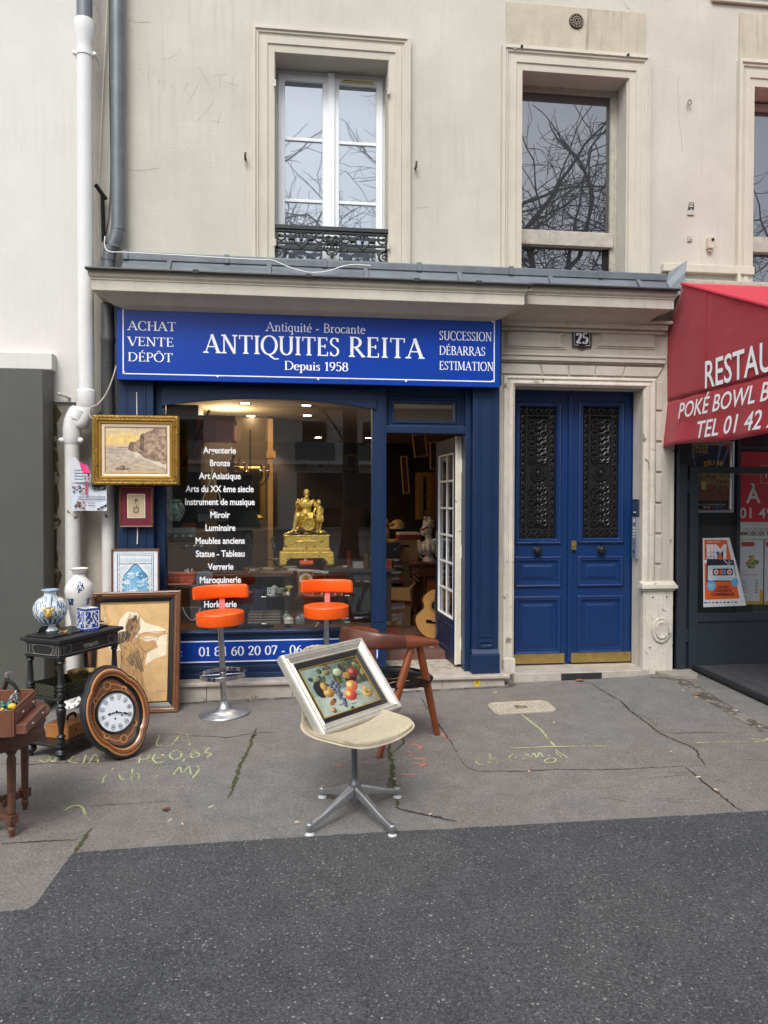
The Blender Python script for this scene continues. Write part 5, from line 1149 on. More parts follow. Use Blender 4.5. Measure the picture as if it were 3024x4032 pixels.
m_ = .021; relief(-w/2+m_,m_,w/2-m_,m_,38); relief(-w/2+m_,h-m_,w/2-m_,h-m_,38); relief(-w/2+m_,m_,-w/2+m_,h-m_,28); relief(w/2-m_,m_,w/2-m_,h-m_,28)
b.build('carved_relief',M_gilts,t)
t,w,h = picture('framed_print','small engraving in a wine red mount hanging under the seascape',(470,1915,602,2076),5.83,[(0,.018),(0,.0),(.004,-.004),(.010,-.002),(.014,.004)],M_woodf,'print',.02)
b = MB(S(104,28,50)); b.add([(-w/2+.013,.006,.013),(w/2-.013,.006,.013),(w/2-.013,.006,h-.013),(-w/2+.013,.006,h-.013)],[(0,1,2,3)]); b.build('red_mount',M_attm,t)
b = MB(S(236,228,205)); iw,ih = w*.265,h*.295; cz = h*.52; b.box(-iw,iw,.002,.0058,cz-ih,cz+ih); b.build('mount_bevel',M_attm,t)
b = MB(S(186,168,136)); iw -= .005; ih -= .005; b.box(-iw,iw,.0008,.002,cz-ih,cz+ih)
dk = S(118,98,76); b.disc(0,cz-.03,.022,.026,.0006,dk); b.disc(0,cz+.045,.014,.010,.0006,dk); b.strip([(-.02,cz-.055),(.02,cz-.055),(.02,cz+.035),(-.02,cz+.035),(-.02,cz-.055)],.003,y=.0004,col=dk,plane='y'); b.strip([(0,cz+.05),(-.004,cz+.02),(.006,cz),(0,cz-.02)],.006,y=.0003,col=S(90,74,60),plane='y'); b.disc(.0,cz-.03,.013,.016,.0003,S(172,152,120)); b.build('engraving',M_attm,t)
t,w,h = picture('framed_poster','pale blue decorative poster with an arch of flowers in a thin brown frame',(438,2161,627,2400),5.795,[(0,.02),(0,.0),(.003,-.003),(.010,-.003),(.013,.003)],M_woodf,'poster',.022)
b = MB(S(222,230,238)); b.add([(-w/2+.012,.008,.012),(w/2-.012,.008,.012),(w/2-.012,.008,h-.012),(-w/2+.012,.008,h-.012)],[(0,1,2,3)])
navy = S(44,60,78); aw = w/2-.045; zt = h-.04; zb = .04
b.strip([(-aw,zb),(-aw,zt),(aw,zt),(aw,zb),(-aw,zb)],.006,y=.0074,col=navy,plane='y'); b.strip([(-aw+.012,zb),(-aw+.012,zt-.012),(aw-.012,zt-.012),(aw-.012,zb)],.004,y=.0073,col=navy,plane='y')
zl = zt-.075; b.strip([(-aw+.014,zl),(aw-.014,zl)],.005,y=.0073,col=navy,plane='y')
aa = [(-aw+.04,zb),(-aw+.04,zl-.12),(-aw+.075,zl-.06),(0,zl-.004),(aw-.075,zl-.06),(aw-.04,zl-.12),(aw-.04,zb)]; aa = catmull(aa,6)
N4 = vnoise(11)
b.poly(aa[::-1],.0072,S(120,178,214)); b.strip(aa,.006,y=.0068,col=navy,plane='y')
rr = random.Random(21)
def flower(x,z,r_,col,y=.0062):
    for k in range(6): a = 2*pi*k/6+rr.random(); b.disc(x+r_*.6*cos(a),z+r_*.6*sin(a),r_*.5,r_*.32,y-.0001*k,col,8,a)
    b.disc(x,z,r_*.22,r_*.22,y-.0008,S(196,200,170),6)
for k in range(7): flower(-aw+.035+k*(2*aw-.07)/6,(zl+zt-.012)/2,.020,S(206,220,222))
for s_ in (-1,1):
    for x,z in ((aw-.03,zl-.03),(aw-.055,zl-.02),(aw-.028,zl-.065),(aw-.026,zl-.10),(aw-.026,zl-.14),(aw-.026,zl-.18)): flower(s_*x,z,.019,S(214,226,228))
for k in range(16): x = rr.uniform(-aw+.06,aw-.06); z = rr.uniform(zb+.01,zl-.06-abs(x)*.5); flower(x,z,rr.uniform(.018,.034),[S(226,236,240),S(168,206,226),S(74,140,190)][k % 3],.0066-.0002*k)
for k in range(9): x = rr.uniform(-aw+.06,aw-.06); b.strip([(x,zb),(x+rr.uniform(-.02,.02),zb+rr.uniform(.08,.2))],.003,y=.007-.0001*k,col=S(196,222,236),plane='y')
b.build('print',M_att,t)
# ---- large framed drawing leaning on the step
base = gnd(515,2806); xl,xr = at(328,2600,5.6).x,at(707,2600,5.6).x
t = thing('framed_drawing','large violinist drawing on tan paper in a wide brown frame leaning against pipes','drawing',((xl+xr)/2,5.545,gz(-1.2)+.0),(radians(-13.5),TILT*.6,0))
w,h = xr-xl,.905
b = MB(); b.frame(-w/2,w/2,0,h,0,[(0,.03),(0,.0),(.004,-.006),(.014,-.010),(.022,-.004),(.028,-.008),(.038,-.004),(.046,.006),(.050,.008)]); b.box(-w/2+.004,w/2-.004,.024,.03,.004,h-.004); b.build('frame',M_woodf,t,bevel=.001)
b = MB(); b.frame(-w/2+.049,w/2-.049,.049,h-.049,0,[(0,.008),(.003,.004),(.030,.014),(.034,.012),(.037,.018)]); b.build('black_slip',M_blackf,t)
b = MB(); b.frame(-w/2+.085,w/2-.085,.085,h-.085,0,[(0,.017),(.001,.014),(.005,.014),(.006,.02)]); b.build('gilt_slip',M_gilts,t)
b = MB(S(202,166,116)); iw,ih = w/2-.09,h-.18
def D(P): return [(-iw+2*iw*x,.09+ih*z) for x,z in P]
b.poly(D([(0,0),(1,0),(1,1),(0,1)]),.0195)
wh = S(226,212,184)
b.poly(D([(.02,.66),(.10,.60),(.24,.68),(.30,.84),(.40,.92),(.54,.90),(.66,.80),(.98,.72),(.98,.46),(.80,.42),(.68,.36),(.70,.55),(.5,.5),(.36,.30),(.30,.34),(.36,.52),(.2,.52)][::-1]),.0192,wh)
tan2 = S(190,150,100)
b.poly(D([(.30,.10),(.34,.50),(.28,.60),(.24,.68),(.40,.70),(.56,.64),(.70,.60),(.80,.62),(.86,.54),(.74,.50),(.66,.46),(.64,.30),(.74,.02),(.66,.02),(.52,.30),(.46,.02),(.36,.02)]),.0189,tan2)
b.poly(D([(.40,.68),(.38,.76),(.42,.84),(.50,.86),(.57,.82),(.59,.74),(.54,.67),(.47,.63)][::-1]),.0186,S(138,108,78)); b.poly(D([(.49,.72),(.48,.80),(.54,.82),(.57,.76),(.54,.70)][::-1]),.0183,S(176,136,94))
b.poly(D([(.22,.64),(.30,.71),(.42,.72),(.46,.66),(.38,.60),(.26,.58)]),.0186,S(106,92,78))
b.poly(D([(.56,.63),(.68,.66),(.86,.65),(.97,.68),(.96,.71),(.84,.69),(.66,.70),(.56,.68)]),.0183,S(200,160,108))
ln = S(74,62,52)
rr = random.Random(6)
def pen(P,w_=.004,y=.018,c=ln): b.strip(catmull(D(P),5),w_,y=y,col=c,plane='y')
for P in ([(.30,.62),(.34,.50),(.33,.36),(.30,.1)],[(.24,.68),(.30,.60),(.44,.52)],[(.44,.66),(.5,.58),(.60,.62)],[(.56,.68),(.75,.70),(.97,.70)],[(.56,.63),(.78,.64),(.97,.68)],[(.86,.66),(.80,.56),(.68,.50),(.6,.55)],[(.66,.46),(.62,.30),(.70,.06),(.8,.0)],[(.50,.50),(.56,.28),(.60,.06)],[(.40,.56),(.36,.42),(.46,.34)],[(.62,.54),(.70,.46),(.60,.40)],[(.38,.76),(.41,.85),(.50,.87),(.58,.82),(.59,.72),(.52,.66)],[(.94,.68),(.98,.73)],[(.95,.67),(1.0,.69)],[(.42,.60),(.48,.52),(.44,.46)],[(.55,.45),(.63,.40),(.66,.46)],[(.86,.08),(.9,.10),(.94,.09),(.98,.10)]): pen(P,.0022)
for k in range(9): x = .40+.02*k; pen([(x,.44+.012*k),(x+.10,.36-.01*k+.01*(k % 3))],.006,.0178,S(100,86,70))
for k in range(8): x = .28+.022*k; pen([(x,.60+.012*(k % 3)),(x+.05,.69)],.006,.0176,S(70,60,52))
for k in range(5): pen([(.40+.03*k,.72),(.42+.03*k,.84)],.004,.0176,S(88,68,50))
for k in range(70):
    x,z = rr.uniform(.30,.66),rr.uniform(.12,.64); a = rr.uniform(.9,1.9); L_ = rr.uniform(.03,.09)
    pen([(x,z),(x+L_*.5*cos(a)+.01,z+L_*.5*sin(a)),(x+L_*cos(a),z+L_*sin(a))],rr.uniform(.0014,.004),.0174-.00001*k,[S(150,122,90),S(120,100,80),S(168,134,92),S(210,178,132)][k % 4])
for k in range(26):
    x,z = rr.uniform(.40,.56),rr.uniform(.70,.85); pen([(x,z),(x+.02,z+.02),(x+.03,z+.05)],.003,.0173-.00001*k,[S(96,76,56),S(150,120,90),S(70,56,44)][k % 3])
b.build('drawing',mat('paper_colours',None,.9,var=.16,vscale=14),t)
t2 = thing('framed_picture','brown framed picture half hidden behind the leaning violinist drawing','picture',((at(318,2600,5.7).x+at(640,2600,5.7).x)/2,5.67,gz(-1.2)),(radians(-8),TILT,0))
w2_ = .56; b = MB(); b.frame(-w2_/2,w2_/2,0,.62,0,[(0,.03),(0,0),(.006,-.006),(.03,-.004),(.036,.006),(.05,.008)]); b.box(-w2_/2+.003,w2_/2-.003,.02,.028,.003,.617); b.build('frame',mat('light_wood_frame',S(168,112,62),.45,var=.2,wood=((8,8,8),S(110,64,30),.6)),t2)
# ================================================================= restaurant front, right
RS_ = thing('restaurant_front','dark slate metal restaurant front with a glazed half door behind red posters','restaurant front',(3.9,5.98,.1))
M_slate = mat('slate_metal',S(44,52,60),.45,var=.10,vscale=8,bump=.05,bscale=60)
M_slated = mat('dark_panel',S(34,38,40),.55,var=.2,vscale=6)
b = mbw(RS_); b.box(3.262,3.40,5.99,6.06,-.05,2.62); b.box(3.262,3.31,5.985,6.30,-.05,2.62); b.build('side_panel',M_slated,RS_)
xa,xb = at(2672,2300,5.96).x,at(2702,2300,5.96).x; zt = at(2687,1828,5.96).z
b = mbw(RS_); b.box(xa,xb,5.955,5.985,gz(3.3)-.02,zt); b.box(xa-.015,xa-.001,5.95,5.99,gz(3.3)-.02,2.55); b.build('fixed_post',M_slate,RS_,bevel=.003)
YH = 5.955
hx0 = at(2716,2300,YH).x; hz1,hz0 = at(2870,1838,YH).z,at(2870,2656,YH).z; hx1 = hx0+.82
g0x = at(2749,2200,YH).x; gz1_,gz0_ = at(2870,1863,YH).z,at(2870,2414,YH).z; lz = at(2870,2447,YH).z; lb = at(2870,2628,YH).z
b = mbw(RS_); b.box(hx0,g0x,YH,YH+.045,hz0,hz1); b.box(hx1-.06,hx1,YH,YH+.045,hz0,hz1); b.box(g0x,hx1-.06,YH,YH+.045,gz1_,hz1); b.box(g0x,hx1-.06,YH,YH+.045,hz0,lb); b.box(g0x,hx1-.06,YH,YH+.045,lz,gz0_); b.box(g0x,hx1-.06,YH+.014,YH+.04,lb,lz); b.box(g0x,hx1-.06,YH-.002,YH+.02,lb-.004,lb+.004); b.box(hx0,hx0+.02,YH+.045,YH+.10,hz0,hz1)
hd = b.build('half_door',M_slate,RS_,bevel=.003)
b = mbw(RS_); b.box(g0x,hx1-.06,YH+.02,YH+.026,gz0_,gz1_); b.build('door_pane',M_rglass,hd)
for vv in (1915,2500):
    b = mbw(RS_); p = at(2709,vv,YH+.02); b.box(xb-.005,hx0+.01,YH+.01,YH+.03,p.z-.06,p.z-.005); b.box(xb+.003,hx0-.003,YH+.006,YH+.034,p.z-.004,p.z+.05); b.build('hinge',M_slate,hd,bevel=.002)
YI = 6.14
b = mbw(RS_); b.box(3.31,at(2912,2200,YI).x-.002,YI+.02,YI+.06,.05,2.9); b.box(3.31,6.4,YI+.3,YI+.34,.05,3.0); b.box(3.31,6.4,YI-.02,YI+.3,2.42,3.0); b.box(3.31,6.4,YI,YI+.3,.05,.42); b.box(3.31,3.34,YI-.1,YI+.3,.05,2.9)
for x0,x1,z0,z1 in ((3.44,3.62,1.06,1.26),(3.40,3.66,.96,1.0)): b.box(x0,x1,YI+.012,YI+.0195,z0,z1)
b.build('shop_wall',M_slated,RS_)
b = mbw(RS_); xw = at(2912,2200,YI).x; b.box(xw,6.4,YI+.012,YI+.018,.42,2.42); b.build('window_pane',M_rglass,RS_); b = mbw(RS_); b.box(xw-.03,xw-.001,YI-.005,YI+.02,.42,2.42); b.box(xw,6.4,YI-.004,YI+.02,at(2960,1768,YI).z,at(2960,1757,YI).z); b.build('window_frame',M_slate,RS_)
x0,x1,z0,z1 = rect(2705,1735,2889,2018,YI); FP = thing('framed_poster','circus poster CIRQUE D\'HIVER in an aluminium frame behind the glazed half door','poster',((x0+x1)/2,YI,z0)); w,h = x1-x0,z1-z0
b = MB(); b.frame(-w/2,w/2,0,h,0,[(0,.015),(0,-.004),(.010,-.006),(.012,.0),(.018,.0),(.020,-.004),(.028,.004),(.030,.006)]); b.build('frame',M_alu,FP)
def circus(u,v):
    n = N1(u*13,v*18)-.5; m = N2(u*40,v*50)-.5; c = lerp(S(26,34,62),S(48,58,92),n+.5)
    for x0_,x1_ in ((.62,.80),(.16,.02),(.70,1.05),(.95,1.3)):
        xx = .5+(x0_-.5)*1+(x1_-x0_)*(v-.5)*1.6;
        if v > .5 and abs(u-xx) < .035*(v-.2): c = lerp(c,S(150,176,220),.6)
    if v < .60-.12*abs(u-.45) and v > .13: c = lerp(S(88,62,48),S(186,150,100),N3(u*22,v*26)*1.5-.25)
    if v < .36 and v > .13: c = lerp(S(66,50,46),S(150,92,70),N2(u*20,v*24)*1.4-.2)
    if .3 < v < .42 and abs(u-.35) < .06: c = S(214,204,120)
    if .3 < v < .36 and abs(u-.5) < .05: c = S(176,74,44)
    if v < .115: c = S(22,26,44)
    if .115 < v < .122 or u < .018 or u > .982 or v > .985: c = S(196,178,110)
    return tuple(max(.003,q*(1+.3*m)) for q in c)
b = MB(); W0,H0_ = w-.06,h-.06; paint(b,-W0/2,W0/2,.03,h-.03,.008,44,66,circus)
yl_ = S(206,186,96); y = .0065
b.text("CIRQUE",-W0/2+.012,h-.075,.030,y,yl_,bold=.02,xs=1.0); b.text("D'HIVER",-W0/2+.012,h-.115,.030,y,yl_,bold=.02,xs=1.0); b.text('Nouveau Spectacle',-W0/2+.012,h-.135,.011,y,S(150,160,180)); b.text('Bouglione',-W0/2+.012,h-.155,.011,y,S(150,160,180))
zz = h-.225
for i,(ch,dz) in enumerate(zip('DÉLIRE',(0,.008,.012,.016,.010,.006))): b.text(ch,-.062+i*.030,zz+dz,.038,y,S(226,190,70),bold=.05)
b.text('WWW.CIRQUEDHIVER.COM',-.005,.062,.0155,y,S(196,184,130),'C',bold=.01)
for i,c_ in enumerate((S(210,210,210),S(196,196,190),S(140,60,60),S(110,150,196),S(60,110,170))): x = -.06+i*.038; b.add([(x,y,.040),(x+.026,y,.040),(x+.026,y,.052),(x,y,.052)],[(0,1,2,3)],c_)
R45 = Matrix.Rotation(radians(45),4,'Y');
b.add([(W0/2-.05,y,h-.045),(W0/2-.03,y,h-.06),(W0/2-.004,y,h-.035-.04),(W0/2-.024,y,h-.062+.05)],[(0,1,2,3)],S(190,74,50))
b.build('print',M_att,FP)
def sheet(name,lab,u0,v0,u1,v1,Y,draw,group=None,m=None):
    x0,x1,z0,z1 = rect(u0,v0,u1,v1,Y); b = MB(); b.box(0,x1-x0,0,.002,0,z1-z0); draw(b,x1-x0,z1-z0); o = b.build(name,m or M_att); o.location = (x0,Y,z0); return tag(o,lab,'sign' if 'sign' in name else 'menu',group)
def red(b,w,h):
    rd = S(206,44,62); hs = h*.20; b.add([(0,-.0004,hs),(w,-.0004,hs),(w,-.0004,h),(0,-.0004,h)],[(0,1,2,3)],rd); b.add([(0,-.0004,0),(w,-.0004,0),(w,-.0004,hs),(0,-.0004,hs)],[(0,1,2,3)],S(216,216,212))
    k = .0021; X = lambda u: (u-2911)*k; Z = lambda v: (2124-v)*k; wt = S(226,222,220)
    b.text('À',X(2944),Z(1967),64*k,-.001,wt,bold=.03); b.text('01 49',X(2912),Z(2032),43*k,-.001,wt,bold=.02,space=1.05,xs=1.05)
    b.strip([(X(3060),Z(1883)),(X(3008),Z(1883)),(X(3008),Z(1808)),(X(3060),Z(1808))],.005,y=-.001,col=wt,plane='y'); b.text('1',X(3018),Z(1860),40*k,-.001,wt)
    b.text('2 rue Lacharrière',X(2911),Z(2086),17*k,-.001,S(120,120,122),xs=.92); b.text('IMMOBILIER PRO',X(2906),Z(2107),17*k,-.001,S(60,62,66),bold=.03,xs=.95)
o = sheet('red_sign','red estate agent sign with large white À over a white address strip',2911,1780,3110,2124,YI+.008,red)
o['category'] = 'sign'
def menu(b,w,h):
    b.add([(0,-.0004,0),(w,-.0004,0),(w,-.0004,h),(0,-.0004,h)],[(0,1,2,3)],S(214,216,222)); b.add([(0,-.0006,0),(w,-.0006,0),(w,-.0006,h*.23),(0,-.0006,h*.23)],[(0,1,2,3)],S(216,178,44)); b.add([(0,-.0008,h*.05),(w*.86,-.0008,h*.05),(w*.86,-.0008,h*.8),(0,-.0008,h*.8)],[(0,1,2,3)],S(218,220,226))
    rr = random.Random(5)
    for k in range(22): a = rr.random()*6.3; r_ = rr.random()**.5*.055; b.disc(w*.5+r_*cos(a),h*.66+r_*.9*sin(a),.018,.014,-.0010-.00002*k,[S(120,150,60),S(170,120,60),S(206,160,80),S(80,116,50)][k % 4],8)
    b.add([(w*.05,-.001,h*.90),(w*.6,-.001,h*.90),(w*.6,-.001,h*.97),(w*.05,-.001,h*.97)],[(0,1,2,3)],S(176,60,40))
    b.text('THÉ AUX FRUITS',w*.45,h*.45,.013,-.001,S(150,70,50),'C',bold=.02)
    for k,s_ in enumerate(('Mangue','Fraise','Litchi','Ananas','Kiwi','Citron')): b.text(s_,w*.12,h*(.36-.036*k),.0085,-.001,S(60,60,64),bold=.03); b.add([(w*.66,-.001,h*(.36-.036*k)),(w*.78,-.001,h*(.36-.036*k)),(w*.78,-.001,h*(.36-.036*k)+.008),(w*.66,-.001,h*(.36-.036*k)+.008)],[(0,1,2,3)],S(80,80,84))
    b.box(w*.12,w*.24,-.0016,-.0012,h*.09,h*.17,S(240,240,238)); b.disc(w*.18,h*.13,.008,.009,-.0018,S(50,44,40),10)
sheet('drink_menu','fruit tea menu with a yellow foot stuck inside the restaurant window',2913,2126,3005,2380,YI+.008,menu)
sheet('drink_menu','second fruit tea menu, cut off by the right picture edge',3010,2126,3105,2380,YI+.0085,menu)
p0 = at(2767,2118,YH+.018); P = [(q.x-p0.x,q.z-p0.z) for q in [at(u,v,YH+.018) for u,v in ((2770,2391),(2938,2384),(2932,2360),(2905,2240),(2872,2117),(2767,2119))]]
b = MB(S(222,224,226)); b.prism(P,0,.0015);
def inset(P,d):
    cx = sum(p[0] for p in P)/len(P); cz = sum(p[1] for p in P)/len(P); return [(cx+(p[0]-cx)*(1-d),cz+(p[1]-cz)*(1-d*.55)) for p in P]
og = S(226,96,36); k = 1/ (2900/ (5.97*.9928+3.5*.12)); X = lambda u: (u-2767)*k*1.003; Z = lambda v: -(v-2119)*k
b.poly([(X(2778),Z(2364)),(X(2925),Z(2360)),(X(2897),Z(2245)),(X(2868),Z(2128)),(X(2774),Z(2126))],-.0003,og)
wt = S(230,234,238); nv = S(34,40,58); bl = S(104,176,222)
b.text('la',X(2778),Z(2160),16*k,-.0012,wt,shear=.2); b.text('Festival de Marne',X(2784),Z(2137),5.5*k,-.0012,wt,bold=.02);
b.text('JIM',X(2782),Z(2199),52*k,-.0006,wt,bold=.06,xs=.98,space=.9)
for i in range(5): b.strip([(X(2800+i*16)+q[0]*k,Z(2190)+q[1]*k) for q in arc(0,0,13+i,16,20*i,250+20*i,12)],1.6*k,y=-.0010-.00005*i,col=S(110,150,184),plane='y')
b.poly([(X(2784),Z(2292)),(X(2912),Z(2292)),(X(2897),Z(2207)),(X(2784),Z(2202))],-.0013,nv); b.poly([(X(2789),Z(2287)),(X(2910),Z(2289)),(X(2897),Z(2227)),(X(2789),Z(2229))],-.0016,S(206,220,228))
b.strip(arc(X(2804),Z(2204),13*k,14*k,0,180,10),2.2*k,y=-.0012,col=nv,plane='y'); b.strip([(X(2855),Z(2205)),(X(2872),Z(2222)),(X(2880),Z(2206)),(X(2876),Z(2226)),(X(2890),Z(2214))],3*k,y=-.0019,col=wt,plane='y')
b.poly([(X(2812),Z(2268)),(X(2892),Z(2268)),(X(2896),Z(2254)),(X(2892),Z(2241)),(X(2812),Z(2241)),(X(2808),Z(2254))],-.0019,nv)
for u in (2824,2880): b.disc(X(u),Z(2254.5),10*k,10*k,-.0022,S(226,220,210),14); b.disc(X(u),Z(2254.5),6*k,6*k,-.0025,og,9)
b.poly([(X(2838),Z(2264)),(X(2866),Z(2264)),(X(2866),Z(2245)),(X(2838),Z(2245))],-.0022,S(110,130,170)); b.poly([(X(2838),Z(2264)),(X(2848),Z(2264)),(X(2848),Z(2245)),(X(2838),Z(2245))],-.0025,og)
b.text('Vend. 17 et sam. 18 novembre',X(2794),Z(2240),4.6*k,-.0022,nv); b.text('le rendez-vous des indés',X(2852),Z(2279),4.8*k,-.0022,S(120,150,180),'C'); b.text("et de l'autoproduction",X(2852),Z(2286),4.8*k,-.0022,S(120,150,180),'C')
for u,v in ((2804,2308),(2903,2296)): b.disc(X(u),Z(v),19*k if u < 2850 else 15*k,21*k if u < 2850 else 18*k,-.0023,bl,18)
b.text('SALON',X(2804),Z(2305),5*k,-.0026,wt,'C'); b.text('GRATUIT',X(2804),Z(2312),5*k,-.0026,wt,'C'); b.text('12 €',X(2804),Z(2322),5*k,-.0026,wt,'C')
for i,s_ in enumerate(('SALON','CONCERTS','CONFÉRENCES')): b.text(s_,X(2853),Z(2319+i*14.5),10.5*k,-.0022,nv,'C',bold=.05,xs=.92)
for i in range(9): b.add([(X(2776+i*16),-.0006,Z(2378)),(X(2786+i*16),-.0006,Z(2378)),(X(2786+i*16),-.0006,Z(2372)),(X(2776+i*16),-.0006,Z(2372))],[(0,1,2,3)],[nv,S(120,160,190),S(110,110,112)][i % 3])
b.text('FESTIVAL',X(2776),Z(2376),4*k,-.0009,S(90,130,170))
o = b.build('poster',M_att); o.location = (p0.x,YH+.0175,p0.z); tag(o,'torn orange concert poster with a cassette taped on the glazed half door','poster')
DK = thing('terrace_deck','dark grooved plank deck raised beside the pavement on the right','deck',(3.9,5.2,.1))
b = mbw(DK); dz = .128; ex0,ex1 = 3.40,3.31
for k in range(14):
    o_ = k*.146
    b.prism([(ex0+o_+.003,5.945),(ex1+o_+.003,3.6),(ex1+o_+.143,3.6),(ex0+o_+.143,5.945)][::-1],dz-.022,dz,axis='z')
    for g_ in (.035,.07,.105): b.strip([(ex0+o_+g_,5.945),(ex1+o_+g_,3.6)],.006,z=dz+.0006,col=S(30,31,33))
b.col = S(58,60,62)
b.build('deck_boards',mat('deck_composite',S(66,67,70),.7,var=.25,vscale=14,bump=.3,bscale=80),DK)
b = mbw(DK); b.prism([(ex0-.005,5.94),(ex1-.005,3.6),(ex1+.03,3.6),(ex0+.03,5.94)][::-1],.095,dz+.003,axis='z'); b.prism([(ex0+.01,5.94),(ex1+.01,3.6),(ex1+.05,3.6),(ex0+.05,5.94)][::-1],.05,.088,axis='z'); b.build('deck_edge',M_slated,DK,bevel=.004)
AW = thing('awning','red canvas awning with white lettering RESTAURANT on its side cheek','awning',(3.2,5.2,2.0))
M_red = mat('red_canvas',S(158,8,34),.75,var=.08,vscale=5,bump=.25,bscale=160,sheen=.2)
XA = 3.17; FY = 4.0
N5 = vnoise(15)
def roofz(y): return 3.325-(5.74-y)*.42
def edgeY(z):
    for (z0,y0),(z1,y1) in zip(((2.0,6.04),(2.4,6.02),(2.95,6.02),(3.10,5.93),(3.22,5.82),(3.33,5.74)),((2.4,6.02),(2.95,6.02),(3.10,5.93),(3.22,5.82),(3.33,5.74),(3.6,5.70))):
        if z <= z1: return y0+(y1-y0)*(z-z0)/(z1-z0)
    return 5.7
def cheek_pt(i,j,nI,nJ,zlo,flap):
    t = i/nI; s_ = j/nJ
    yw = edgeY(zlo+.4*s_) if flap else None
    if flap: z = 1.995+(2.395-1.995)*s_+.012*sin(t*9)*(1-s_); y = 6.02+(FY-6.02)*t; x = XA-.05*(1-s_)*(1-.2*t)+.010*sin(t*26+1)*(1-s_)+.004*(N5(t*20,s_*5)-.5); return (x,y,z)
    y = edgeY(2.4+.93*s_); y = y+(FY-y)*t; zt_ = min(roofz(y),3.33); z = 2.395+(zt_-2.395)*s_; return (XA+.034*(N5(t*7,s_*3)-.5)*s_*(1-s_*.6)+.006*(N5(t*22,s_*9)-.5)-.006,y,z)
b = mbw(AW); nI,nJ = 40,24
vs = [cheek_pt(i,j,nI,nJ,2.4,False) for j in range(nJ+1) for i in range(nI+1)]; fs = [(j*(nI+1)+i,(j+1)*(nI+1)+i,(j+1)*(nI+1)+i+1,j*(nI+1)+i+1) for j in range(nJ) for i in range(nI)]
b.add(vs,fs,smooth=True)
ck = b.build('cheek',M_red,AW); sdm = ck.modifiers.new('thick','SOLIDIFY'); sdm.thickness = .003; sdm.offset = 1
b = mbw(AW); nI,nJ = 60,10; vs = [cheek_pt(i,j,nI,nJ,2.0,True) for j in range(nJ+1) for i in range(nI+1)]; b.add(vs,[(j*(nI+1)+i,(j+1)*(nI+1)+i,(j+1)*(nI+1)+i+1,j*(nI+1)+i+1) for j in range(nJ) for i in range(nI)],smooth=True)
vl = b.build('valance',M_red,AW); sdm = vl.modifiers.new('thick','SOLIDIFY'); sdm.thickness = .003; sdm.offset = 1
b = mbw(AW); vs = [(x,y,roofz(y)+dz_+(.012 if x < 3.2 else 0)*0) for dz_ in (0,.006) for x in (XA-.014,6.4) for y in (5.78,FY)]; b.add(vs,[(0,2,3,1),(4,5,7,6),(0,1,5,4),(2,6,7,3),(0,4,6,2),(1,3,7,5)]); b.box(XA,6.4,FY,FY+.004,2.0,roofz(FY)); b.build('roof',mat('red_canvas_roof',S(182,44,62),.75,var=.08,vscale=5,bump=.25,bscale=160),AW)
b = mbw(AW); r = ray(2778,1300); r = r*((XA-.02)/r.x); b.tube([(XA-.012,r.y,2.40),(XA-.012,r.y,roofz(r.y)-.02)],.0035,5); b.build('seam',MATS['red_canvas'],AW)
b = mbw(AW); b.tube([(XA-.004,5.76,roofz(5.76)-.004),(XA-.004,FY,roofz(FY)-.004)],.014,8); b.build('edge_piping',MATS['red_canvas_roof'],AW)
def awtext(s_,ua,va,ub,vb,cap,X,shear,zoff=0):
    r = ray(ua,va); r = r*(X/r.x); y0,z0 = r.y,r.z+HC; r = ray(ub,vb); r = r*(X/r.x); y1 = r.y; L = y0-y1
    d = MB(); ww = d.text(s_,0,0,1.0,0,shear=shear,bold=.015); b = mbw(AW); sc = cap
    T = lambda a,c: (X,y0-a,z0+c)
    b.text(s_,0,0,cap,0,shear=shear,bold=.015,xs=L/(ww*cap),T=T); b.build('lettering',M_white,AW)
awtext('RESTAU',2771,1530,3038,1462,.205,XA-.016,0);
r = ray(3052,1462); r = r*((XA-.016)/r.x); d = mbw(AW); d.text('RANT',0,0,.205,0,bold=.015,xs=.75,T=lambda a,c: (XA-.016,r.y-a,2.44+c)); d.build('lettering',M_white,AW)
awtext('POKÉ BOWL B',2667,1649,3026,1602,.122,XA-.055,.28); awtext('TEL 01 42 2',2736,1726,3045,1700,.125,XA-.075,.28)
# ================================================================= black console table and what stands on it
NC = Vector((-1.393,4.589,0)); tA = atan2(.467,.255)
CT = thing('console_table','black turned leg console table with two lower shelves and inlaid apron','table',(NC.x,NC.y,gz(-1.38)),(0,0,tA))
M_ebony = mat('ebonised_wood',S(30,29,29),.42,var=.35,vscale=10,bump=.08,bscale=60,coat=.1)
TL_,TW_ = .545,.318; TZ = .70-gz(-1.38)
TM = CT.matrix_basis.copy()
b = MB(); b.box(-.005,TL_,-.0,TW_,TZ-.022,TZ); b.box(.012,TL_-.02,.014,TW_-.014,TZ-.032,TZ-.0225); b.box(.03,TL_-.03,.10,TW_-.01,TZ+.0005,TZ+.010); b.build('table_top',M_ebony,CT,bevel=.007,seg=3)
b = MB(); b.box(.02,TL_-.028,.022,TW_-.022,TZ-.105,TZ-.033); b.box(.012,TL_-.02,.014,TW_-.014,TZ-.116,TZ-.1055); ap = b.build('apron',M_ebony,CT,bevel=.003)
b = MB(S(176,172,164)); y = .0212
def inlay(P,w=.0022):
    b.strip(P,w,y=y,plane='y')
z0,z1 = TZ-.098,TZ-.042
inlay([(.05,z0),(.05,z1),(.026,z1),(.026,z0),(.05,z0)]); inlay([(TL_-.055,z0),(TL_-.055,z1),(TL_-.036,z1),(TL_-.036,z0),(TL_-.055,z0)])
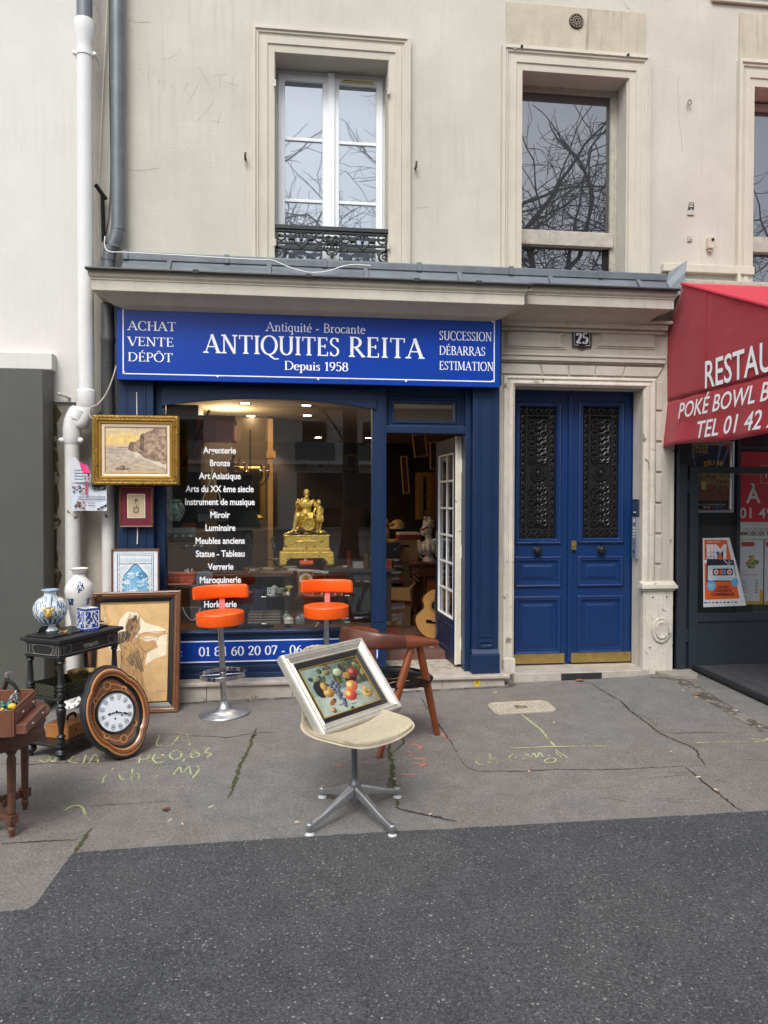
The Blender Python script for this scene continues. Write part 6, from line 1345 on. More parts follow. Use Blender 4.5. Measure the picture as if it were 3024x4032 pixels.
inlay([(.10,z1),(.062,z1),(.062,z0),(TL_-.07,z0),(TL_-.07,z1),(TL_-.12,z1)]); inlay(catmull([(.08,z1),(.108,z1-.006),(.108,z0+.02),(.085,z0+.008)],5)); inlay(catmull([(TL_-.09,z1),(TL_-.118,z1-.006),(TL_-.118,z0+.02),(TL_-.095,z0+.008)],5))
rr = random.Random(3)
for k in range(12): x = .215+.010*k; inlay(catmull([(x-.01,z0+.022),(x,z0+.034+.006*rr.random()),(x+.01,z0+.02),(x+.004,z0+.012)],4),.0028)
def inlay2(P,w=.0022):
    vs = []; A = [(p[0],p[1]) for p in P]
    m = MB(); m.strip(A,w,y=0,plane='y'); b.add([(.0188,v[0],v[2]) for v in m.v],[tuple(f) for f in m.f])
inlay2([(.030,z0),(.030,z1),(.052,z1),(.052,z0),(.030,z0)]); inlay2([(TW_-.03,z0),(TW_-.03,z1),(TW_-.052,z1),(TW_-.052,z0),(TW_-.03,z0)]); inlay2([(.066,z0),(.066,z1),(TW_-.066,z1),(TW_-.066,z0),(.066,z0)]); inlay2(catmull([(.10,z1),(.078,z1-.012),(.084,z0+.016),(.10,z0)],5)); inlay2(catmull([(TW_-.10,z1),(TW_-.078,z1-.012),(TW_-.084,z0+.016),(TW_-.10,z0)],5))
b.ball((.27,.018,TZ-.078),(.006,.006,.006),seg=8,ring=6); b.build('inlay',M_attm,ap)
S1,S2 = .344-gz(-1.38),.062-gz(-1.38)
for zz in (S1,S2):
    b = MB(); b.box(.008,TL_-.012,.008,TW_-.008,zz-.018,zz); b.build('shelf',M_ebony,CT,bevel=.005,seg=3)
for lx,ly in ((.04,.036),(TL_-.05,.036),(.04,TW_-.036),(TL_-.05,TW_-.036)):
    b = MB(); t = TZ-.117
    b.lathe([(.024,t),(.024,t-.012),(.019,t-.018),(.023,t-.026),(.015,t-.034),(.0145,t-.04),(.0165,t-.06),(.020,S1+.085),(.024,S1+.075),(.027,S1+.068),(.020,S1+.058),(.024,S1+.05),(.024,S1+.04),(.018,S1+.034),(.025,S1+.02),(.025,S1)],(lx,ly,0),20,flute=(12,S1+.088,t-.045,.10))
    z = S1-.018; b.lathe([(.022,z),(.016,z-.012),(.026,z-.022),(.030,z-.030),(.018,z-.040),(.026,z-.048),(.029,z-.058),(.029,z-.066),(.022,z-.13),(.014,S2+.066),(.014,S2+.06),(.024,S2+.052),(.027,S2+.045),(.018,S2+.034),(.020,S2+.02),(.024,S2+.01),(.022,S2)],(lx,ly,0),20)
    z = S2-.018; b.lathe([(.022,z),(.018,z-.008),(.032,z-.02),(.034,z-.026),(.031,z-.029),(.035,z-.035),(.034,z-.043),(.030,z-.046),(.030,z-.052),(.014,z-.064),(.016,z-.07),(.012,0)],(lx,ly,0),20); b.build('leg',M_ebony,CT)
b = MB()
b.prism([(.0,0)]+[(.11*i/10,.028*sin(pi*i/10)**.5+.006) for i in range(11)]+[(.11,0)],0,.012);
b.M = Matrix.Identity(4)
for xo in (TL_-.13,.10):
    g2 = MB(); g2.prism([(xo+p[0],TZ+.0105+p[1]) for p in [(0,0)]+[(.11*i/10,.03*sin(pi*i/10)**.6+.004) for i in range(11)]+[(.11,0)]][::-1],TW_-.03,TW_-.016); g2.build('gallery',M_ebony,CT,bevel=.003)
T0 = .70
M_cer = mat('glazed_ceramic',None,.18,var=.06,vscale=18,coat=.35)
blue1,blue2,whc = S(64,104,150),S(36,58,110),S(216,222,222)
p = atz(198,2486,T0); J = thing('majolica_jar','round blue and white majolica jar with a yellow mask under its handle','jar',p,(0,0,0))
jp = [(.044,0),(.047,.004),(.045,.012),(.030,.026),(.026,.036),(.045,.048),(.070,.072),(.090,.105),(.096,.135),(.092,.165),(.075,.195),(.050,.212),(.036,.220),(.034,.238),(.036,.246),(.049,.254),(.050,.258),(.046,.260),(.03,.252)]
jp = [(r_*1.08,z_*1.04) for r_,z_ in jp]
jpc = catmull(jp,2); seg = 96; b = MB(whc); b.lathe(jpc,seg=seg,cap=False)
rr = random.Random(14)
def jcol(i,k):
    z = jpc[i][1]; a = k/seg
    if .055 < z < .078: return blue1 if (k//3) % 2 else whc
    if .046 < z < .055 or .078 < z < .083: return blue1
    if .084 < z < .225:
        f = N2(a*150,z*430); g_ = N3(a*110+9,z*300)
        if f > .585: return blue1
        if f > .565: return S(140,170,196)
        if g_ > .68: return S(206,176,96)
    if z < .02: return S(190,206,214) if (k//5) % 2 else whc
    if z > .25: return S(150,176,196)
    return whc
for i in range(len(jpc)-1):
    for k in range(seg): b.c[i*seg+k] = jcol(i,k)
b.build('body',M_cer,J)
b = MB(S(186,200,212)); hx = atan2(-4.5,1.4); b.M = Matrix.Rotation(radians(-78),4,'Z')
H_ = catmull([(.036,0,.225),(.056,0,.228),(.085,0,.200),(.102,0,.165)],5); b.tube(H_,.015,8,flat=(1.2,.45));
for s_ in (-1,1): b.tube(catmull([(.05,s_*.02,.222),(.07,s_*.04,.198),(.085,s_*.034,.172),(.10,s_*.016,.160)],4),.0055,6); b.tube([(q[0],q[1]+s_*.0145,q[2]+.002) for q in H_],.0028,5,blue2)
b.build('handle',M_cer,J)
b = MB(S(196,166,66)); b.M = Matrix.Rotation(radians(-78),4,'Z'); b.ball((.104,0,.128),(.016,.022,.032),seg=12,ring=8); b.ball((.115,0,.132),(.010,.007,.012),S(210,180,90)); b.ball((.114,0,.110),(.008,.009,.006),S(110,60,40))
for s_ in (-1,1): b.ball((.112,s_*.011,.142),(.006,.006,.005),S(120,90,40)); b.ball((.098,s_*.026,.130),(.012,.010,.024),S(150,176,170)); b.ball((.100,s_*.022,.152),(.010,.013,.012),S(196,170,80))
b.build('mask',M_cer,J)
p = atz(312,2466,T0); V_ = thing('tall_vase','tall cream vase with small blue flower sprays behind the blue square pot','vase',p)
vp = catmull([(.046,0),(.050,.006),(.048,.02),(.056,.07),(.074,.15),(.088,.215),(.089,.255),(.080,.285),(.056,.315),(.040,.336),(.038,.356),(.046,.375),(.058,.383),(.060,.387),(.054,.388),(.036,.372)],3)
seg = 110; b = MB(S(222,219,213)); b.lathe(vp,seg=seg,cap=False)
def vcol(z,k):
    if .346 < z < .352: return S(110,124,150)
    for a0,zc,r_ in ((.800,.268,.028),(.672,.165,.028),(.93,.17,.026)):
        da = ((k/seg-a0+.5) % 1-.5)*2*pi*.085; dz_ = (z-zc)*1.0
        if da*da+dz_*dz_ < r_*r_ and N3(k*1.7,z*210) > .44: return S(60,82,120)
        if abs(da-dz_*.2) < .003 and -.045 < dz_ < -.01: return S(60,82,120)
    return S(222,219,213)
for i in range(len(vp)-1):
    for k in range(seg): b.c[i*seg+k] = vcol(vp[i][1],k)
b.build('body',M_cer,V_)
p = atz(334,2488,T0); q1,q2 = atz(279,2476,T0),atz(362,2482,T0); aA = atan2(q1.y-p.y,q1.x-p.x); aB = atan2(q2.y-p.y,q2.x-p.x)
SP = thing('square_pot','square blue and white porcelain pot near the middle of the black table','pot',p,(0,0,aA-pi))
L = .100; b = MB(S(224,228,232)); Hh = .145
def face(fn):
    nx,nz = 26,36; vs = [fn(i/nx,j/nz) for j in range(nz+1) for i in range(nx+1)]; o = len(b.v); b.v += [tuple(b.M @ Vector(v)) for v in vs]
    for j in range(nz):
        for i in range(nx):
            u,v = (i+.5)/nx,(j+.5)/nz
            c = S(222,227,232)
            if v < .12 or v > .88: c = S(44,66,150) if N2(u*30+v*9,v*30) > .36 else S(120,140,200)
            elif .13 < v < .87 and .06 < u < .94:
                c = S(36,60,150) if N1(u*9+3,v*8+11) > .47 else c
                if c[2] > .5 and N2(u*26,v*20) > .66: c = S(90,116,186)
            if .12 < v < .135 or .865 < v < .88: c = S(224,228,234)
            b.f.append([o+j*(nx+1)+i,o+j*(nx+1)+i+1,o+(j+1)*(nx+1)+i+1,o+(j+1)*(nx+1)+i]); b.c.append(c); b.m.append(0); b.s.append(False)
face(lambda u,v: (-L+L*u,0,Hh*v)); face(lambda u,v: (0,L*u,Hh*v)); face(lambda u,v: (-L*u,L,Hh*v)); face(lambda u,v: (-L,L-L*u,Hh*v))
t = .008; b.add([(-L,0,Hh),(0,0,Hh),(0,L,Hh),(-L,L,Hh),(-L+t,t,Hh),(-t,t,Hh),(-t,L-t,Hh),(-L+t,L-t,Hh),(-L+t,t,.02),(-t,t,.02),(-t,L-t,.02),(-L+t,L-t,.02)],[(0,1,5,4),(1,2,6,5),(2,3,7,6),(3,0,4,7),(4,5,9,8),(5,6,10,9),(6,7,11,10),(7,4,8,11),(8,9,10,11)],S(226,229,232)); b.build('pot_body',M_cer,SP)
DC = []
for i,(u,v,lab) in enumerate(((415,2456,'small glass decanter with a ball stopper at the right end of the black table'),(367,2452,'small glass decanter half hidden behind the square blue pot'))):
    if i == 0:
        p = atz(u,v,T0+.010); d0 = thing('decanter',lab,'decanter',p,group='small glass decanters on the black table')
        b = MB(); b.lathe([(.0,0),(.030,0),(.033,.003),(.034,.016),(.030,.024),(.016,.045),(.010,.07),(.009,.085),(.013,.092)],seg=20,cap=False); b.build('bottle',M_clear,d0)
        b = MB(); b.lathe([(.008,.086),(.006,.096)],seg=12); b.ball((0,0,.108),.0135,seg=10,ring=8); b.build('stopper',M_clear,d0); DC.append(d0)
    else: p = atz(u,v,T0+.010); dup(d0,p,None,lab)
p = atz(392,2450,T0+.010); ML = thing('shaving_mirror','small brown round mirror on a slim dark stem beside the decanters','mirror',p,(0,0,radians(20)))
b = MB(S(84,50,32)); b.lathe([(.0,-.010),(.022,-.010),(.025,-.006),(.025,.004),(.0,.005)],(0,0,.166),22,axis='y',cap=False); b.build('mirror_head',M_att,ML)
b = MB(S(34,28,26)); b.box(-.006,.006,-.004,.004,.004,.142); b.ball((0,-.005,.118),.004,S(170,170,170),6,4); b.build('stem',M_att,ML); b = MB(S(26,22,22)); b.ball((0,0,.004),(.030,.018,.006)); b.build('foot',M_att,ML)
p = atz(251,2498,T0); FG = MB(); rr = random.Random(31)
for k in range(14): FG.ball((rr.uniform(-.024,.026),rr.uniform(-.012,.012),.008+rr.uniform(0,.016)),(rr.uniform(.005,.011),.007,rr.uniform(.004,.008)),[S(60,130,70),S(196,90,50),S(210,180,60),S(120,60,60),S(40,90,60)][k % 5],8,6,.15,k)
FG.tube([(-.02,-.012,.004),(0,-.024,.006),(.02,-.02,.004)],.006,6,S(130,84,76)); FG.tube([(.0,-.022,.004),(.045,-.012,.003)],.003,5,S(40,44,50))
o = FG.build('figurine',M_attg); o.location = p; tag(o,'tiny green and orange figurine lying at the near edge of the black table','figurine')
def tmat(x,y,z): return TM @ Vector((x,y,z))
WT = thing('woven_tray','dark green woven tray on the middle shelf of the black table','tray',tmat(.19,.17,S1),(0,0,tA+radians(-8)))
b = MB(S(58,60,42)); lx,ly,hh = .15,.115,.066
for (x0,x1,y0,y1) in ((-lx,lx,-ly,-ly+.008),(-lx,lx,ly-.008,ly),(-lx,-lx+.008,-ly,ly),(lx-.008,lx,-ly,ly)):
    n_ = int(max(x1-x0,y1-y0)/.014)
    for j in range(5):
        for i in range(n_):
            f0 = (i+.08)/n_; f1 = (i+.92)/n_; zz = .004+j*.0125; c = S(66,68,48) if (i+j) % 2 else S(40,42,30)
            if x1-x0 > y1-y0: b.box(x0+(x1-x0)*f0,x0+(x1-x0)*f1,y0-(.002 if (i+j) % 2 else 0),y1,zz,zz+.012,c)
            else: b.box(x0-(.002 if (i+j) % 2 else 0),x1,y0+(y1-y0)*f0,y0+(y1-y0)*f1,zz,zz+.012,c)
b.box(-lx,lx,-ly,ly,0,.004); b.build('tray',M_attm,WT)
BW = thing('brass_bowl','brass rimmed bowl of trinkets behind the woven tray','bowl',tmat(.38,.20,S1))
b = MB(); b.lathe([(.0,.004),(.055,.0),(.085,.05),(.092,.075),(.096,.078),(.088,.076),(.08,.05),(.0,.03)],seg=28,cap=False); b.build('bowl',M_brass,BW)
b = MB(); rr = random.Random(9)
for k in range(16): a = rr.random()*6.3; r_ = rr.random()*.06; b.ball((r_*cos(a),r_*sin(a),.055+rr.random()*.015),(rr.uniform(.01,.02),.012,.009),[S(70,64,50),S(120,112,90),S(40,40,36),S(90,80,50)][k % 4],7,5,.3,k)
b.build('contents',M_attm,BW)
WB_ = thing('wooden_case','pale wooden case with a leather strap on the bottom shelf of the table','case',tmat(.235,.155,S2),(0,0,tA+radians(6)))
b = MB(); b.box(-.125,.125,-.085,.085,0,.072); b.box(-.127,.127,-.087,.087,.0725,.086); b.build('case',mat('pine_case',S(176,118,62),.45,var=.15,wood=((4,20,20),S(128,76,34),.6)),WB_,bevel=.003)
b = MB(S(60,34,22)); b.tube(catmull([(-.03,0,.088),(-.02,0,.112),(.03,0,.116),(.05,0,.088)],5),.006,6,flat=(1.6,.6)); b.build('strap',M_attm,WB_)
b = MB(S(60,40,30)); b.M = Matrix.Translation((-.06,-.0862,.045)) @ Matrix.Rotation(radians(45),4,'Y'); b.box(-.007,.007,-.001,.0,-.007,.007); b.build('lock_inlay',M_attm,WB_)
p = gnd(272,2792); PL = MB(S(214,212,206)); PL.lathe([(.0,.006),(.05,.004),(.06,-.002),(.088,-.006),(.092,-.002),(.088,.006),(.0,.012)],(0,0,.09),30,axis='y',cap=False)
for k in range(12): a = 2*pi*k/12; PL.ball((.075*cos(a),-.007,.09+.075*sin(a)),(.010,.004,.010),S(150,148,144),6,4)
for k in range(5): PL.ball((.02*cos(k*1.3),.003,.09+.025*sin(k*1.3)),(.014,.004,.012),S(160,158,154),7,4)
o = PL.build('relief_plate',M_cer); o.location = (p.x,p.y,gz(p.x)); o.rotation_euler = (radians(-18),0,radians(8)); tag(o,'white relief plate standing on the ground behind the black table','plate')
# ================================================================= lobed wall clock leaning on the table
ck = at(462,2803,4.62)
CK = thing('wall_clock','lobed oval inlaid wood wall clock with a white Roman dial, leaning at the table','clock',(0,0,0))
nrm = Vector((sin(radians(40))*cos(radians(14)),-cos(radians(40))*cos(radians(14)),sin(radians(14)))).normalized()
xr_ = Vector((cos(radians(40)),sin(radians(40)),0)); zu = nrm.cross(xr_)*-1; zu = xr_.cross(-nrm)*1.0
zu = (Vector((0,0,1))-nrm*nrm.z).normalized(); xr_ = zu.cross(nrm)*1.0; xr_ = nrm.cross(zu)*-1
ro = radians(11.0); xa_ = xr_*cos(ro)+(-zu)*sin(ro); za_ = zu*cos(ro)+xr_*-sin(ro)*-1*-1
xa_ = xr_*cos(ro)-zu*sin(ro); za_ = xr_*sin(ro)*1.0+zu*cos(ro)
xa_ = xr_*cos(ro)+zu*-sin(ro)*-1; za_ = zu*cos(ro)-xr_*sin(ro)
ya_ = -nrm
CK.matrix_basis = Matrix(((xa_.x,ya_.x,za_.x,ck.x),(xa_.y,ya_.y,za_.y,ck.y),(xa_.z,ya_.z,za_.z,ck.z),(0,0,0,1)))
RX,RZ = .205,.282
def lob(f,n=120,add=0.0):
    P = []
    for i in range(n):
        a = 2*pi*i/n
        m = .925+.085*abs(cos(2*(a)+0))**.75*(1)
        P.append(((RX*f+add)*m*cos(a),(RZ*f+add)*m*sin(a)))
    return P
def ringband(b,P0,y0,P1,y1,c):
    n = len(P0); b.add([(p[0],y0,p[1]) for p in P0]+[(p[0],y1,p[1]) for p in P1],[(i,(i+1) % n,n+(i+1) % n,n+i) for i in range(n)],c,True)
M_ckw = mat('clock_wood',S(132,74,38),.30,var=.22,vscale=9,wood=((20,20,5),S(74,38,20),.75),coat=.4)
M_cki = mat('clock_inlay',S(190,132,76),.32,var=.1,vscale=9,wood=((20,20,6),S(160,104,56),.5),coat=.4)
b = MB(); seq = [(1.0,.05),(1.03,.03),(1.0,.0),(.97,-.012),(.94,-.012)]
for (f0,y0),(f1,y1) in zip(seq[:-1],seq[1:]): ringband(b,lob(f0),y0,lob(f1),y1,None)
b.prism(lob(.93),.046,.05); b.box(-.13,.13,.05,.13,-.17,.17); b.build('black_case',M_ebony,CK)
b = MB(); ringband(b,lob(.94),-.0121,lob(.90),-.016,None); ringband(b,lob(.815),-.010,lob(.785),-.004,None); b.build('inlaid_border',M_cki,CK)
b = MB(); ringband(b,lob(.90),-.016,lob(.86),-.017,None); ringband(b,lob(.86),-.017,lob(.815),-.010,None); ringband(b,lob(.70),.026,lob(.0),.026,None); ringband(b,lob(.70),.026,lob(.72),.026,None); b.build('face_board',M_ckw,CK)
b = MB(); ringband(b,lob(.785),-.004,lob(.74),.022,None); ringband(b,lob(.74),.022,lob(.715),.0255,None); b.build('black_slip',M_ebony,CK)
b = MB()
def cln(P,w=.0055,y=.0245,c=None,cl=False):
    Q = catmull(P,6,closed=cl); b.strip(Q+([Q[0]] if cl else []),w,y=y,plane='y',col=c)
def elp(f,a0,a1,n=14): return [(RX*f*cos(radians(a0+(a1-a0)*i/n)),RZ*f*sin(radians(a0+(a1-a0)*i/n))) for i in range(n+1)]
for a0,a1 in ((98,172),(188,262),(278,352),(8,82)): b.strip(elp(.615,a0,a1),.006,y=.0245,plane='y')
for i in range(60):
    pass
for k in range(4): b.strip(arc(0,0,.132,.132,90*k+8,90*k+82,16),.006,y=.0245,plane='y')
for a in (90,270): b.disc(0,RZ*.60*sin(radians(a)),.026,.026,.0243,None,18)
for a in (0,180): b.disc(RX*.66*cos(radians(a)),0,.012,.014,.0243,None,4)
for a in (42,138,222,318): b.disc(RX*.635*cos(radians(a)),RZ*.60*sin(radians(a)),.019,.019,.0242,None,14)
b.build('marquetry',M_cki,CK)
b = MB(S(74,40,22))
for a in (90,270):
    z_ = RZ*.60*sin(radians(a))
    for k in range(10): t_ = 2*pi*k/10; b.strip([(.004*cos(t_),z_+.004*sin(t_)),(.021*cos(t_),z_+.021*sin(t_))],[.007,.003],y=.0238,plane='y')
for a in (42,138,222,318):
    x_,z_ = RX*.635*cos(radians(a)),RZ*.60*sin(radians(a))
    for k in range(5): t_ = radians(a)+pi+(k-2)*.5; b.strip([(x_,z_),(x_+.015*cos(t_),z_+.015*sin(t_))],[.006,.002],y=.0237,plane='y')
for s_ in (-1,1): b.strip([(s_*RX*.58,-.012),(s_*RX*.72,.012)],.005,y=.0236,plane='y'); b.strip([(s_*RX*.58,.012),(s_*RX*.72,-.012)],.005,y=.0235,plane='y')
b.build('dark_marquetry',M_attm,CK)
b = MB(); b.lathe([(.130,.0255),(.130,.016),(.124,.008),(.117,.010),(.1135,.020)],seg=60,axis='y',cap=False); b.build('bezel',M_ebony,CK)
b = MB(S(228,232,240)); b.lathe([(.1145,.0195),(.08,.017),(.0,.0155)],seg=60,axis='y',cap=False); b.build('dial',M_cer,CK)
b = MB(S(40,42,48)); yd = .0148
ROM = ['XII','I','II','III','IIII','V','VI','VII','VIII','IX','X','XI']
for k,s_ in enumerate(ROM):
    a = pi/2-2*pi*k/12; Rm = Matrix.Rotation(0,4,'X'); ex,ez = (sin(a),-cos(a)),(cos(a),sin(a))
    T = lambda x,z,ex=ex,ez=ez: (.088*ez[0]+x*ex[0]+z*ez[0],.088*ez[1]+x*ex[1]+z*ez[1])
    sh_ = [(-.009,.012),(-.0115,-.002),(-.006,-.014),(.006,-.014),(.0115,-.002),(.009,.012),(0,.016),(-.009,.012)]
    b.strip([T(*q) for q in sh_],.0022,y=yd,plane='y',col=S(70,74,82))
    d = MB(); w_ = d.text(s_,0,0,.014,0,bold=.03); sx = min(1,.014/max(w_,.001))
    b.add([(T((v[0]-w_/2)*sx,v[2]-.007)[0],yd-.0003,T((v[0]-w_/2)*sx,v[2]-.007)[1]) for v in d.v],[tuple(f) for f in d.f])
for x,z in ((-.018,-.035),(.028,-.032)): b.disc(x,z,.0055,.0065,yd-.0004,S(10,10,12),12)
b.build('numerals',M_attm,CK)
for nm,a,L_ in (('hour_hand',radians(174),.062),('minute_hand',radians(-30),.086)):
    b = MB(S(22,20,22)); ex,ez = (cos(a),sin(a)),(-sin(a),cos(a)); P = [(0,.0),(.02,.004),(.04,.0015),(L_*.62,.006),(L_*.74,.0065),(L_*.82,.002),(L_,.0)]
    pts = [(t*ex[0]+w*ez[0],t*ex[1]+w*ez[1]) for t,w in P]+[(t*ex[0]-w*ez[0],t*ex[1]-w*ez[1]) for t,w in P[::-1]]; b.prism(pts,.0105 if nm[0] == 'h' else .0085,.012 if nm[0] == 'h' else .010); b.disc(0,0,.008,.008,.008,None,14); b.build(nm,M_attm,CK)
# ================================================================= low round table, left edge
RT = thing('round_table','low round brown wooden table with fluted legs, cut by the left edge','table',(-1.50,3.738,gz(-1.5)))
M_oldw = mat('old_walnut',S(110,74,58),.5,var=.35,vscale=8,wood=((6,6,6),S(58,34,26),.8),bump=.15,bscale=50)
tz = .51-gz(-1.5); b = MB(); b.lathe([(.0,tz),(.292,tz),(.302,tz-.006),(.304,tz-.016),(.296,tz-.024),(.286,tz-.030),(.280,tz-.05),(.284,tz-.058),(.276,tz-.064),(.274,tz-.11),(.280,tz-.118),(.27,tz-.125),(.0,tz-.125)],seg=64,cap=False); b.build('table_top',M_oldw,RT)
a1 = atan2(3.606-3.738,-1.317+1.50);
for k in range(4):
    a = a1+k*pi/2; lx,ly = .228*cos(a),.228*sin(a)
    b = MB(); b.M = Matrix.Translation((lx,ly,0)) @ Matrix.Rotation(a,4,'Z'); b.box(-.024,.045,-.024,.024,tz-.13,tz-.062)
    zt = tz-.13; b.lathe([(.021,zt),(.026,zt-.012),(.016,zt-.03),(.015,zt-.034),(.020,zt-.042),(.0205,zt-.05),(.0185,.125),(.0165,.115)],seg=24,flute=(10,.125,zt-.06,.16)); b.box(-.022,.022,-.022,.022,.070,.112); b.lathe([(.014,.07),(.018,.064),(.012,.056),(.019,.046),(.019,.036),(.012,.018),(.011,0)],seg=18); b.build('leg',M_oldw,RT,bevel=.002)
b = MB()
for k in range(4):
    a = a1+k*pi/2; P = [(.205*cos(a),.205*sin(a),.09),(.10*cos(a+.42),.10*sin(a+.42),.09),(.10*cos(a+1.15),.10*sin(a+1.15),.09),(.205*cos(a+pi/2),.205*sin(a+pi/2),.09)]; b.tube(catmull(P,6),.014,6,flat=(.7,1.3))
b.build('stretcher',M_oldw,RT)
c0 = atz(56,2903,.512); c1 = atz(141,2815,.512)
aB = atan2(c1.y-c0.y,c1.x-c0.x); BL_ = (c1-c0).length
JB = thing('jewellery_box','open brown wooden box with small drawers, full of beads, on the round table','box',c0,(0,0,aB))
M_boxw = mat('box_wood',S(128,84,64),.5,var=.3,vscale=9,wood=((5,20,20),S(84,46,34),.7),bump=.12,bscale=60)
bl,bw_,bh = max(.22,BL_),.30,.122
b = MB(); t = .010
b.box(0,bl,0,t,0,bh); b.box(0,bl,bw_-t,bw_,0,bh+.012); b.box(0,t,t,bw_-t,0,bh-.004); b.box(bl-t,bl,t,bw_-t,0,bh+.006); b.box(t,bl-t,t,bw_-t,.068,.074); b.build('box_body',M_boxw,JB,bevel=.002)
for k,(x0,x1,yo,z0,z1) in enumerate(((.012,bl-.014,-.006,.058,.108),(.012,bl-.012,-.046,.008,.05))):
    b = MB(); b.box(x0,x1,yo,.004 if k == 0 else 0.0,z0,z1); d_ = b.build('drawer',M_boxw,JB,bevel=.002)
    for xx in (.3,.78):
        b = MB(S(214,206,190))
        for o_ in (-.006,.006): b.ball((bl*xx+o_,yo-.003,(z0+z1)/2),(.0042,.004,.0042),seg=8,ring=6)
        b.build('knob',M_attg,d_)
def beads(name,lab,P,r_,col,seed):
    b = MB(); rr = random.Random(seed)
    for q in P: b.ball(q,r_*rr.uniform(.85,1.12),tuple(c*rr.uniform(.7,1.2) for c in col),8,6)
    o = b.build(name,M_attg); o.matrix_basis = JB.matrix_basis.copy(); return tag(o,lab,'necklace')
rr = random.Random(17)
beads('bead_necklace','teal bead necklace heaped in the open wooden box',[(.03+rr.random()*.05,.03+rr.random()*.10,.098+rr.random()*.035) for _ in range(30)],.011,S(40,104,100),1)
beads('bead_necklace','yellow and cream bead necklace at the near left of the box',[(.015+rr.random()*.03,.05+rr.random()*.10,.094+rr.random()*.025) for _ in range(18)],.009,S(206,180,96),2)
beads('bead_necklace','black bead necklace coiled beside the silver buckle',[(.10+rr.random()*.06,.02+rr.random()*.06,.102+rr.random()*.02) for _ in range(24)],.008,S(26,28,32),3)
JM = JB.matrix_basis
b = MB(S(240,176,24)); b.ball((0,0,.012),(.018,.014,.014),seg=14,ring=9); o = b.build('amber_pendant',M_attg); o.location = JM @ Vector((.042,.020,.112)); tag(o,'egg shaped amber yellow pendant on the edge of the box','pendant')
b = MB(S(190,178,156)); b.M = Matrix.Rotation(radians(8),4,'X')
for x_,z_,d_ in ((.012,.03,1),(-.012,.03,-1),(.014,.008,-1),(-.014,.008,1)): b.tube([(q[0],0,q[1]) for q in spiral(x_,z_,.016,1.3,pi/2,d_)],.0036,6)
b.tube([(q[0],0,q[1]) for q in arc(0,.02,.034,.03,0,360,20)],.004,6); b.tube([(0,0,.05),(.006,0,.062)],.004,6)
o = b.build('silver_buckle',M_steel); o.location = JM @ Vector((.155,.045,.105)); o.rotation_euler = (0,0,aB-.4); tag(o,'scrolled silver belt buckle standing in the wooden box','buckle')
b = MB(S(200,190,160));
for k in range(5): b.tube([(q[0],q[1],.005*k) for q in arc(0,0,.03-.003*k,.02,20*k,300+20*k,14)],.0028,5,S(196,190,176) if k % 2 else S(170,150,90))
o = b.build('chain_heap',M_attg); o.location = JM @ Vector((.13,.17,.082)); tag(o,'heap of silver and gold chains at the back of the box','chain')
WP = thing('riding_whip','dark riding whip with a silver cap and braided loop leaning in the box','whip',JM @ Vector((.02,.10,.08)))
q0 = at(4,2760,3.72); q1 = at(30,2668,3.72); q2 = at(32,2652,3.72)
b = mbw(WP,S(52,34,30)); b.tube([q0-(q1-q0)*.4,q0,q1],.011,10); b.build('shaft',M_attg,WP)
b = mbw(WP); b.tube([q1,q1+(q2-q1)*.4,q2+(q2-q1)*.35],[.0125,.0155,.0135],14); b.build('silver_cap',M_steel,WP)
b = mbw(WP,S(24,22,22)); P = [at(u,v,3.66) for u,v in ((24,2680),(44,2686),(64,2710),(62,2742),(45,2775),(20,2800),(-5,2812))]; b.tube(catmull([tuple(p) for p in P],5),.0095,8); b.build('braided_loop',mat('braided_leather',S(26,24,24),.6,var=.4,vscale=60,bump=.8,bscale=120),WP)
# ================================================================= inside the shop
RM = thing('shop_room','dim antiques shop interior with a beige ceiling and small round spotlights','room',(.4,8.5,.2))
FZ,CZ = .20,2.50
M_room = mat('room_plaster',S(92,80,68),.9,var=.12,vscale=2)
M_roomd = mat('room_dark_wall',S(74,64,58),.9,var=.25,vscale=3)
M_ceil = mat('room_ceiling',S(190,182,170),.9,var=.05)
rx0,rx1,ry0,ry1 = -1.45,2.6,6.64,12.5
b = mbw(RM); b.box(rx0,rx1,ry0,ry1,CZ,CZ+.05); b.box(rx0,1.58,6.10,ry0-.002,2.46,2.75); b.build('ceiling',M_ceil,RM)
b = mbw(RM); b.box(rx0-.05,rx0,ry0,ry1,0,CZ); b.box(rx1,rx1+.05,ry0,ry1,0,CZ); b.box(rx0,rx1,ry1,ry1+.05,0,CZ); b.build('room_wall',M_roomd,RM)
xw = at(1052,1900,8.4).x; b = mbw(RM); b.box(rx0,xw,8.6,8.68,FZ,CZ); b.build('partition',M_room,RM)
b = mbw(RM); b.box(xw+.002,xw+.06,8.54,8.70,FZ,CZ-.03); b.box(xw-.01,xw+.09,8.52,8.539,2.02,2.10); b.build('door_post',mat('door_post_wood',S(186,150,106),.5,var=.1),RM)
M_carpet = mat('worn_carpet',S(112,84,74),.95,var=.5,vscale=9,bump=.3,bscale=100,chips=(S(140,44,50),6,.58))
b = mbw(RM); b.box(rx0,rx1,6.50,ry1,.10,FZ); b.box(dx0-.1,dx1+.1,6.435,6.499,.126,FZ-.002,S(60,46,36)); b.build('floor',M_carpet,RM)
b = mbw(RM,S(196,188,176)); rr = random.Random(3)
for j in range(9):
    for i in range(14):
        cx_,cy_ = dx0-.02+i*.050+(j % 2)*.025,6.02+j*.045; c = S(186,178,166) if rr.random() > .25 else S(150,142,132)
        b.add([(cx_+.026*cos(pi/6+k*pi/3),cy_+.026*sin(pi/6+k*pi/3),.1275) for k in range(6)],[tuple(range(6))],c)
b.build('threshold_tiles',M_attm,RM)
b = mbw(RM)
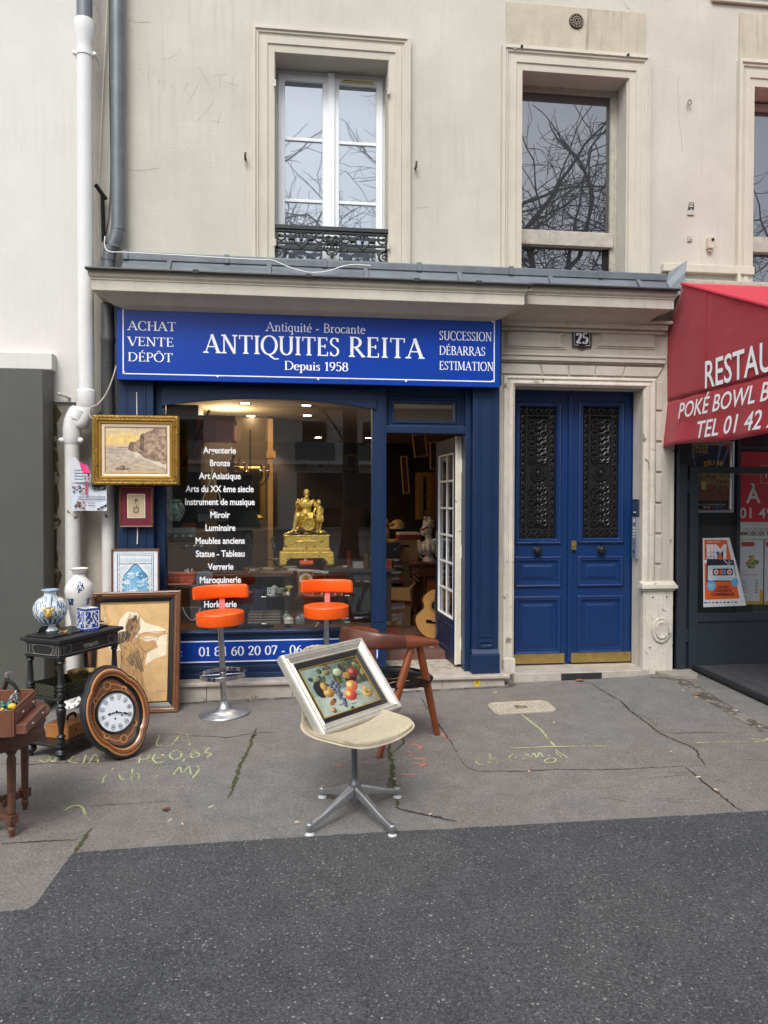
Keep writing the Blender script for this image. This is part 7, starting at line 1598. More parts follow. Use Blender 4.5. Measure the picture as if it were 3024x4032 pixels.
for k in range(26):
    x = .55+k*.045; c = [S(140,120,100),S(120,40,46),S(90,66,58)][k % 3]; b.add([(x,6.56,FZ+.002),(x+.03,6.56,FZ+.002),(x+.03,6.66,FZ+.002),(x,6.66,FZ+.002)],[(0,1,2,3)],c)
    if k % 2: b.add([(x,6.75,FZ+.002),(x+.05,6.75,FZ+.002),(x+.02,6.86,FZ+.002)],[(0,1,2)],S(136,46,52))
b.build('carpet_pattern',M_attm,RM)
M_bulb = emit_mat('spot_lamp',(1.0,.80,.55),26.0)
M_ring = mat('spot_ring',S(60,56,50),.3,metal=.8)
for k,(u,v) in enumerate(((965,1588),(988,1638),(1206,1597),(1210,1636),(1053,1738),(1253,1722),(1252,1747),(1450,1745))):
    p = atz(u,v,CZ-.004)
    if p.y > 12.3: p = atz(u,1724,CZ-.004)
    b = mbw(RM); b.lathe([(.048,.0),(.062,-.004),(.066,.003)],tuple(p),20,cap=False); sp = b.build('spotlight',M_ring,RM)
    b = mbw(RM); b.lathe([(.0,-.001),(.046,-.001)],tuple(p),20,cap=False); b.build('bulb',M_bulb,sp)
    if k in (0,2,4,5):
        ld = bpy.data.lights.new('spot_light','SPOT'); ld.energy = 11; ld.color = (1,.80,.56); ld.shadow_soft_size = .05; ld.spot_size = radians(125); ld.spot_blend = .6
        lo = bpy.data.objects.new('spot_light',ld); COL.objects.link(lo); lo.location = (p.x,p.y,p.z-.03)
ld = bpy.data.lights.new('cabinet_lamp','POINT'); ld.energy = 12; ld.color = (1,.70,.36); ld.shadow_soft_size = .06
lo = bpy.data.objects.new('cabinet_lamp',ld); COL.objects.link(lo); pl = at(900,1650,7.9); lo.location = (pl.x,pl.y,2.38)
def put_obj(b,name,lab,cat,p,m=None,rot=0,group=None,sharp=38,bevel=0):
    o = b.build(name,m or M_attm,sharp=sharp,bevel=bevel); o.location = p; o.rotation_euler = (0,0,rot); return tag(o,lab,cat,group)
# --- gilt figure clock on the glass cabinet
YC = 6.32
pc = at(1205,2218,YC); k = YC*.9928/2900.0*1.0
GC = thing('gilt_clock','gilded bronze mantel clock with a seated bearded man and a standing child','clock',(pc.x,YC,pc.z),(0,0,radians(4)))
M_gold = mat('gilt_bronze',(.85,.58,.12),.30,metal=.45,var=.3,vscale=40,bump=.2,bscale=90,chips=((.20,.13,.03),30,.62))
def kx(u): return (u-1205)*k*1.01
def kz(v): return (2218-v)*k*1.01
b = MB()
b.prism([(kx(1102),0),(kx(1126),0),(kx(1127),kz(2207)),(kx(1140),kz(2195)),(kx(1268),kz(2195)),(kx(1283),kz(2207)),(kx(1285),0),(kx(1309),0),(kx(1309),kz(2190)),(kx(1307),kz(2172)),(kx(1104),kz(2172)),(kx(1102),kz(2190))],-.09,.09)
b.prism([(kx(1113),kz(2172)),(kx(1298),kz(2172)),(kx(1294),kz(2156)),(kx(1117),kz(2156))],-.085,.085); b.box(kx(1120),kx(1291),-.078,.078,kz(2155),kz(2106)); b.box(kx(1117),kx(1294),-.081,.081,kz(2110),kz(2106)); gb = b.build('plinth',M_gold,GC,bevel=.003)
b = MB(); rr = random.Random(4)
for i in range(22): x = kx(1118)+(kx(1294)-kx(1118))*(i+.5)/22; b.ball((x,-.086,kz(2164)),(.006,.004,.006),seg=6,ring=4)
for s_ in (-1,1):
    for t_ in range(7): x = s_*(.012+.012*t_); b.ball((kx(1206)+x,-.080,kz(2130)+.006*sin(t_*2.1)),(.009,.005,.013-.0012*t_),seg=7,ring=5)
    b.tube([(kx(1206)+s_*.05,-.080,kz(2130)),(kx(1206)+s_*.085,-.080,kz(2130))],[.006,.001],6)
    b.tube([(q[0],-.080,q[1]) for q in arc(kx(1206)+s_*.02,kz(2130),.022,.024,0,360,16)],.003,5)
    x = kx(1206)+s_*.205
    for t_ in range(8): b.ball((kx(1114 if s_ < 0 else 1297)+rr.uniform(-.012,.012),-.090,kz(2195)+rr.uniform(-.02,.03)),(.007,.004,.008),seg=6,ring=4)
b.build('relief_ornament',M_gold,gb)
b = MB();
for i in range(46): x = rr.uniform(-1,1); b.ball((kx(1206)+x*.155,rr.uniform(-.06,.06),kz(2103)+rr.uniform(0,.035)*(1-abs(x)*.6)),(rr.uniform(.018,.036),.026,rr.uniform(.010,.018)),seg=8,ring=5,jit=.2,seed=i)
for i in range(16): b.ball((kx(1216)+rr.uniform(-.05,.06),.02,kz(2085)+rr.uniform(0,.09)),(.03,.03,.026),seg=8,ring=5,jit=.2,seed=i)
b.build('rock_base',M_gold,GC)
b = MB(); cx_,cz_ = kx(1211),kz(2064); b.lathe([(.056,.0),(.056,-.052),(.052,-.058),(.046,-.058),(.044,-.052),(.0,-.05)],(cx_,-.045,cz_),36,axis='y',cap=False); b.build('clock_drum',M_gold,GC)
b = MB(S(30,24,10));
for i in range(12): a = 2*pi*i/12; b.strip([(cx_+.031*cos(a),cz_+.031*sin(a)),(cx_+.039*cos(a),cz_+.039*sin(a))],.004,y=-.0985,plane='y')
b.strip([(cx_-.022,cz_+.02),(cx_,cz_),(cx_+.024,cz_-.014)],.003,y=-.0995,plane='y'); b.strip([(cx_-.03,cz_+.004),(cx_+.006,cz_-.002)],.0022,y=-.100,plane='y'); b.build('dial_marks',M_attm,GC)
def body(b,pts,seg=10):
    b.tube(catmull([p[:3] for p in pts],4),[q[0] for q in catmull([(p[3],) for p in pts],4)],seg)
b = MB()
K = lambda u,v,y=0: (kx(u),y,kz(v))
body(b,[(*K(1206,2052,-.01),.045),(*K(1204,2030,-.01),.050),(*K(1205,2008,-.005),.046),(*K(1204,1985,0),.052),(*K(1205,1972,.0),.046),(*K(1207,1964,0),.022),(*K(1207,1958,-.004),.018)],16)
b.ball(K(1207,1946,-.008),(.0235,.025,.031),seg=16,ring=12); b.ball(K(1207,1959,-.020),(.017,.014,.020)); b.ball(K(1207,1947,-.032),(.005,.006,.009)); b.ball(K(1207,1937,-.002),(.026,.026,.018),jit=.12,seed=3)
for s_ in (-1,1): b.ball((kx(1207)+s_*.0095,-.030,kz(1945)),(.005,.003,.003),seg=7,ring=5); b.ball((kx(1207)+s_*.023,-.006,kz(1948)),(.004,.006,.008),seg=7,ring=5)
body(b,[(*K(1182,1978,-.005),.026),(*K(1172,1990,-.03),.022),(*K(1169,1993,-.05),.018),(*K(1168,1984,-.07),.014),(*K(1167,1977,-.075),.013)])
body(b,[(*K(1228,1976,-.002),.026),(*K(1237,1987,-.02),.021),(*K(1246,1994,-.03),.016),(*K(1252,1999,-.035),.013)])
body(b,[(*K(1190,2042,-.02),.036),(*K(1178,2030,-.07),.031),(*K(1170,2035,-.085),.026),(*K(1162,2058,-.075),.021),(*K(1157,2080,-.07),.014),(*K(1152,2090,-.075),.013),(*K(1143,2094,-.10),.012)])
body(b,[(*K(1210,2040,-.03),.034),(*K(1186,2032,-.075),.028),(*K(1180,2050,-.065),.022),(*K(1172,2076,-.055),.015),(*K(1168,2082,-.075),.012)])
b.ball(K(1200,2040,-.02),(.058,.05,.034))
for i in range(9): t_ = i/8; body(b,[(*K(1175+t_*58,1974+8*sin(t_*3.1),-.038-.012*sin(t_*3.1)),.010),(*K(1182+t_*40,1990+9*sin(t_*3.1),-.046),.011),(*K(1190+t_*30,2000,-.045),.006)],6)
for i in range(6): body(b,[(*K(1186-2*i,1985+3*i,.01),.014),(*K(1172-1.5*i,2030,.012-.01*i),.016),(*K(1166-1.5*i,2072,.015-.012*i),.010)],6)
for i in range(9): body(b,[(*K(1190+i*5,2018,-.045),.008),(*K(1190+i*4.5,2044,-.062),.011),(*K(1194+i*3.6,2056,-.060),.006)],6)
b.tube([K(1172,1966,-.082),K(1168,1976,-.08),K(1166,2000,-.06),K(1163,2040,-.04)],.0045,6)
b.build('seated_figure',M_gold,GC,sharp=180)
b = MB()
body(b,[(*K(1258,2046,-.02),.026),(*K(1257,2030,-.022),.030),(*K(1256,2012,-.02),.026),(*K(1256,2000,-.02),.024),(*K(1255,1993,-.02),.012),(*K(1255,1989,-.022),.012)],14)
b.ball(K(1255,1981,-.024),(.018,.019,.021),seg=14,ring=10); b.ball(K(1254,1977,-.018),(.020,.020,.017),jit=.12,seed=8); b.ball(K(1253,1983,-.043),(.004,.004,.006),seg=7,ring=5)
body(b,[(*K(1242,2003,-.02),.014),(*K(1236,2015,-.03),.011),(*K(1234,2026,-.035),.009),(*K(1238,2034,-.04),.008)]); body(b,[(*K(1267,2004,-.02),.013),(*K(1268,2018,-.025),.010),(*K(1262,2032,-.035),.008),(*K(1258,2036,-.04),.007)])
for i in range(6): body(b,[(*K(1246+i*4.5,2030,-.045),.007),(*K(1246+i*4.5,2048,-.046),.010),(*K(1247+i*4,2056,-.04),.006)],6)
body(b,[(*K(1250,2050,-.02),.015),(*K(1249,2068,-.022),.012),(*K(1248,2086,-.02),.008),(*K(1246,2092,-.035),.008)]); body(b,[(*K(1262,2050,-.02),.015),(*K(1261,2068,-.02),.012),(*K(1259,2086,-.018),.008),(*K(1259,2092,-.034),.008)])
b.tube([K(1242,2022,-.05),K(1254,2030,-.055),K(1268,2022,-.05)],.004,6); b.build('child_figure',M_gold,GC,sharp=180)
# --- glass display case
cxa,cxb = at(1034,2350,6.15).x,at(1372,2350,6.15).x; ct = at(1200,2221,6.18).z
CASE = thing('display_case','low glass display case carrying the gilded clock in the shop window','display case',((cxa+cxb)/2,6.3,gzb))
s1,s2 = at(1200,2343,6.2).z,at(1200,2452,6.2).z; zb_ = FZ+.2
for z in (ct-.008,s1,s2):
    b = mbw(CASE,S(60,84,80)); b.box(cxa,cxb,6.15,6.50,z-.007,z); b.build('glass_shelf',M_clear,CASE)
for x in (cxa,cxb): b = mbw(CASE); b.box(x-.003,x+.003,6.15,6.50,zb_,ct-.016); b.build('glass_side',M_clear,CASE)
for u,v in ((1038,2350),(1368,2345),(1039,2456),(1368,2450),(1360,2230)): b = mbw(CASE); p = at(u,v,6.16); b.tube([(p.x-.016,p.y,p.z),(p.x+.016,p.y,p.z)],.005,8); b.ball((p.x+(.016 if u < 1200 else -.016),p.y,p.z),.008,seg=8,ring=6); b.build('shelf_pin',M_steel,CASE)
b = mbw(CASE); b.box(cxa-.3,cxb+.35,6.14,6.62,FZ,zb_-.01); b.build('base_shelf',M_roomd,CASE)
p = at(1204,2341,6.36); b = MB(S(150,104,60)); w = .062; b.box(-w,w,-.03,.03,0,.20); b.box(-w-.004,w+.004,-.034,.034,.2,.212,S(170,130,80)); b.box(-w+.012,w-.012,-.032,-.030,.01,.19,S(60,36,26))
b.lathe([(.055,-.034),(.055,-.038),(.033,-.038),(.033,-.033)],(0,0,.135),30,S(206,204,198),axis='y',cap=False); b.lathe([(.033,-.034),(.0,-.036)],(0,0,.135),24,S(186,140,50),axis='y',cap=False); b.ball((0,-.036,.135),(.014,.006,.014),S(120,80,30),8,6)
for i in range(12): a = 2*pi*i/12; b.strip([(.040*cos(a),.135+.040*sin(a)),(.050*cos(a),.135+.050*sin(a))],.004,y=-.0385,plane='y',col=S(50,50,50))
put_obj(b,'mantel_clock','small brown mantel clock with a white chapter ring inside the glass case','clock',p,M_att)
p = at(1063,2343,6.22); b = MB(S(196,200,200)); b.frame(-.022,.022,0,.062,0,[(0,.004),(0,-.003),(.006,-.003),(.008,0)]); b.box(-.02,.02,0,.004,.002,.06,S(40,44,46)); b.disc(.002,.03,.010,.018,-.0005,S(220,226,220),10); b.strip([(0,.01),(.005,.04)],.008,y=-.0008,plane='y',col=S(20,22,24))
put_obj(b,'photo_frame','tiny silver photo frame in the glass case','photo frame',p,M_att,-.3)
p = at(1102,2342,6.24); b = MB(S(120,118,110)); b.lathe([(.0,0),(.036,.0),(.038,.02),(.044,.034),(.040,.038),(.0,.030)],(0,0,.018),22,cap=False); b.box(-.04,.04,-.02,.02,0,.02,S(40,40,44)); put_obj(b,'silver_dish','round silver dish on a dark stand in the glass case','dish',p,M_attg)
p = at(1138,2342,6.22); b = MB(S(150,132,60)); body(b,[(0,0,0,.012),(0,0,.03,.010),(.002,0,.05,.014),(.002,0,.062,.012)]); b.ball((.016,0,.066),(.018,.008,.010)); b.ball((-.014,0,.064),(.016,.008,.012)); b.ball((.002,0,.076),(.008,.008,.009)); put_obj(b,'amber_figure','small yellow green glass figure with wings in the glass case','figure',p,M_attg,0,None,180)
p = at(1132,2343,6.19); b = MB(S(214,214,206)); b.lathe([(.0,-.004),(.014,-.004),(.014,.004),(.0,.004)],(0,0,.015),18,axis='y',cap=False); put_obj(b,'pocket_watch','small white faced pocket watch in the glass case','watch',p,M_att)
p = at(1081,2343,6.34); b = MB(S(176,176,168)); b.box(-.03,.03,-.02,.02,0,.06); b.prism([(-.032,.06),(.032,.06),(.0,.085)],-.022,.022); put_obj(b,'white_casket','small pale casket at the back of the glass case shelf','casket',p,M_att,.3,bevel=.003)
rr = random.Random(40)
for i in range(7):
    p = at(1118+i*9 if i < 3 else 1190+i*26,2344,6.18+.02*(i % 2)); b = MB([S(200,180,120),S(150,60,60),S(190,190,190)][i % 3]); b.tube([(.008*cos(2*pi*q/10),0,.008+.008*sin(2*pi*q/10)) for q in range(10)],.002,5,closed=True); b.ball((0,0,.018),.004,seg=6,ring=4)
    put_obj(b,'ring','tiny ring on the upper shelf of the glass case','ring',p,M_attg,0,'rings on the glass case shelf')
p = at(1072,2450,6.28); b = MB(S(84,66,44)); b.ball((0,0,.012),(.06,.03,.014),S(52,46,40),jit=.15)
body(b,[(-.03,0,.02,.016),(-.01,0,.05,.020),(.015,0,.065,.018),(.03,0,.05,.012),(.045,0,.02,.008)]); b.ball((-.012,0,.085),(.014,.014,.016)); body(b,[(-.01,-.01,.06,.01),(.02,-.02,.04,.007),(.03,-.02,.02,.006)]); put_obj(b,'bronze_group','small dark bronze animal group low in the glass case','bronze',p,M_attg,0,None,180)
for u,v,r_,lab in ((1128,2451,.040,'round frosted glass flask in the lower case'),(1176,2452,.029,'small frosted glass scent bottle right of the round flask')):
    p = at(u,v,6.30); b = MB(S(120,130,128)); b.ball((0,0,r_),(r_,.014,r_),seg=18,ring=12); b.lathe([(.010,r_*1.85),(.010,r_*2.3),(.016,r_*2.35),(.016,r_*2.5),(.0,r_*2.55)],seg=12,cap=False); put_obj(b,'glass_flask',lab,'flask',p,M_attg)
p = at(1137,2452,6.21); b = MB(S(196,192,180)); b.lathe([(.0,0),(.040,.0),(.040,.026),(.042,.028),(.042,.036),(.024,.042),(.024,.048),(.0,.05)],seg=26,cap=False); put_obj(b,'white_box','round white lidded box in the lower glass case','box',p,M_attg)
p = at(1185,2450,6.42); b = MB(S(130,138,142)); b.box(-.03,.03,0,.004,0,.075); put_obj(b,'card','pale grey card standing at the back of the case','card',p)
p = at(1206,2220,6.25); b = MB(S(216,84,36)); b.box(-.055,.055,-.03,.03,0,.024); b.box(-.057,.057,-.032,.032,.016,.027,S(226,92,40)); b.box(-.02,.0,-.01,.01,.027,.045,S(196,186,170)); b.tube([(.006,0,.03),(.02,0,.045)],.006,6,S(60,60,60)); put_obj(b,'orange_box','small flat orange box under the gilded clock','box',p,M_att)
p = at(1040,2482,6.2); b = MB()
for i in range(9): b.box(-.14+.006*(i % 3),.14-.005*(i % 2),-.06,.06,i*.011,i*.011+.010,S(130,122,112) if i % 2 else S(74,64,60))
put_obj(b,'folded_cloth','pile of folded striped cloth at the foot of the window','cloth',(p.x,6.28,gzb+.01),M_attm,0,None,38,.004)
# --- left side: glass shelves with boxes, bags and jar
SHF = thing('glass_shelves','three narrow glass shelves at the left side of the shop window','shelves',(-.85,6.3,1.0))
for v in (1945,2052,2165):
    z = at(720,v,6.2).z; b = mbw(SHF); b.box(gx0-.1,at(835,v,6.2).x,6.15,6.42,z-.007,z); b.build('shelf',M_clear,SHF)
b = mbw(SHF); b.box(gx0-.1,at(880,2300,6.2).x,6.15,6.55,at(720,2302,6.2).z-.02,at(720,2302,6.2).z); b.build('lower_shelf',M_roomd,SHF)
p = at(690,2051,6.28); b = MB(S(150,178,168)); jp2 = catmull([(.040,0),(.046,.008),(.074,.06),(.080,.10),(.062,.14),(.040,.152),(.048,.156),(.046,.175),(.020,.182),(.0,.184)],3); b.lathe(jp2,seg=44,cap=False)
for i in range(len(jp2)-1):
    for q in range(44): b.c[i*44+q] = S(70,110,100) if N2(q*1.3,jp2[i][1]*180) > .58 else S(156,180,172)
put_obj(b,'ginger_jar','pale celadon ginger jar on the left glass shelf','jar',p,M_cer)
p = at(716,2118,6.26); b = MB(S(30,30,32)); b.box(-.105,.105,-.06,.06,-.03,.01); b.add([(-.105,.05,.01),(.105,.05,.01),(.10,.085,.10),(-.10,.085,.10)],[(0,1,2,3)],S(110,116,116)); b.box(.0,.10,.08,.09,.01,.12,S(130,50,34))
for i in range(6): b.lathe([(.012,-.018),(.014,.0),(.012,.018)],(-.075+i*.03,-.01,.016),12,S(170,174,174) if i % 2 else S(110,96,70),axis='y')
put_obj(b,'watch_box','open black watch box with a grey lid on the glass shelf','watch box',p,M_attg)
p = at(765,2163,6.25); b = MB(S(44,46,48)); b.box(-.10,.10,-.05,.05,0,.02)
for i in range(5): b.ball((-.06+i*.03,-.01,.028),(.015,.02,.012),S(180,182,178) if i % 2 == 0 else S(120,110,96),8,6)
put_obj(b,'watch_tray','dark tray of watches below the open watch box','tray',p,M_attg)
for i in range(4):
    p = at(716,2301,6.25); b = MB(S(176,66,34)); b.box(-.10,.10,-.07,.07,0,.020); b.box(-.102,.102,-.072,.072,.010,.0235,S(196,76,40)); o = put_obj(b,'orange_box',['lowest','second','third','topmost'][i]+' flat orange box of the stack on the left shelf','box',(p.x+.008*(i % 2),p.y,p.z+.0245*i),M_att,.05*(i-1.5),'flat orange boxes stacked in the window')
p = at(742,2246,6.2); b = MB(S(190,170,120)); rr = random.Random(2)
for i in range(30): b.ball((rr.uniform(-.035,.035),rr.uniform(-.02,.01),rr.uniform(-.035,.012)),.0065,[S(190,160,90),S(210,206,196),S(120,96,50)][i % 3],6,4)
put_obj(b,'gold_bracelet','gold and pearl bracelet hanging over the orange boxes','bracelet',p,M_attg)
p = at(806,2300,6.22); b = MB(S(92,106,116)); b.box(-.064,.064,-.03,.03,0,.098); b.text('Dior',0,.055,.022,-.0305,S(60,66,72),'C'); put_obj(b,'grey_box','grey blue gift box right of the orange boxes','box',p,M_att,0,None,38,.002)
def handbag(name,lab,p,w,h,col,chain,strap=None):
    t = thing(name,lab,'handbag',p); b = MB(col); n = 12
    vs = [];
    for j in range(9):
        z = h*j/8; ww = w*(1+.10*(1-j/8)); d = .045*(1-.5*j/8)
        for q in range(20): a = 2*pi*q/20; vs.append((ww/2*abs(cos(a))**.45*math.copysign(1,cos(a)),d*abs(sin(a))**.6*math.copysign(1,sin(a))*(1+.05*sin(q*3+j*2)),z))
    b.add(vs,[(j*20+q,j*20+(q+1) % 20,(j+1)*20+(q+1) % 20,(j+1)*20+q) for j in range(8) for q in range(20)],smooth=True); b.add(vs[-20:],[tuple(range(20))])
    b.box(-w*.5,w*.5,-.036,-.03,h*.42,h*.98); b.build('bag_body',M_attg,t,bevel=.004)
    b = MB(S(170,166,150)); Pc = catmull(chain,10)
    for i in range(0,len(Pc)-1): q = Pc[i]; b.ball(q,(.0065,.004,.0065),seg=6,ring=4)
    b.build('chain',M_attg,t); return t
p = at(836,2052,6.24); hb = handbag('black_handbag','black handbag with a chain strap and gold clasp hanging in the window',p,.26,.15,S(28,30,36),[(-.09,0,.15),(-.06,0,.22),(-.01,0,.36),(.0,0,.44),(.01,0,.36),(.055,0,.22),(.075,0,.15)])
b = MB(S(214,186,110));
for s_ in (-1,1): b.tube([(s_*.006+.011*cos(radians(a)),-.040,.086+.011*sin(radians(a))) for a in (range(40,321,28) if s_ < 0 else range(-140,141,28))],.0025,5)
for x in (-.09,.075): b.tube([(x+.010*cos(2*pi*q/12),-.02,.155+.012*sin(2*pi*q/12)) for q in range(12)],.003,5,closed=True)
b.build('clasp',M_attg,hb)
p = at(762,2448,6.24); handbag('grey_handbag','quilted grey handbag with a chain at the lower left of the window',p,.20,.13,S(70,66,62),[(-.08,-.04,.12),(-.05,-.05,.06),(.0,-.055,.02),(.04,-.045,.06),(.06,-.04,.12)])
# --- behind: violin, hanging boxes, mirror, lamp, desk, shelf
VN = thing('violin','violin hanging at a slant in the dark left corner of the window','violin',at(755,1770,6.75),(0,radians(24),0))
def violin_outline(s,w,wa):
    P = []
    for i in range(40):
        t = i/39; z = -s/2+s*t; r_ = w*(sin(pi*min(1,max(0,t)))**.5)*(1-.30*math.exp(-((t-.52)/.10)**2)-.13*t); P.append((r_,z))
    return P+[(-x,z) for x,z in P[::-1]]
b = MB(S(104,46,22)); b.prism(violin_outline(.36,.105,0),-.02,.02); b.build('violin_body',M_attg,VN,bevel=.004)
b = MB(S(28,22,20)); b.box(-.012,.012,-.035,-.021,-.10,.32); b.box(-.016,.016,-.034,-.021,-.17,-.10); b.tube([(0,-.02,.32),(0,-.03,.36),(0,-.015,.38),(0,0,.37)],.010,8); b.build('violin_neck',M_attg,VN)
p = at(760,1830,6.95); b = MB(S(40,28,24)); b.box(-.42,.05,0,.35,-.6,.55); b.box(.052,.07,0,.35,-.6,.2); put_obj(b,'dark_cabinet','tall dark cabinet in the left corner behind the violin','cabinet',p,M_att)
p = at(862,1735,7.0); b = MB(S(170,62,30)); b.box(-.20,-.02,-.06,.25,0,.20); b.box(-.019,.14,-.12,.25,.0,.17,S(196,96,70)); b.box(-.22,.15,-.05,.26,.175,.23,S(140,46,24)); b.box(-.17,-.155,-.02,.2,-.08,-.002,S(170,166,160)); put_obj(b,'orange_case','pair of orange leather cases on a high shelf under a warm lamp','case',p,M_att,0,None,38,.006)
x0,x1,z0,z1 = rect(905,1836,1042,2046,7.9); MRR = thing('gilt_mirror','large dark framed mirror with a thin gilt edge inside the window','mirror',((x0+x1)/2,7.9,z0)); b = MB(); w_,h_ = x1-x0,z1-z0; b.frame(-w_/2,w_/2,0,h_,0,[(0,.03),(0,0),(.02,-.01),(.04,0),(.05,.01)]); b.build('frame',M_gilts,MRR); b = MB(S(40,34,30)); b.box(-w_/2+.04,w_/2-.04,.012,.02,.04,h_-.04); b.build('glass',M_attg,MRR)
p = at(975,2155,6.95); TLp = thing('table_lamp','table lamp with a dark green cone shade standing on the desk','lamp',p)
b = MB(S(34,36,36)); zl_ = .19; b.lathe([(.0,0),(.05,.0),(.055,.02),(.035,.05),(.045,.10),(.030,.15),(.012,.17),(.012,.2)],seg=20,cap=False); b.build('lamp_base',M_attg,TLp); b = MB(S(42,48,42)); b.lathe([(.13,.17),(.075,.345)],seg=28,cap=False); b.build('lamp_shade',M_attm,TLp)
DSK = thing('writing_desk','dark wooden desk crowded with small antiques behind the glass case','desk',at(975,2250,6.9))
b = MB(S(96,72,54)); b.box(-.42,.42,-.2,.45,-.03,0); b.box(-.40,-.34,-.18,-.12,-.55,-.03,S(60,44,34)); b.box(.34,.40,-.18,-.12,-.55,-.03,S(60,44,34)); b.box(-.38,.38,.30,.40,-.4,-.03,S(44,34,28)); b.build('desk_top',M_att,DSK)
rr = random.Random(77); pd = at(975,2248,6.9)
for i in range(16):
    x,y = rr.uniform(-.40,.40),rr.uniform(-.16,.3); h_ = rr.uniform(.03,.12); c = [S(110,90,60),S(60,50,46),S(150,130,90),S(130,60,40),S(170,160,140),S(80,84,80)][i % 6]; b = MB(c)
    if i % 3 == 0: b.lathe([(.0,0),(.022,0),(.030,h_*.4),(.012,h_*.8),(.016,h_),(.0,h_)],seg=14,cap=False); n_,l_ = 'brass_vase','small brass vase'
    elif i % 3 == 1: b.box(-.05,.05,-.03,.03,0,h_*.4); b.box(-.046,.046,-.028,.028,h_*.4+.001,h_*.5,tuple(q*.7 for q in c)); n_,l_ = 'trinket_box','small trinket box'
    else: b.box(-.06,.06,-.04,.04,0,.014); b.box(-.055,.055,-.038,.038,.015,.028,S(190,180,160)); n_,l_ = 'book','old book'
    put_obj(b,n_,l_+' among the clutter on the dark desk',l_.split()[-1],(pd.x+x,pd.y+y,pd.z+.001),M_attg,rr.uniform(-.6,.6),{'brass_vase': 'brass vases on the desk','trinket_box': 'trinket boxes on the desk','book': 'old books on the desk'}[n_])
p = at(1078,2206,7.0); b = MB(S(70,84,80)); b.ball((0,0,.01),(.06,.04,.012)); body(b,[(0,0,.01,.004),(.0,0,.09,.005),(.0,0,.12,.022),(.01,0,.14,.018),(-.015,0,.17,.008),(-.02,0,.20,.007),(-.005,0,.215,.007),(.025,0,.205,.003)]); put_obj(b,'heron_statue','verdigris heron statuette left of the gilded clock','statuette',p,M_attg,0,None,180)
b = MB(S(52,58,56)); p = at(1430,2400,6.75)
for i in range(3):
    o = MB(S(26,30,32)); o.box(0,.075,0,.22,0,.36); o.frame(.006,.069,.02,.17,0,[(0,0),(.0,-.001),(.003,-.001),(.003,0)],cols=[S(90,90,86)]*3); o.frame(.006,.069,.19,.34,0,[(0,0),(.0,-.001),(.003,-.001),(.003,0)],cols=[S(90,90,86)]*3); o.box(.02,.055,-.0012,0,.30,.315,S(120,124,120))
    put_obj(o,'box_file',['left','middle','right'][i]+' dark box file of the row at the right end of the window','file',(at(1392,2400,6.75).x+.08*i,6.75,at(1392,2420,6.75).z),M_att,0,'dark box files in the window')
b = MB(S(54,44,40)); p = at(1400,2235,6.95); b.box(-.30,.35,-.15,.3,-.03,0); b.box(-.28,.33,-.1,.28,-.5,-.031,S(40,34,32)); put_obj(b,'side_cabinet','low dark cabinet behind the gilded clock on the right','cabinet',p,M_att)
rr = random.Random(5)
for i in range(9):
    h_ = rr.uniform(.05,.2); c = [S(90,70,46),S(54,60,62),S(130,110,80),S(120,50,36),S(150,150,146)][i % 5]; b = MB(c); b.lathe([(.0,0),(.02,0),(.03,h_*.35),(.018,h_*.7),(.024,h_),(.0,h_)],seg=12,cap=False) if i % 2 else b.box(-.05,.05,-.04,.04,0,h_*.5)
    n_ = 'ornament' if i % 2 else 'keepsake_box'; put_obj(b,n_,('turned ornament' if i % 2 else 'small plain box')+' on the low cabinet right of the gilded clock','ornament' if i % 2 else 'box',(p.x-.26+i*.07,p.y+rr.uniform(-.1,.15),p.z+.001),M_attg,rr.uniform(-.4,.4),'turned ornaments on the low cabinet' if i % 2 else 'small boxes on the low cabinet')
WS = thing('wall_shelf','dark wall shelf with small frames deep inside the shop','shelf',at(1290,1850,10.5)); b = MB(S(50,42,36)); b.box(-.45,.45,0,.25,-.03,0); b.build('board',M_att,WS)
for i,(x,w_,h_) in enumerate(((-.36,.2,.14),(-.1,.12,.13),(.06,.1,.16),(.34,.15,.22))):
    b = MB([S(130,126,116),S(110,100,90),S(60,54,50),S(196,160,70)][i]); b.frame(-w_/2,w_/2,0,h_,0,[(0,.02),(0,-.01),(.018,-.01),(.02,0)]); b.box(-w_/2+.01,w_/2-.01,.002,.02,.01,h_-.01,S(70,66,60)); q = at(1290,1850,10.5); put_obj(b,'small_frame',['wide pale','narrow grey','dark','gilded'][i]+' small frame on the wall shelf deep in the shop','frame',(q.x+x,10.55,q.z+.001),M_att)
for i,(u,v,Y,w_,h_,c) in enumerate(((1330,2000,9.5,.7,.9,S(60,40,34)),(1180,2120,9.3,.5,.7,S(84,40,34)),(1430,1960,9.8,.5,1.2,S(50,44,42)))):
    p = at(u,v,Y); b = MB(c); b.box(-w_/2,w_/2,0,.3,-h_,0); b.box(-w_/2+.05,w_/2-.05,-.01,-.001,-h_+.08,-.08,tuple(q*1.3 for q in c)); put_obj(b,'wardrobe',['wide brown','reddish','narrow dark'][i]+' wooden cupboard deep inside the shop','cupboard',(p.x,Y,p.z),M_att)
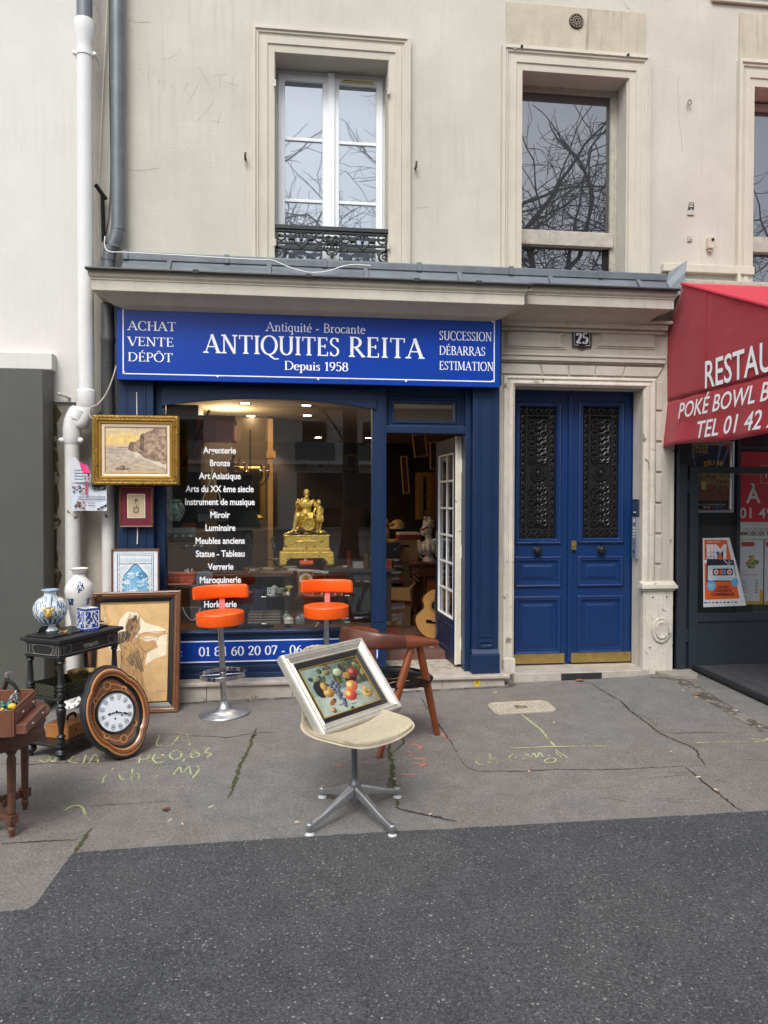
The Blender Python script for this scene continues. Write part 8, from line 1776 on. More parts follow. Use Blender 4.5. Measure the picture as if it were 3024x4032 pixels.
# --- seen through the open door
M_card = mat('cardboard',S(150,116,78),.85,var=.1,vscale=6)
p = at(1561,2466,7.7); CB = thing('cardboard_box','open cardboard box with a white AQUARELLE label on the shop floor','cardboard box',(p.x,7.7,FZ+.003),(0,0,radians(-4)))
b = MB(); w_,h_ = .30,.40; b.box(-w_/2,w_/2,0,.26,0,h_); b.add([(-w_/2,-.001,h_),(w_/2-.02,-.001,h_),(w_/2,-.07,h_-.12),(-w_/2,-.08,h_-.10)],[(0,1,2,3)]); b.add([(w_/2,0,h_),(w_/2,.26,h_),(w_/2+.06,.22,h_+.05),(w_/2+.05,.0,h_+.06)],[(0,1,2,3)]); b.build('carton',M_card,CB)
b = MB(S(190,186,182)); b.prism([(-.13,.17),(.09,.195),(.085,.265),(-.135,.24)],-.004,-.002); b.text('AQUARELLE.com',-.115,.213,.020,-.005,S(120,90,90),bold=.02,xs=.82); b.build('label',M_attm,CB)
b = MB(S(176,170,168)); rr = random.Random(6)
for k in range(26): b.disc(rr.uniform(-.12,.11),.115+rr.uniform(-.02,.035)-abs(rr.uniform(-.03,.03)),.018,.012,-.0015-.0001*k,S(190,184,182) if k % 2 else S(160,150,148),7)
for x in (-.09,.03): b.add([(x-.03,-.0012,.02),(x+.03,-.0012,.02),(x+.03,-.0012,.1),(x-.03,-.0012,.1)],[(0,1,2,3)])
b.build('printed_flowers',M_attm,CB)
p = at(1592,2212,7.95); CB2 = thing('cardboard_box','small cardboard box with a hand hole under a red book in the shop','cardboard box',(p.x,p.y,p.z),(0,0,radians(8))); b = MB(); b.box(-.13,.15,-.02,.24,0,.24); b.box(-.03,.05,-.0215,-.0205,.16,.185,S(30,24,20)); b.text('A.36',-.09,.14,.03,-.022,S(90,64,44)); b.text('FORT',-.09,.10,.022,-.022,S(90,64,44)); b.mi = 0; b.build('carton',mat('cardboard_marked',None,.85,var=.1),CB2);
for f_ in range(len(CB2.children[0].data.polygons)): pass
me = CB2.children[0].data;
b = MB(S(150,116,78));
for poly in list(me.polygons)[:6]:
    for li in poly.loop_indices: me.color_attributes['Col'].data[li].color = (*S(150,116,78),1)
p2 = (p.x+.05,p.y+.05,p.z+.245); b = MB(S(120,34,20)); b.box(-.12,.12,-.08,.10,0,.05); b.box(-.115,.115,-.078,.098,.051,.075,S(196,180,150)); put_obj(b,'red_book','thick red book with cream pages on top of the small cardboard box','book',p2,M_att,.1)
b = MB(S(120,98,70)); b.add([(-.07,0,0),(.07,.02,.01),(.07,.05,.26),(-.06,.03,.25)],[(0,1,2,3)]); b.add([(-.07,.004,0),(.07,.024,.01),(.07,.054,.26),(-.06,.034,.25)],[(3,2,1,0)]); put_obj(b,'cardboard_flap','bare cardboard sheet standing behind the AQUARELLE box','cardboard',at(1588,2300,7.9),M_attm)
b = MB(S(120,60,36)); b.box(-.09,.09,0,.1,0,.05); b.prism([(-.09,.0505),(.09,.0505),(.06,.075),(-.06,.075)],0,.1,S(136,72,44)); put_obj(b,'leather_pouch','brown leather pouch sticking out of the open box','pouch',at(1562,2296,7.85),M_attg)
TR_ = thing('black_chest','black travelling chest on a heap of papers left inside the open door','chest',at(1535,2196,7.8)); b = MB(S(26,26,28)); b.box(-.2,.115,0,.3,0,.15); b.box(-.2,.118,-.003,.305,.15,.165,S(60,58,54)); b.ball((.06,-.004,.09),(.010,.004,.010),S(160,160,150),8,5); b.build('chest_body',M_attg,TR_,bevel=.004)
pt = at(1535,2198,7.8)
for k in range(7):
    b = MB([S(150,144,134),S(60,56,54),S(120,114,104),S(40,40,42)][k % 4]); b.box(-.2,.10+.02*(k % 3),0,.25,0,.028); put_obj(b,'portfolio','flat portfolio in the stack under the black trunk','portfolio',(pt.x,pt.y,pt.z-.034-.033*k),M_attm,.04*(k % 3-1),'flat portfolios stacked under the black trunk')
b = MB(S(44,34,30)); b.box(-.22,.22,0,.3,0,max(.05,pt.z-.235-FZ)); put_obj(b,'low_chest','low dark chest carrying the stacked portfolios','chest',(pt.x-.05,7.98,FZ+.002),M_att)
HL = thing('dome_lamp','lamp with a beige dome shade standing behind the trunk','lamp',at(1566,2115,8.6)); b = MB(S(190,150,96)); b.lathe([(.098,.10),(.096,.13),(.08,.17),(.05,.20),(.0,.212)],seg=26,cap=False); b.build('dome_shade',M_attg,HL); b = MB(S(24,22,20)); b.lathe([(.09,-.02),(.095,.095),(.0,.0955)],seg=24,cap=False); b.lathe([(.03,-.3),(.02,-.02)],seg=12); b.build('lamp_body',M_attg,HL)
b = MB(S(150,116,76)); b.ball((0,0,.0),(.05,.05,.10)); b.ball((-.02,-.02,.12),(.055,.05,.05)); b.ball((.05,-.02,.10),(.05,.04,.022)); put_obj(b,'carved_head','carved wooden head with a hat brim behind the trunk','sculpture',at(1520,2100,8.2),M_attg,0,None,180)
p = at(1672,2462,7.75); DR = thing('dresser','carved brown wooden dresser with turned columns inside the door','dresser',(at(1622,2400,7.75).x,7.75,FZ+.002)); M_dr = mat('dresser_wood',S(104,56,30),.4,var=.25,vscale=6,wood=((8,8,3),S(54,26,14),.8),coat=.2)
hD = at(1672,2214,7.75).z-FZ; b = MB(); b.box(.0,.62,.0,.45,0,.12); b.box(.12,.62,.06,.42,.12,hD-.16); b.box(.0,.62,.02,.45,hD-.16,hD-.035); b.build('carcass',M_dr,DR,bevel=.004)
b = MB(); b.box(-.03,.65,-.03,.46,hD-.034,hD); b.build('marble_top',mat('red_marble',S(104,62,60),.2,var=.5,vscale=18),DR,bevel=.006)
b = MB(S(150,84,36)); b.box(.17,.60,.052,.0595,.2,hD-.2); b.build('door_panel',mat('marquetry_panel',S(158,92,42),.35,var=.12,wood=((30,30,3),S(120,62,26),.6)),DR)
for x in (.04,.15):
    b = MB(); b.lathe([(.02,.12),(.028,.14),(.018,.17),(.022,.3),(.026,.32),(.018,.36),(.022,hD-.22),(.030,hD-.2),(.024,hD-.165)],(x,.06,0),16); b.build('column',M_dr,DR)
b = MB()
for k in range(10): b.ball((.03+.02*(k % 3),.015,hD-.06-.03*k*.6),(.016,.012,.018),seg=7,ring=5)
b.build('carving',M_dr,DR)
pb = at(1693,2212,7.9); BU = thing('marble_bust','white marble bust of a woman with a red headband and pearl strings','bust',(pb.x,7.95,at(1693,2212,7.95).z),(0,0,radians(-18)))
M_mar = mat('bust_marble',S(192,184,172),.45,var=.15,vscale=10)
b = MB(); b.lathe([(.0,0),(.075,0),(.08,.015),(.06,.03),(.045,.07),(.05,.09)],seg=24,cap=False); body(b,[(.0,0,.08,.05),(.0,0,.12,.095),(.0,0,.17,.105),(.0,0,.21,.085),(.0,0,.235,.05),(-.005,-.005,.27,.040),(-.012,-.01,.30,.042)],18)
b.M = Matrix.Translation((-.02,-.01,.355)) @ Matrix.Rotation(radians(-75),4,'Z') @ Matrix.Diagonal((.8,.8,.8,1)); b.ball((0,.0,0),(.062,.078,.090),seg=20,ring=14); b.ball((0,-.050,-.045),(.045,.04,.045)); b.ball((0,-.085,-.008),(.011,.016,.022),seg=10,ring=7); b.ball((0,-.076,-.045),(.018,.010,.008),seg=10,ring=6)
for s_ in (-1,1): b.ball((s_*.024,-.068,.012),(.012,.008,.007),seg=8,ring=6); b.ball((s_*.064,.0,-.01),(.008,.014,.022),seg=8,ring=6)
for i in range(20): a = i*.6; b.ball((.055*cos(a),.02+.05*sin(a),.05+.03*(i % 3)),(.034,.034,.026),seg=8,ring=6,jit=.1,seed=i)
b.ball((0,.02,.135),(.042,.042,.04),jit=.12); b.ball((.02,-.03,.16),(.022,.02,.02))
b.M = Matrix.Identity(4)
for i in range(12): a = 2*pi*i/12; b.tube([(.085*cos(a),.085*sin(a),.22),(.11*cos(a+.1),.11*sin(a+.1),.15),(.10*cos(a+.2),.10*sin(a+.2),.10)],[.014,.022,.010],6)
b.build('bust_body',M_mar,BU,sharp=180)
b = MB(S(110,12,18)); b.M = Matrix.Translation((-.02,-.01,.375)) @ Matrix.Rotation(radians(-75),4,'Z') @ Matrix.Rotation(radians(25),4,'X')
for i in range(34): a = 2*pi*i/34; b.ball((.062*cos(a),.076*sin(a),.012),.0085,seg=7,ring=5)
b.build('red_headband',M_attg,BU)
for j in range(4):
    b = MB(S(206,198,184));
    for i in range(46): t_ = -pi*.15-pi*.9*i/45; b.ball((-.02+(.075+.008*j)*cos(t_)*1.0,-.075+(.05)*sin(t_)*.6,.24-(.06+.045*j)*sin(pi*i/45)),.0048,seg=6,ring=4)
    b.build('pearl_string',M_attg,BU)
pg = at(1690,2512,7.06); GU = thing('acoustic_guitar','natural wood acoustic guitar leaning behind the open shop door','guitar',(at(1722,2512,7.06).x-.05,7.0,FZ+.004),(radians(-9),radians(7),0))
M_spr = mat('spruce_top',S(206,156,92),.32,var=.08,vscale=5,wood=((40,40,3),S(178,124,64),.5),coat=.4)
Pg = []
for i in range(50):
    t_ = i/49; z = .475*t_; r_ = .215*(sin(pi*min(1,t_*1.0))**.42)*(1-.33*math.exp(-((t_-.60)/.14)**2)-.24*t_**1.5); Pg.append((max(r_,.004),z))
b = MB(); b.prism(Pg+[(-x,z) for x,z in Pg[::-1]],0,.002); b.build('soundboard',M_spr,GU)
b = MB(S(110,60,34)); b.prism(Pg+[(-x,z) for x,z in Pg[::-1]],.0025,.10); b.build('guitar_body',M_attg,GU)
b = MB(S(40,28,22)); b.disc(0,.315,.050,.050,-.001,S(16,10,8),26);
for r_,c in ((.058,S(90,60,34)),(.066,S(120,84,46))): b.tube([(r_*cos(2*pi*q/30),-.001,.315+r_*sin(2*pi*q/30)) for q in range(30)],.0018,4,c,closed=True)
b.build('sound_hole',M_attm,GU)
b = MB(S(26,18,16)); b.box(-.09,.09,-.010,-.001,.145,.172); b.box(-.035,.035,-.014,-.010,.162,.167,S(220,214,200)); b.build('bridge',M_attg,GU)
for k in range(6): b.ball((-.028+k*.0112,-.011,.155),.003,S(230,226,214),6,4)
b = MB(S(46,30,22)); b.box(-.026,.026,-.012,-.0012,.37,.95)
for k in range(16): b.box(-.026,.026,-.0135,-.0121,.40+.034*k,.402+.034*k,S(170,166,150))
b.box(-.04,.04,-.01,.005,.951,1.1,S(60,34,22)); b.build('neck',M_attg,GU)
b = MB(S(190,180,150))
for k in range(6): b.tube([(-.02+k*.008,-.015,.16),(-.016+k*.0064,-.016,.95)],.0007,4)
b.build('strings',M_attg,GU); b = MB(S(14,12,12)); b.poly([(.03,.22),(.10,.17),(.13,.24),(.10,.30),(.06,.28)],-.0008); b.build('pickguard',M_attg,GU)
x0,x1,z0,z1 = rect(1651,1860,1725,2046,8.9); VC = thing('glazed_cupboard','ochre painted cupboard with a glazed door inside the shop','cupboard',(x0,8.9,z0)); b = MB(S(140,104,40)); w_,h_ = x1-x0,z1-z0; b.frame(0,w_*.62,0,h_,0,[(0,.3),(0,0),(.05,0),(.05,.03)]); b.box(w_*.62+.002,w_+.1,0,.03,0,h_,S(120,84,48)); b.build('cupboard_frame',M_att,VC); b = MB(S(24,22,20)); b.box(.05,w_*.62-.05,.03,.04,.05,h_-.05)
for k in range(3): b.box(.05,w_*.62-.05,.022,.03,.05+k*.2,.06+k*.2,S(90,84,70))
for k in range(9): b.ball((.08+.03*(k % 4),.024,.09+.2*(k // 4)),(.016,.006,.03),[S(150,150,146),S(110,80,40),S(120,50,36)][k % 3],7,5)
b.build('cupboard_glass',M_attg,VC)
for i,(a,lab) in enumerate((((1633,1712,1688,1805),'tilted dark picture with a thin pale frame high inside the doorway'),((1694,1738,1726,1850),'brown framed picture high at the right inside the doorway'),((1588,1795,1616,1945),'tall gilded frame standing deep inside the doorway'))):
    x0,x1,z0,z1 = rect(*a,8.6+.3*(i == 2)); b = MB(S(150,116,66)); w_,h_ = x1-x0,z1-z0; b.frame(0,w_,0,h_,0,[(0,.03),(0,0),(.012,-.004),(.018,.006)]); b.box(.01,w_-.01,.008,.03,.01,h_-.01,[S(60,50,44),S(70,48,36),S(80,40,28)][i]); o = put_obj(b,'old_painting',lab,'painting',(x0,8.6+.3*(i == 2),z0),M_att); o.rotation_euler = (radians(14 if i < 2 else -4),radians(-9 if i == 0 else -4),0)
p = at(920,1868,7.2); b = MB(S(176,146,108)); b.ball((0,0,.01),(.07,.05,.02),jit=.1); body(b,[(-.02,0,.02,.03),(-.03,0,.08,.035),(-.01,0,.13,.028),(0,0,.16,.012)]); b.ball((.002,0,.175),(.018,.018,.022)); body(b,[(-.01,-.01,.12,.013),(.04,-.03,.10,.011),(.06,-.03,.15,.008)]); body(b,[(.0,-.01,.05,.02),(.05,-.02,.06,.016),(.06,-.01,.01,.010)]); put_obj(b,'plaster_figure','pale seated figure sculpture high on the left behind the lettering','sculpture',p,M_attm,0,None,180)
p = at(925,1872,7.2); b = MB(S(46,36,30)); b.box(-.16,.16,-.1,.2,p.z*-1+FZ,0); b.box(-.17,.17,-.11,.21,.001,.02); put_obj(b,'tall_cabinet','tall narrow dark cabinet carrying the pale sculpture','cabinet',(p.x,p.y,p.z-.021),M_att)
CHN = thing('chandelier','dark wrought chandelier with curled arms hanging inside the window','chandelier',at(985,1850,7.4)); b = MB(S(60,50,40)); b.tube([(0,0,.4),(0,0,-.15)],.006,6)
for k in range(7): a = 2*pi*k/7; b.tube(catmull([(0,0,-.12),(.08*cos(a),.08*sin(a),-.17),(.17*cos(a),.17*sin(a),-.08),(.18*cos(a),.18*sin(a),-.02)],5),.007,6); b.lathe([(.004,-.02),(.022,-.01),(.010,.0),(.010,.06),(.0,.065)],(.18*cos(a),.18*sin(a),0),8,S(150,130,96),cap=False)
b.build('arms',M_attg,CHN)
p = at(1000,2470,6.7); b = MB(S(24,32,54)); rr = random.Random(8)
for k in range(12): b.tube(catmull([(-.16+.028*k,rr.uniform(-.03,.03),.0),(-.15+.026*k,rr.uniform(-.05,.02),.16),(-.13+.02*k,0,.34)],4),[.035]*9,7)
put_obj(b,'navy_garment','folded navy blue garment hanging low behind the left stool','garment',p,M_attm,0,None,180)
# ================================================================= across the street (seen only in the glass)
M_fac = mat('far_facade',S(216,210,202),.9,var=.08,vscale=.3)
M_farg = mat('far_window',S(40,44,48),.2,var=.1)
for bi,(xa,xb,hh,lab) in enumerate(((-38,-13,11.5,'pale apartment block down the street, mirrored in the left of the display window'),(-12.9,15,12.2,'pale apartment block with glass balconies across the street, mirrored in the display window'),(15.1,42,10.8,'low grey apartment block across the street, mirrored by the restaurant glass'))):
    AB = thing('apartment_block',lab,'building',((xa+xb)/2,-26,0),(0,0,0))
    b = mbw(AB); b.box(xa,xb,-36,-26,-.2,hh); b.box(xa,xb,-26,-25.2,3.3,3.6); b.box(xa,xb,-26,-25.2,6.2,6.5); b.build('wall',M_fac,AB)
    n_ = int((xb-xa)/3.1)
    for i in range(n_//2):
        x = xa+.6+i*6.2; c = mbw(AB); c.box(x,x+5.2,-25.99,-25.96,.1,2.9); c.build('shop_window',M_farg,AB)
    for f_ in range(1,4):
        for i in range(n_):
            x = xa+1.5+i*3.1; z = .9+f_*2.9
            if f_ == 0: z = .3
            c = mbw(AB); c.box(x-.62,x+.62,-26.02,-25.985,z,z+1.75+.4*(f_ == 0)); wv_ = c.build('window',M_farg,AB)
            if f_ in (1,2): c = mbw(AB); c.box(x-1.0,x+1.0,-25.22,-25.17,z-.3,z+.62); c.build('balcony',mat('balcony_glass',S(120,122,120),.4),AB)
M_bark = mat('plane_bark',S(58,56,52),.9,var=.35,vscale=5)
def tree(x,y,H,seed,lab):
    T = thing('bare_tree',lab,'tree',(x,y,gz(max(-8,min(8,x))))); R = random.Random(seed)
    tr = MB(); cr = MB()
    def grow(p,d,r,L,lev):
        P = [p]; n = 5 if lev < 5 else 3; q = Vector(p); dd = Vector(d)
        for i in range(n): dd = (dd+Vector((R.uniform(-1,1),R.uniform(-1,1),R.uniform(-.7,.9)))*(.07+.03*lev)).normalized(); q = q+dd*(L/n); P.append(q.copy())
        cr.tube(P,[r*(1-.35*i/n) for i in range(n+1)],7 if lev < 2 else (5 if lev < 4 else 3),cap=False)
        if lev >= 7: return
        for j in range(2 if lev == 1 else 3):
            t = 1.0 if j == 0 else R.uniform(.3,.95); s_ = P[min(n,int(t*n))]
            ax = Vector((R.uniform(-1,1),R.uniform(-1,1),R.uniform(-.6,.6))).normalized(); nd = (dd*(.9 if j == 0 else .55)+ax*(.55 if j == 0 else .95)).normalized()
            grow(s_,nd,max(.0075,r*(.72 if j == 0 else R.uniform(.40,.58))),L*R.uniform(.64,.84),lev+1)
    P = [(0,0,-.1),(.05,0,H*.12),(.02,.05,H*.26),(-.05,0,H*.40)]
    tr.lathe([(.30,-.1),(.24,.4)],(0,0,0),12,cap=False); tr.tube(P,[.25,.21,.19,.17],12); tr.build('trunk',M_bark,T)
    for k in range(5): a = 2*pi*k/5+R.uniform(-.4,.4); grow(Vector((-.05,0,H*(.40-.03*k))),Vector((.75*cos(a),.75*sin(a),.62)).normalized(),.135,H*.20,1)
    cr.build('crown',M_bark,T)
tree(7.6,-6.5,13.0,5,'bare plane tree with forked limbs, mirrored in the dark upper window')
tree(1.4,-7.2,13.0,11,'bare plane tree mirrored in the white upper window')
tree(5.4,-9.5,13.5,31,'bare plane tree further back, mirrored between the two left upper windows')
tree(14.0,-6.8,12.5,23,'bare plane tree mirrored in the window cut by the right edge')
# ================================================================= pavement details
def chalk_mat(name,col,thr):
    m = bpy.data.materials.new(name); m.use_nodes = True; n = m.node_tree; N = n.nodes; L = n.links; b = N['Principled BSDF']; b.inputs['Base Color'].default_value = (*col,1); b.inputs['Roughness'].default_value = .95
    t = N.new('ShaderNodeBsdfTransparent'); x = N.new('ShaderNodeMixShader'); tc = N.new('ShaderNodeTexCoord'); nz = N.new('ShaderNodeTexNoise'); nz.inputs['Scale'].default_value = 90; nz.inputs['Detail'].default_value = 4
    n2 = N.new('ShaderNodeTexNoise'); n2.inputs['Scale'].default_value = 5; ad = N.new('ShaderNodeMath'); ad.operation = 'ADD'; r = N.new('ShaderNodeValToRGB'); r.color_ramp.elements[0].position = thr; r.color_ramp.elements[1].position = thr+.22; r.color_ramp.elements[1].color = (.8,.8,.8,1)
    L.new(tc.outputs['Object'],nz.inputs['Vector']); L.new(tc.outputs['Object'],n2.inputs['Vector']); L.new(nz.outputs['Fac'],ad.inputs[0]); L.new(n2.outputs['Fac'],ad.inputs[1]); L.new(ad.outputs[0],r.inputs[0]); L.new(r.outputs[0],x.inputs[0]); L.new(t.outputs[0],x.inputs[1]); L.new(b.outputs[0],x.inputs[2]); L.new(x.outputs[0],N['Material Output'].inputs[0]); MATS[name] = m; return m
M_ch1 = chalk_mat('yellow_chalk',S(184,192,140),.89); M_ch2 = chalk_mat('pink_chalk',S(206,128,112),.93); M_ch3 = chalk_mat('faint_chalk',S(168,172,140),1.02)
lift = lambda x: gz(x)+.004
def gstroke(b,P,w=.012,smooth=True,z=lift):
    Q = [gnd(*q) for q in P]; Q = [(q.x,q.y) for q in Q]
    if smooth and len(Q) > 2: Q = catmull(Q,5)
    b.strip(Q,w,z=z)
b = MB(); u8 = lambda x,y: (x/1.843,2150+y/1.843); u7 = lambda x,y: (1800+x/1.3554,2550+y/1.3554); D2 = lambda x,y: (x*1.8228,y*1.8228)
for s_ in ([(345,1588),(338,1610),(352,1612)],[(370,1612),(392,1586),(404,1586),(410,1612)],[(374,1602),(406,1600)],[(85,1640),(100,1632),(108,1640),(96,1648),(84,1642)],[(118,1648),(124,1632)],[(160,1634),(150,1646),(168,1650)],[(186,1632),(180,1650)],[(192,1650),(206,1630),(212,1648)],[(300,1650),(306,1628),(322,1630),(318,1640),(304,1642)],[(338,1628),(330,1640),(340,1650),(352,1646)],[(334,1640),(348,1637)],[(378,1622),(366,1632),(376,1642),(392,1634),(386,1622),(378,1622)],[(398,1640),(396,1646)],[(424,1618),(412,1630),(416,1638),(430,1634),(426,1626),(414,1632)],[(438,1620),(452,1616),(444,1626),(456,1630),(446,1638)]): gstroke(b,[D2(*q) for q in s_],.011)
for s_ in ([(246,1660),(226,1680),(222,1692)],[(272,1668),(258,1676),(266,1686),(280,1682)],[(286,1662),(284,1686)],[(285,1678),(298,1672),(300,1686)],[(334,1682),(362,1656),(346,1678)],[(372,1678),(388,1658),(394,1672),(408,1656),(412,1674)],[(424,1654),(430,1664),(416,1682)]): gstroke(b,[D2(*q) for q in s_],.010)
for s_ in ([(140,1752),(158,1742),(176,1744),(184,1762)],): gstroke(b,[D2(*q) for q in s_],.013)
gstroke(b,[u7(335,352),u7(395,400),u7(450,445),u7(490,495),u7(522,528)],.016); gstroke(b,[u7(190,235),u7(200,232),u7(206,240),u7(188,244)],.018)
gstroke(b,[u7(280,540),u7(540,531),u7(800,527)],.014); gstroke(b,[u7(1280,510),u7(1480,505),u7(1630,502),u7(1656,486)],.012); gstroke(b,[u7(1560,488),u7(1650,496)],.012)
for s_ in ([(150,590),(118,592),(100,612),(128,628),(158,620)],[(176,566),(172,622)],[(172,604),(196,594),(214,606),(212,618),(242,606)],[(300,570),(278,590),(300,612)],[(326,578),(310,600),(352,596),(372,570)],[(352,612),(372,570),(388,590),(410,566),(424,592),(440,562),(458,586)],[(484,582),(492,578)],[(500,590),(468,604),(480,618),(520,612),(524,596),(500,590)],[(524,548),(560,572),(590,590)],[(526,562),(556,588)]): gstroke(b,[u7(*q) for q in s_],.010)
tag(b.build('chalk_marking',M_ch1),kind='structure')
b = MB(); gstroke(b,[(0,3062),(300,3038),(700,3010),(1300,2982),(2150,2940)],.012); gstroke(b,[u7(0,552),u7(300,541)],.010); gstroke(b,[u7(800,527),u7(1280,510)],.009); gstroke(b,[u7(1170,300),u7(1300,345),u7(1500,400),u7(1656,470)],.05); tag(b.build('chalk_marking',M_ch3),kind='structure')
b = MB(); c4 = lambda x,y: (1050+x/2.212,2400+y/2.212)
for s_ in ([(1220,1180),(1300,1180),(1345,1205),(1310,1220)],[(1160,1245),(1240,1245),(1280,1270),(1210,1280)],[(1270,1300),(1340,1310),(1390,1300),(1360,1330)],[(1290,1345),(1350,1355),(1395,1350),(1330,1375)],[(1160,1440),(1230,1445),(1290,1450),(1260,1470)],[(900,1630),(960,1575),(1030,1555),(1075,1580),(1075,1620)],[(1270,1040),(1340,1035),(1420,1030),(1480,1015)],[(1100,1140),(1150,1125),(1170,1090)],[(1020,1165),(1300,1165)],[(600,1360),(800,1345),(1150,1330)],[(1520,1080),(1560,1130),(1620,1120)]): gstroke(b,[c4(*q) for q in s_],.014)
tag(b.build('chalk_marking',M_ch2),kind='structure')
M_crk = mat('crack_dirt',S(56,53,49),.95,var=.4,vscale=20); M_mossc = mat('crack_moss',S(70,76,40),.95,var=.5,vscale=40,bump=.6,bscale=120)
rr = random.Random(13)
def crack(P,w,m=None,j=.006,fine=10):
    Q = [gnd(*q) for q in P]; Q = [(q.x,q.y) for q in Q]; out_ = []
    for i in range(len(Q)-1):
        for k in range(fine): t = k/fine; out_.append((Q[i][0]+(Q[i+1][0]-Q[i][0])*t+rr.uniform(-j,j),Q[i][1]+(Q[i+1][1]-Q[i][1])*t+rr.uniform(-j,j)))
    out_.append(Q[-1]); n = len(out_); Ws = [w*rr.uniform(.35,1.3)*min(1,.35+2.5*min(i,n-1-i)/n) for i in range(n)]
    c = MB(); c.strip(out_,Ws,z=lambda x: gz(x)+.003); tag(c.build('pavement_crack',m or M_crk),kind='structure')
V8 = lambda x,y: (x/1.106,3100+y/1.106)
crack([u7(715,190),u7(790,240),u7(880,290),u7(930,345),u7(1010,400),u7(1080,455),u7(1160,495),u7(1230,520),u7(1285,555),u7(1290,590),u7(1330,630)],.012)
crack([u7(1050,430),u7(1110,455),u7(1200,458),u7(1330,452),u7(1540,460)],.006); crack([u7(1330,630),u7(1180,634),u7(1000,645),u7(760,655),u7(560,650),u7(360,660),u7(110,662),u7(50,640),u7(0,575)],.007)
crack([u7(1215,636),u7(1280,690),u7(1380,770),u7(1460,830),u7(1525,880)],.012); crack([u7(930,345),u7(1000,370),u7(1070,420)],.004); crack([u7(1340,716),u7(1470,716)],.003)
crack([c4(1180,1090),c4(1195,1170),c4(1140,1210),c4(1095,1250)],.012,M_mossc); crack([c4(1080,1100),c4(1062,1230),c4(1085,1330),c4(1100,1420),c4(1095,1480),c4(1115,1560),c4(1130,1650),c4(1145,1735)],.026,M_mossc,.008); crack([c4(1145,1735),c4(1240,1760),c4(1380,1790),c4(1500,1815),c4(1659,1850)],.016)
crack([c4(1070,1450),c4(1060,1520),c4(1075,1570)],.006); crack([c4(1330,750),c4(1380,830),c4(1470,960),c4(1560,1090),c4(1659,1250)],.009)
crack([(1010,2870),(985,2930),(960,2985),(940,3030),(925,3090),(895,3145)],.022,M_mossc,.009); crack([(1228,2870),(1080,2885),(1010,2885),(900,2905),(700,2895),(560,2890)],.006); crack([(1010,2890),(985,2910)],.02)
crack([V8(395,180),V8(360,235),V8(320,292)],.024,M_mossc,.006); crack([V8(0,248),V8(120,240),V8(220,236),V8(340,230)],.010); crack([(0,3010),(130,3010),(320,3000),(560,2996)],.008); crack([V8(395,80),V8(560,75),V8(760,62)],.004); crack([u7(630,195),u7(690,190),u7(720,186)],.004)
crack([(372,3357),(900,3320),(1500,3283),(1800,3268),(2400,3234),(3024,3198)],.007,None,.004,24)
for q in range(9): a_,b_ = rr.uniform(600,2900),rr.uniform(2880,3200); crack([(a_,b_),(a_+rr.uniform(30,120),b_+rr.uniform(-12,12)),(a_+rr.uniform(140,220),b_+rr.uniform(-20,20))],.003)
M_soil = mat('wall_foot_dirt',S(84,80,72),.95,var=.5,vscale=12,chips=(S(126,120,112),10,.5),bump=.4,bscale=60)
b = MB()
P = []
for k in range(40): x = -1.4+k*.082; P.append((x,(5.80 if x < 1.72 else 5.868)-.015-rr.random()*.03))
b.strip(P,[.03+rr.random()*.035 for _ in P],z=lambda x: gz(x)+.0022); tag(b.build('wall_foot_dirt',M_soil),kind='structure')
b = MB(); P = [gnd(u,v) for u,v in ((2560,2668),(2660,2672),(2700,2690),(2790,2748),(2900,2812),(3024,2880))]; b.strip([(p.x,p.y) for p in P],[.05,.10,.13,.12,.10,.10],z=lambda x: gz(x)+.0024); tag(b.build('wall_foot_dirt',M_soil),kind='structure')
b = MB(); P = [(3.05,5.86),(3.12,5.74),(3.30,5.70),(3.36,5.80),(3.38,5.97),(3.05,5.97)]; b.prism(P[::-1],.03,gz(3.2)+.022,axis='z'); tag(b.build('concrete_patch',mat('rough_concrete',S(150,144,134),.95,var=.3,vscale=10,bump=.6,bscale=30)),kind='structure')
ca = [gnd(u,v) for u,v in ((1900,2775),(2160,2764),(2185,2800),(1965,2814))]; cc_ = sum(ca,Vector())/4; ex_ = (ca[1]-ca[0]+ca[2]-ca[3]); wC = ex_.length/2; dC = ((ca[0]-ca[3]).length+(ca[1]-ca[2]).length)/2
CV = thing('utility_cover','cream painted iron utility cover with rounded corners set in the pavement','cover',(cc_.x,cc_.y,gz(cc_.x)),(0,TILT,atan2(ex_.y,ex_.x)))
M_cov = mat('cream_iron',S(176,168,150),.7,var=.2,vscale=14,chips=(S(120,112,100),20,.64)); w_,d_ = wC*.5,.135
def rr_rect(w,d,r,n=6): return [(sx_*(w-r)+r*cos(a),sy_*(d-r)+r*sin(a)) for sx_,sy_,a0 in ((1,1,0),(-1,1,90),(-1,-1,180),(1,-1,270)) for a in [radians(a0+90*i/n) for i in range(n+1)]]
b = MB(); o_ = rr_rect(w_,d_,.06); b.prism(o_,-.01,.006,axis='z'); b.tube([(p[0]*.985,p[1]*.97,.007) for p in o_],.006,5,closed=True); b.build('plate',M_cov,CV)
b = MB();
for i in range(11):
    for j in range(5):
        x,y = -w_*.86+i*w_*1.72/10,-d_*.7+j*d_*1.4/4
        if abs(x) < .05 and abs(y) < .035: continue
        a = .6 if (i+j) % 2 else -.6; b.strip([(x-.016*cos(a),y-.02*sin(a)),(x+.016*cos(a),y+.02*sin(a))],.007,z=.0068,col=S(104,96,84)); b.tube([(x+.008-.016*cos(a),y-.02*sin(a),.007),(x+.008+.016*cos(a),y+.02*sin(a),.007)],.003,4,S(184,176,158))
b.box(-.045,.045,-.03,.03,.0062,.009,S(120,112,100)); b.build('raised_ribs',M_attm,CV)
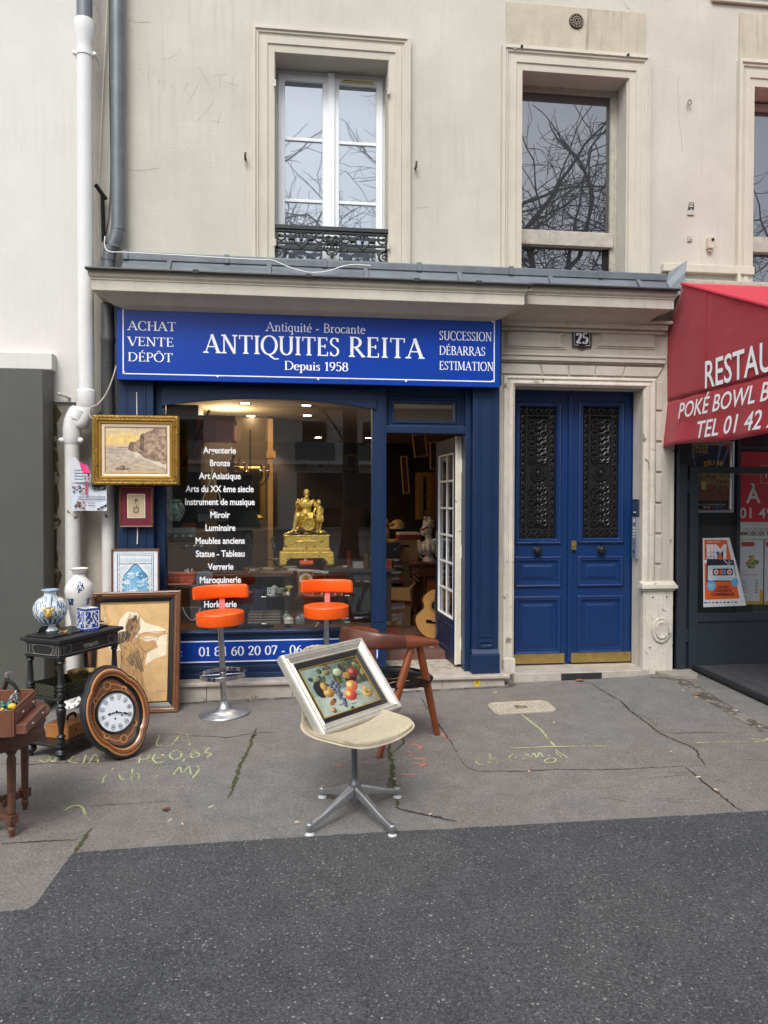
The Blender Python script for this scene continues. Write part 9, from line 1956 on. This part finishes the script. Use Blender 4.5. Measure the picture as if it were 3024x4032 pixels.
b = MB(S(80,74,68)); b.ball((-.03,.02,.009),(.018,.012,.006),seg=8,ring=5); b.build('lifting_hole',M_attm,CV)
for i,(u,v) in enumerate(((1268,2748),(985,2755),(896,2762),(2690,2720),(2740,2745),(2120,2770),(2181,2846),(2640,2962),(2820,3112),(2750,3062),(1555,3070),(1695,3208),(668,3234),(720,3248),(1170,3240),(830,3180),(205,3000),(640,2976),(2900,2800),(2990,2862),(2085,3040))):
    p = gnd(u,v); b = MB(S(206,196,176)); b.tube([(-.012,0,.004),(.006,0,.004)],.0038,7); b.tube([(.0062,0,.004),(.016,0,.004)],.0039,7,S(184,134,76) if i % 3 else S(200,194,184)); o = b.build('cigarette_butt',M_attm); o.location = (p.x,p.y,gz(p.x)); o.rotation_euler = (0,0,rr.uniform(0,6.3)); tag(o,'crushed pale cigarette butt lying on the pavement','cigarette butt','cigarette butts on the pavement')
for i,(u,v,s_,lab) in enumerate(((2284,2682,.034,'curled brown dead leaf lying against the doorstep grating'),(2748,2738,.022,'small brown dead leaf beside the deck edge'),(2660,2655,.02,'small reddish leaf at the foot of the pedestal'),(655,3192,.018,'small dark dry leaf on the pavement below the clock'))):
    p = gnd(u,v); b = MB(S(142,92,60) if i < 2 else S(96,58,44)); n = 9; L_ = [(s_*cos(2*pi*k/n)*(1+.35*(k % 2)),s_*.8*sin(2*pi*k/n)*(1+.35*(k % 2)),.004+.010*((k*37) % 5)/5) for k in range(n)]; b.add([(0,0,.003)]+L_,[(0,1+k,1+(k+1) % n) for k in range(n)]); b.tube([(0,0,.003),(-s_*1.6,.01,.006)],.0015,4); o = b.build('dead_leaf',M_attm); o.location = (p.x,p.y,gz(p.x)+.001); tag(o,lab,'leaf')
p = gnd(215,2775); b = MB(S(60,84,40))
for k in range(46): a = rr.uniform(0,6.3); L_ = rr.uniform(.02,.06); x,y = rr.gauss(0,.02),rr.gauss(0,.014); e = (x+L_*cos(a)*.6,y+L_*sin(a)*.4,L_*.8); b.add([(x-.003,y,0),(x+.003,y,0),e],[(0,1,2)],S(66+k % 3*16,90,44))
o = b.build('weed',M_attm); o.location = (p.x,p.y,gz(p.x)); tag(o,'small green weed growing at the wall foot behind the black table','weed')
FL = thing('flyer','white photo flyer with a torn pink corner wrapped over the two pipes','flyer',tuple(at(346,1930,5.775)))
x0,x1,z0,z1 = rect(280,1902,420,2011,5.772); xm_,zt_ = x0+.04,at(300,1800,5.772).z
def curv(u_): return 5.772+.012*sin(u_*pi)
b = mbw(FL,S(208,214,224)); n = 12
vs = [(x0+(x1-x0)*i/n,curv(i/n),z) for z in (z0,z1) for i in range(n+1)]; b.add(vs,[(i,i+1,n+2+i,n+1+i) for i in range(n)])
b.add([(x0+.002,5.769,z1+.004),(x0+.10,5.769,z1+.006),(x0+.10,5.768,z1+.10),(x0+.07,5.768,zt_-.05),(x0+.03,5.769,zt_),(x0,5.769,zt_-.01)],[(0,1,2,3,4,5)],S(204,208,214))
rr2 = random.Random(15); y = 5.767
def bit(x,z,w,h,c,a=0): b.add([(x+q[0]*cos(a)-q[1]*sin(a),y-.0004*rr2.random(),z+q[0]*sin(a)+q[1]*cos(a)) for q in ((-w/2,-h/2),(w/2,-h/2),(w/2,h/2),(-w/2,h/2))],[(0,1,2,3)],c)
for i in range(14): bit(x0+.015+rr2.random()*.09,z1-.01-rr2.random()*.06,.018,.012,[S(40,40,46),S(120,100,110),S(190,180,190),S(90,60,80)][i % 4],rr2.uniform(-.8,.8))
bit(x1-.055,z1-.024,.10,.05,S(40,58,44));
for i in range(8): bit(x1-.095+i*.011,z1-.032,.007,.018,S(206,206,206))
for i in range(14): bit(x0+.03+rr2.random()*.07,z0+.012+rr2.random()*.05,.014,.016,[S(120,50,50),S(80,70,70),S(190,160,150),S(110,70,60)][i % 4])
for i in range(5): bit(x1-.06+i*.013,z0+.012+.007*i,.016,.013,[S(30,30,34),S(120,116,120)][i % 2],.6)
for i in range(3): bit((x0+x1)/2+.02,z0+.085+.012*i,.20,.004,S(80,84,104))
for i in range(2): bit((x0+x1)/2+.02,z0+.04+.018*i,.05,.005,S(90,92,110))
bit(x0+.11,z1-.04,.014,.10,S(196,70,90))
for i in range(4): bit(x0+.06,z1+.03+.022*i,.07,.005,[S(90,120,170),S(90,92,110),S(80,84,104)][i % 3])
b.build('paper',M_attm,FL)
b = mbw(FL); y = 5.756
P = [(x0+.055,zt_-.01),(x0+.12,zt_-.045),(x0+.155,z1+.06),(x0+.15,z1-.0),(x0+.11,z1+.01),(x0+.095,z1+.06)]
b.add([(p[0],5.752-.02*(i in (2,3)),p[1]) for i,p in enumerate(P)],[tuple(range(6))[::-1]],S(190,186,192))
b.add([(x0+.058,5.750,zt_-.015),(x0+.12,5.749,zt_-.05),(x0+.152,5.726,z1+.075),(x0+.09,5.747,z1+.075)],[(3,2,1,0)],S(214,60,120))
b.add([(x0+.06,5.7485,zt_-.012),(x0+.12,5.7475,zt_-.046),(x0+.135,5.742,zt_-.06),(x0+.07,5.747,zt_-.035)],[(3,2,1,0)],S(40,70,56));
for i in range(9): bit2 = (x0+.105+rr2.random()*.04,z1+.015+rr2.random()*.05); b.add([(bit2[0],5.722,bit2[1]),(bit2[0]+.012,5.722,bit2[1]+.003),(bit2[0]+.010,5.722,bit2[1]+.012),(bit2[0]-.002,5.722,bit2[1]+.010)],[(0,1,2,3)],[S(60,50,56),S(170,120,130),S(120,60,70)][i % 3])
b.build('torn_corner',M_attm,FL)
b = mbw(HOUSE); sc_ = lambda x,y: (x/1.659,y/1.659)
for s_ in ([(905,475),(920,420),(940,490)],[(908,458),(935,455)],[(965,520),(985,440),(1010,470),(985,490)],[(1030,560),(1060,470),(1085,580)],[(1040,530),(1080,528)],[(1150,540),(1120,560),(1150,590),(1130,610)],[(1200,600),(1225,540),(1215,600),(1240,625)],[(1300,540),(1225,685)],[(1290,430),(1370,560),(1395,660),(1280,800)],[(1400,490),(1480,485)],[(1440,490),(1425,650)],[(1480,540),(1560,560)],[(1520,510),(1515,600)],[(1380,790),(1480,800)],[(1440,740),(1420,830)],[(1060,390),(1130,370),(1180,320)]):
    Q = [at(*sc_(*q),YW-.001) for q in s_]; b.strip(catmull([(q.x,q.z) for q in Q],5),.004,y=YW-.0012,plane='y')
b.build('scratched_tag',chalk_mat('faint_scratch',S(180,173,161),.98),HOUSE)
b = mbw(HOUSE)
def wcrack(P,w=.003):
    Q = [at(u,v,YW-.001) for u,v in P]; out_ = []
    for i in range(len(Q)-1):
        for k in range(6): t = k/6; q = Q[i].lerp(Q[i+1],t); out_.append((q.x+rr.uniform(-.005,.005),q.z+rr.uniform(-.005,.005)))
    b.strip(out_,[w*rr.uniform(.3,1.2) for _ in out_],y=YW-.0015,plane='y')
wcrack([(500,78),(540,86),(600,88)]); wcrack([(370,10),(395,60),(400,110),(380,160)]); wcrack([(500,668),(560,672),(640,662)]); wcrack([(2455,5),(2470,30),(2500,52)]); wcrack([(2672,300),(2670,420),(2690,640)],.002); wcrack([(2810,150),(2802,300),(2808,420)],.002); wcrack([(1640,820),(1700,812)],.002)
b.build('plaster_crack',mat('plaster_crack',S(146,136,122),.95),HOUSE)
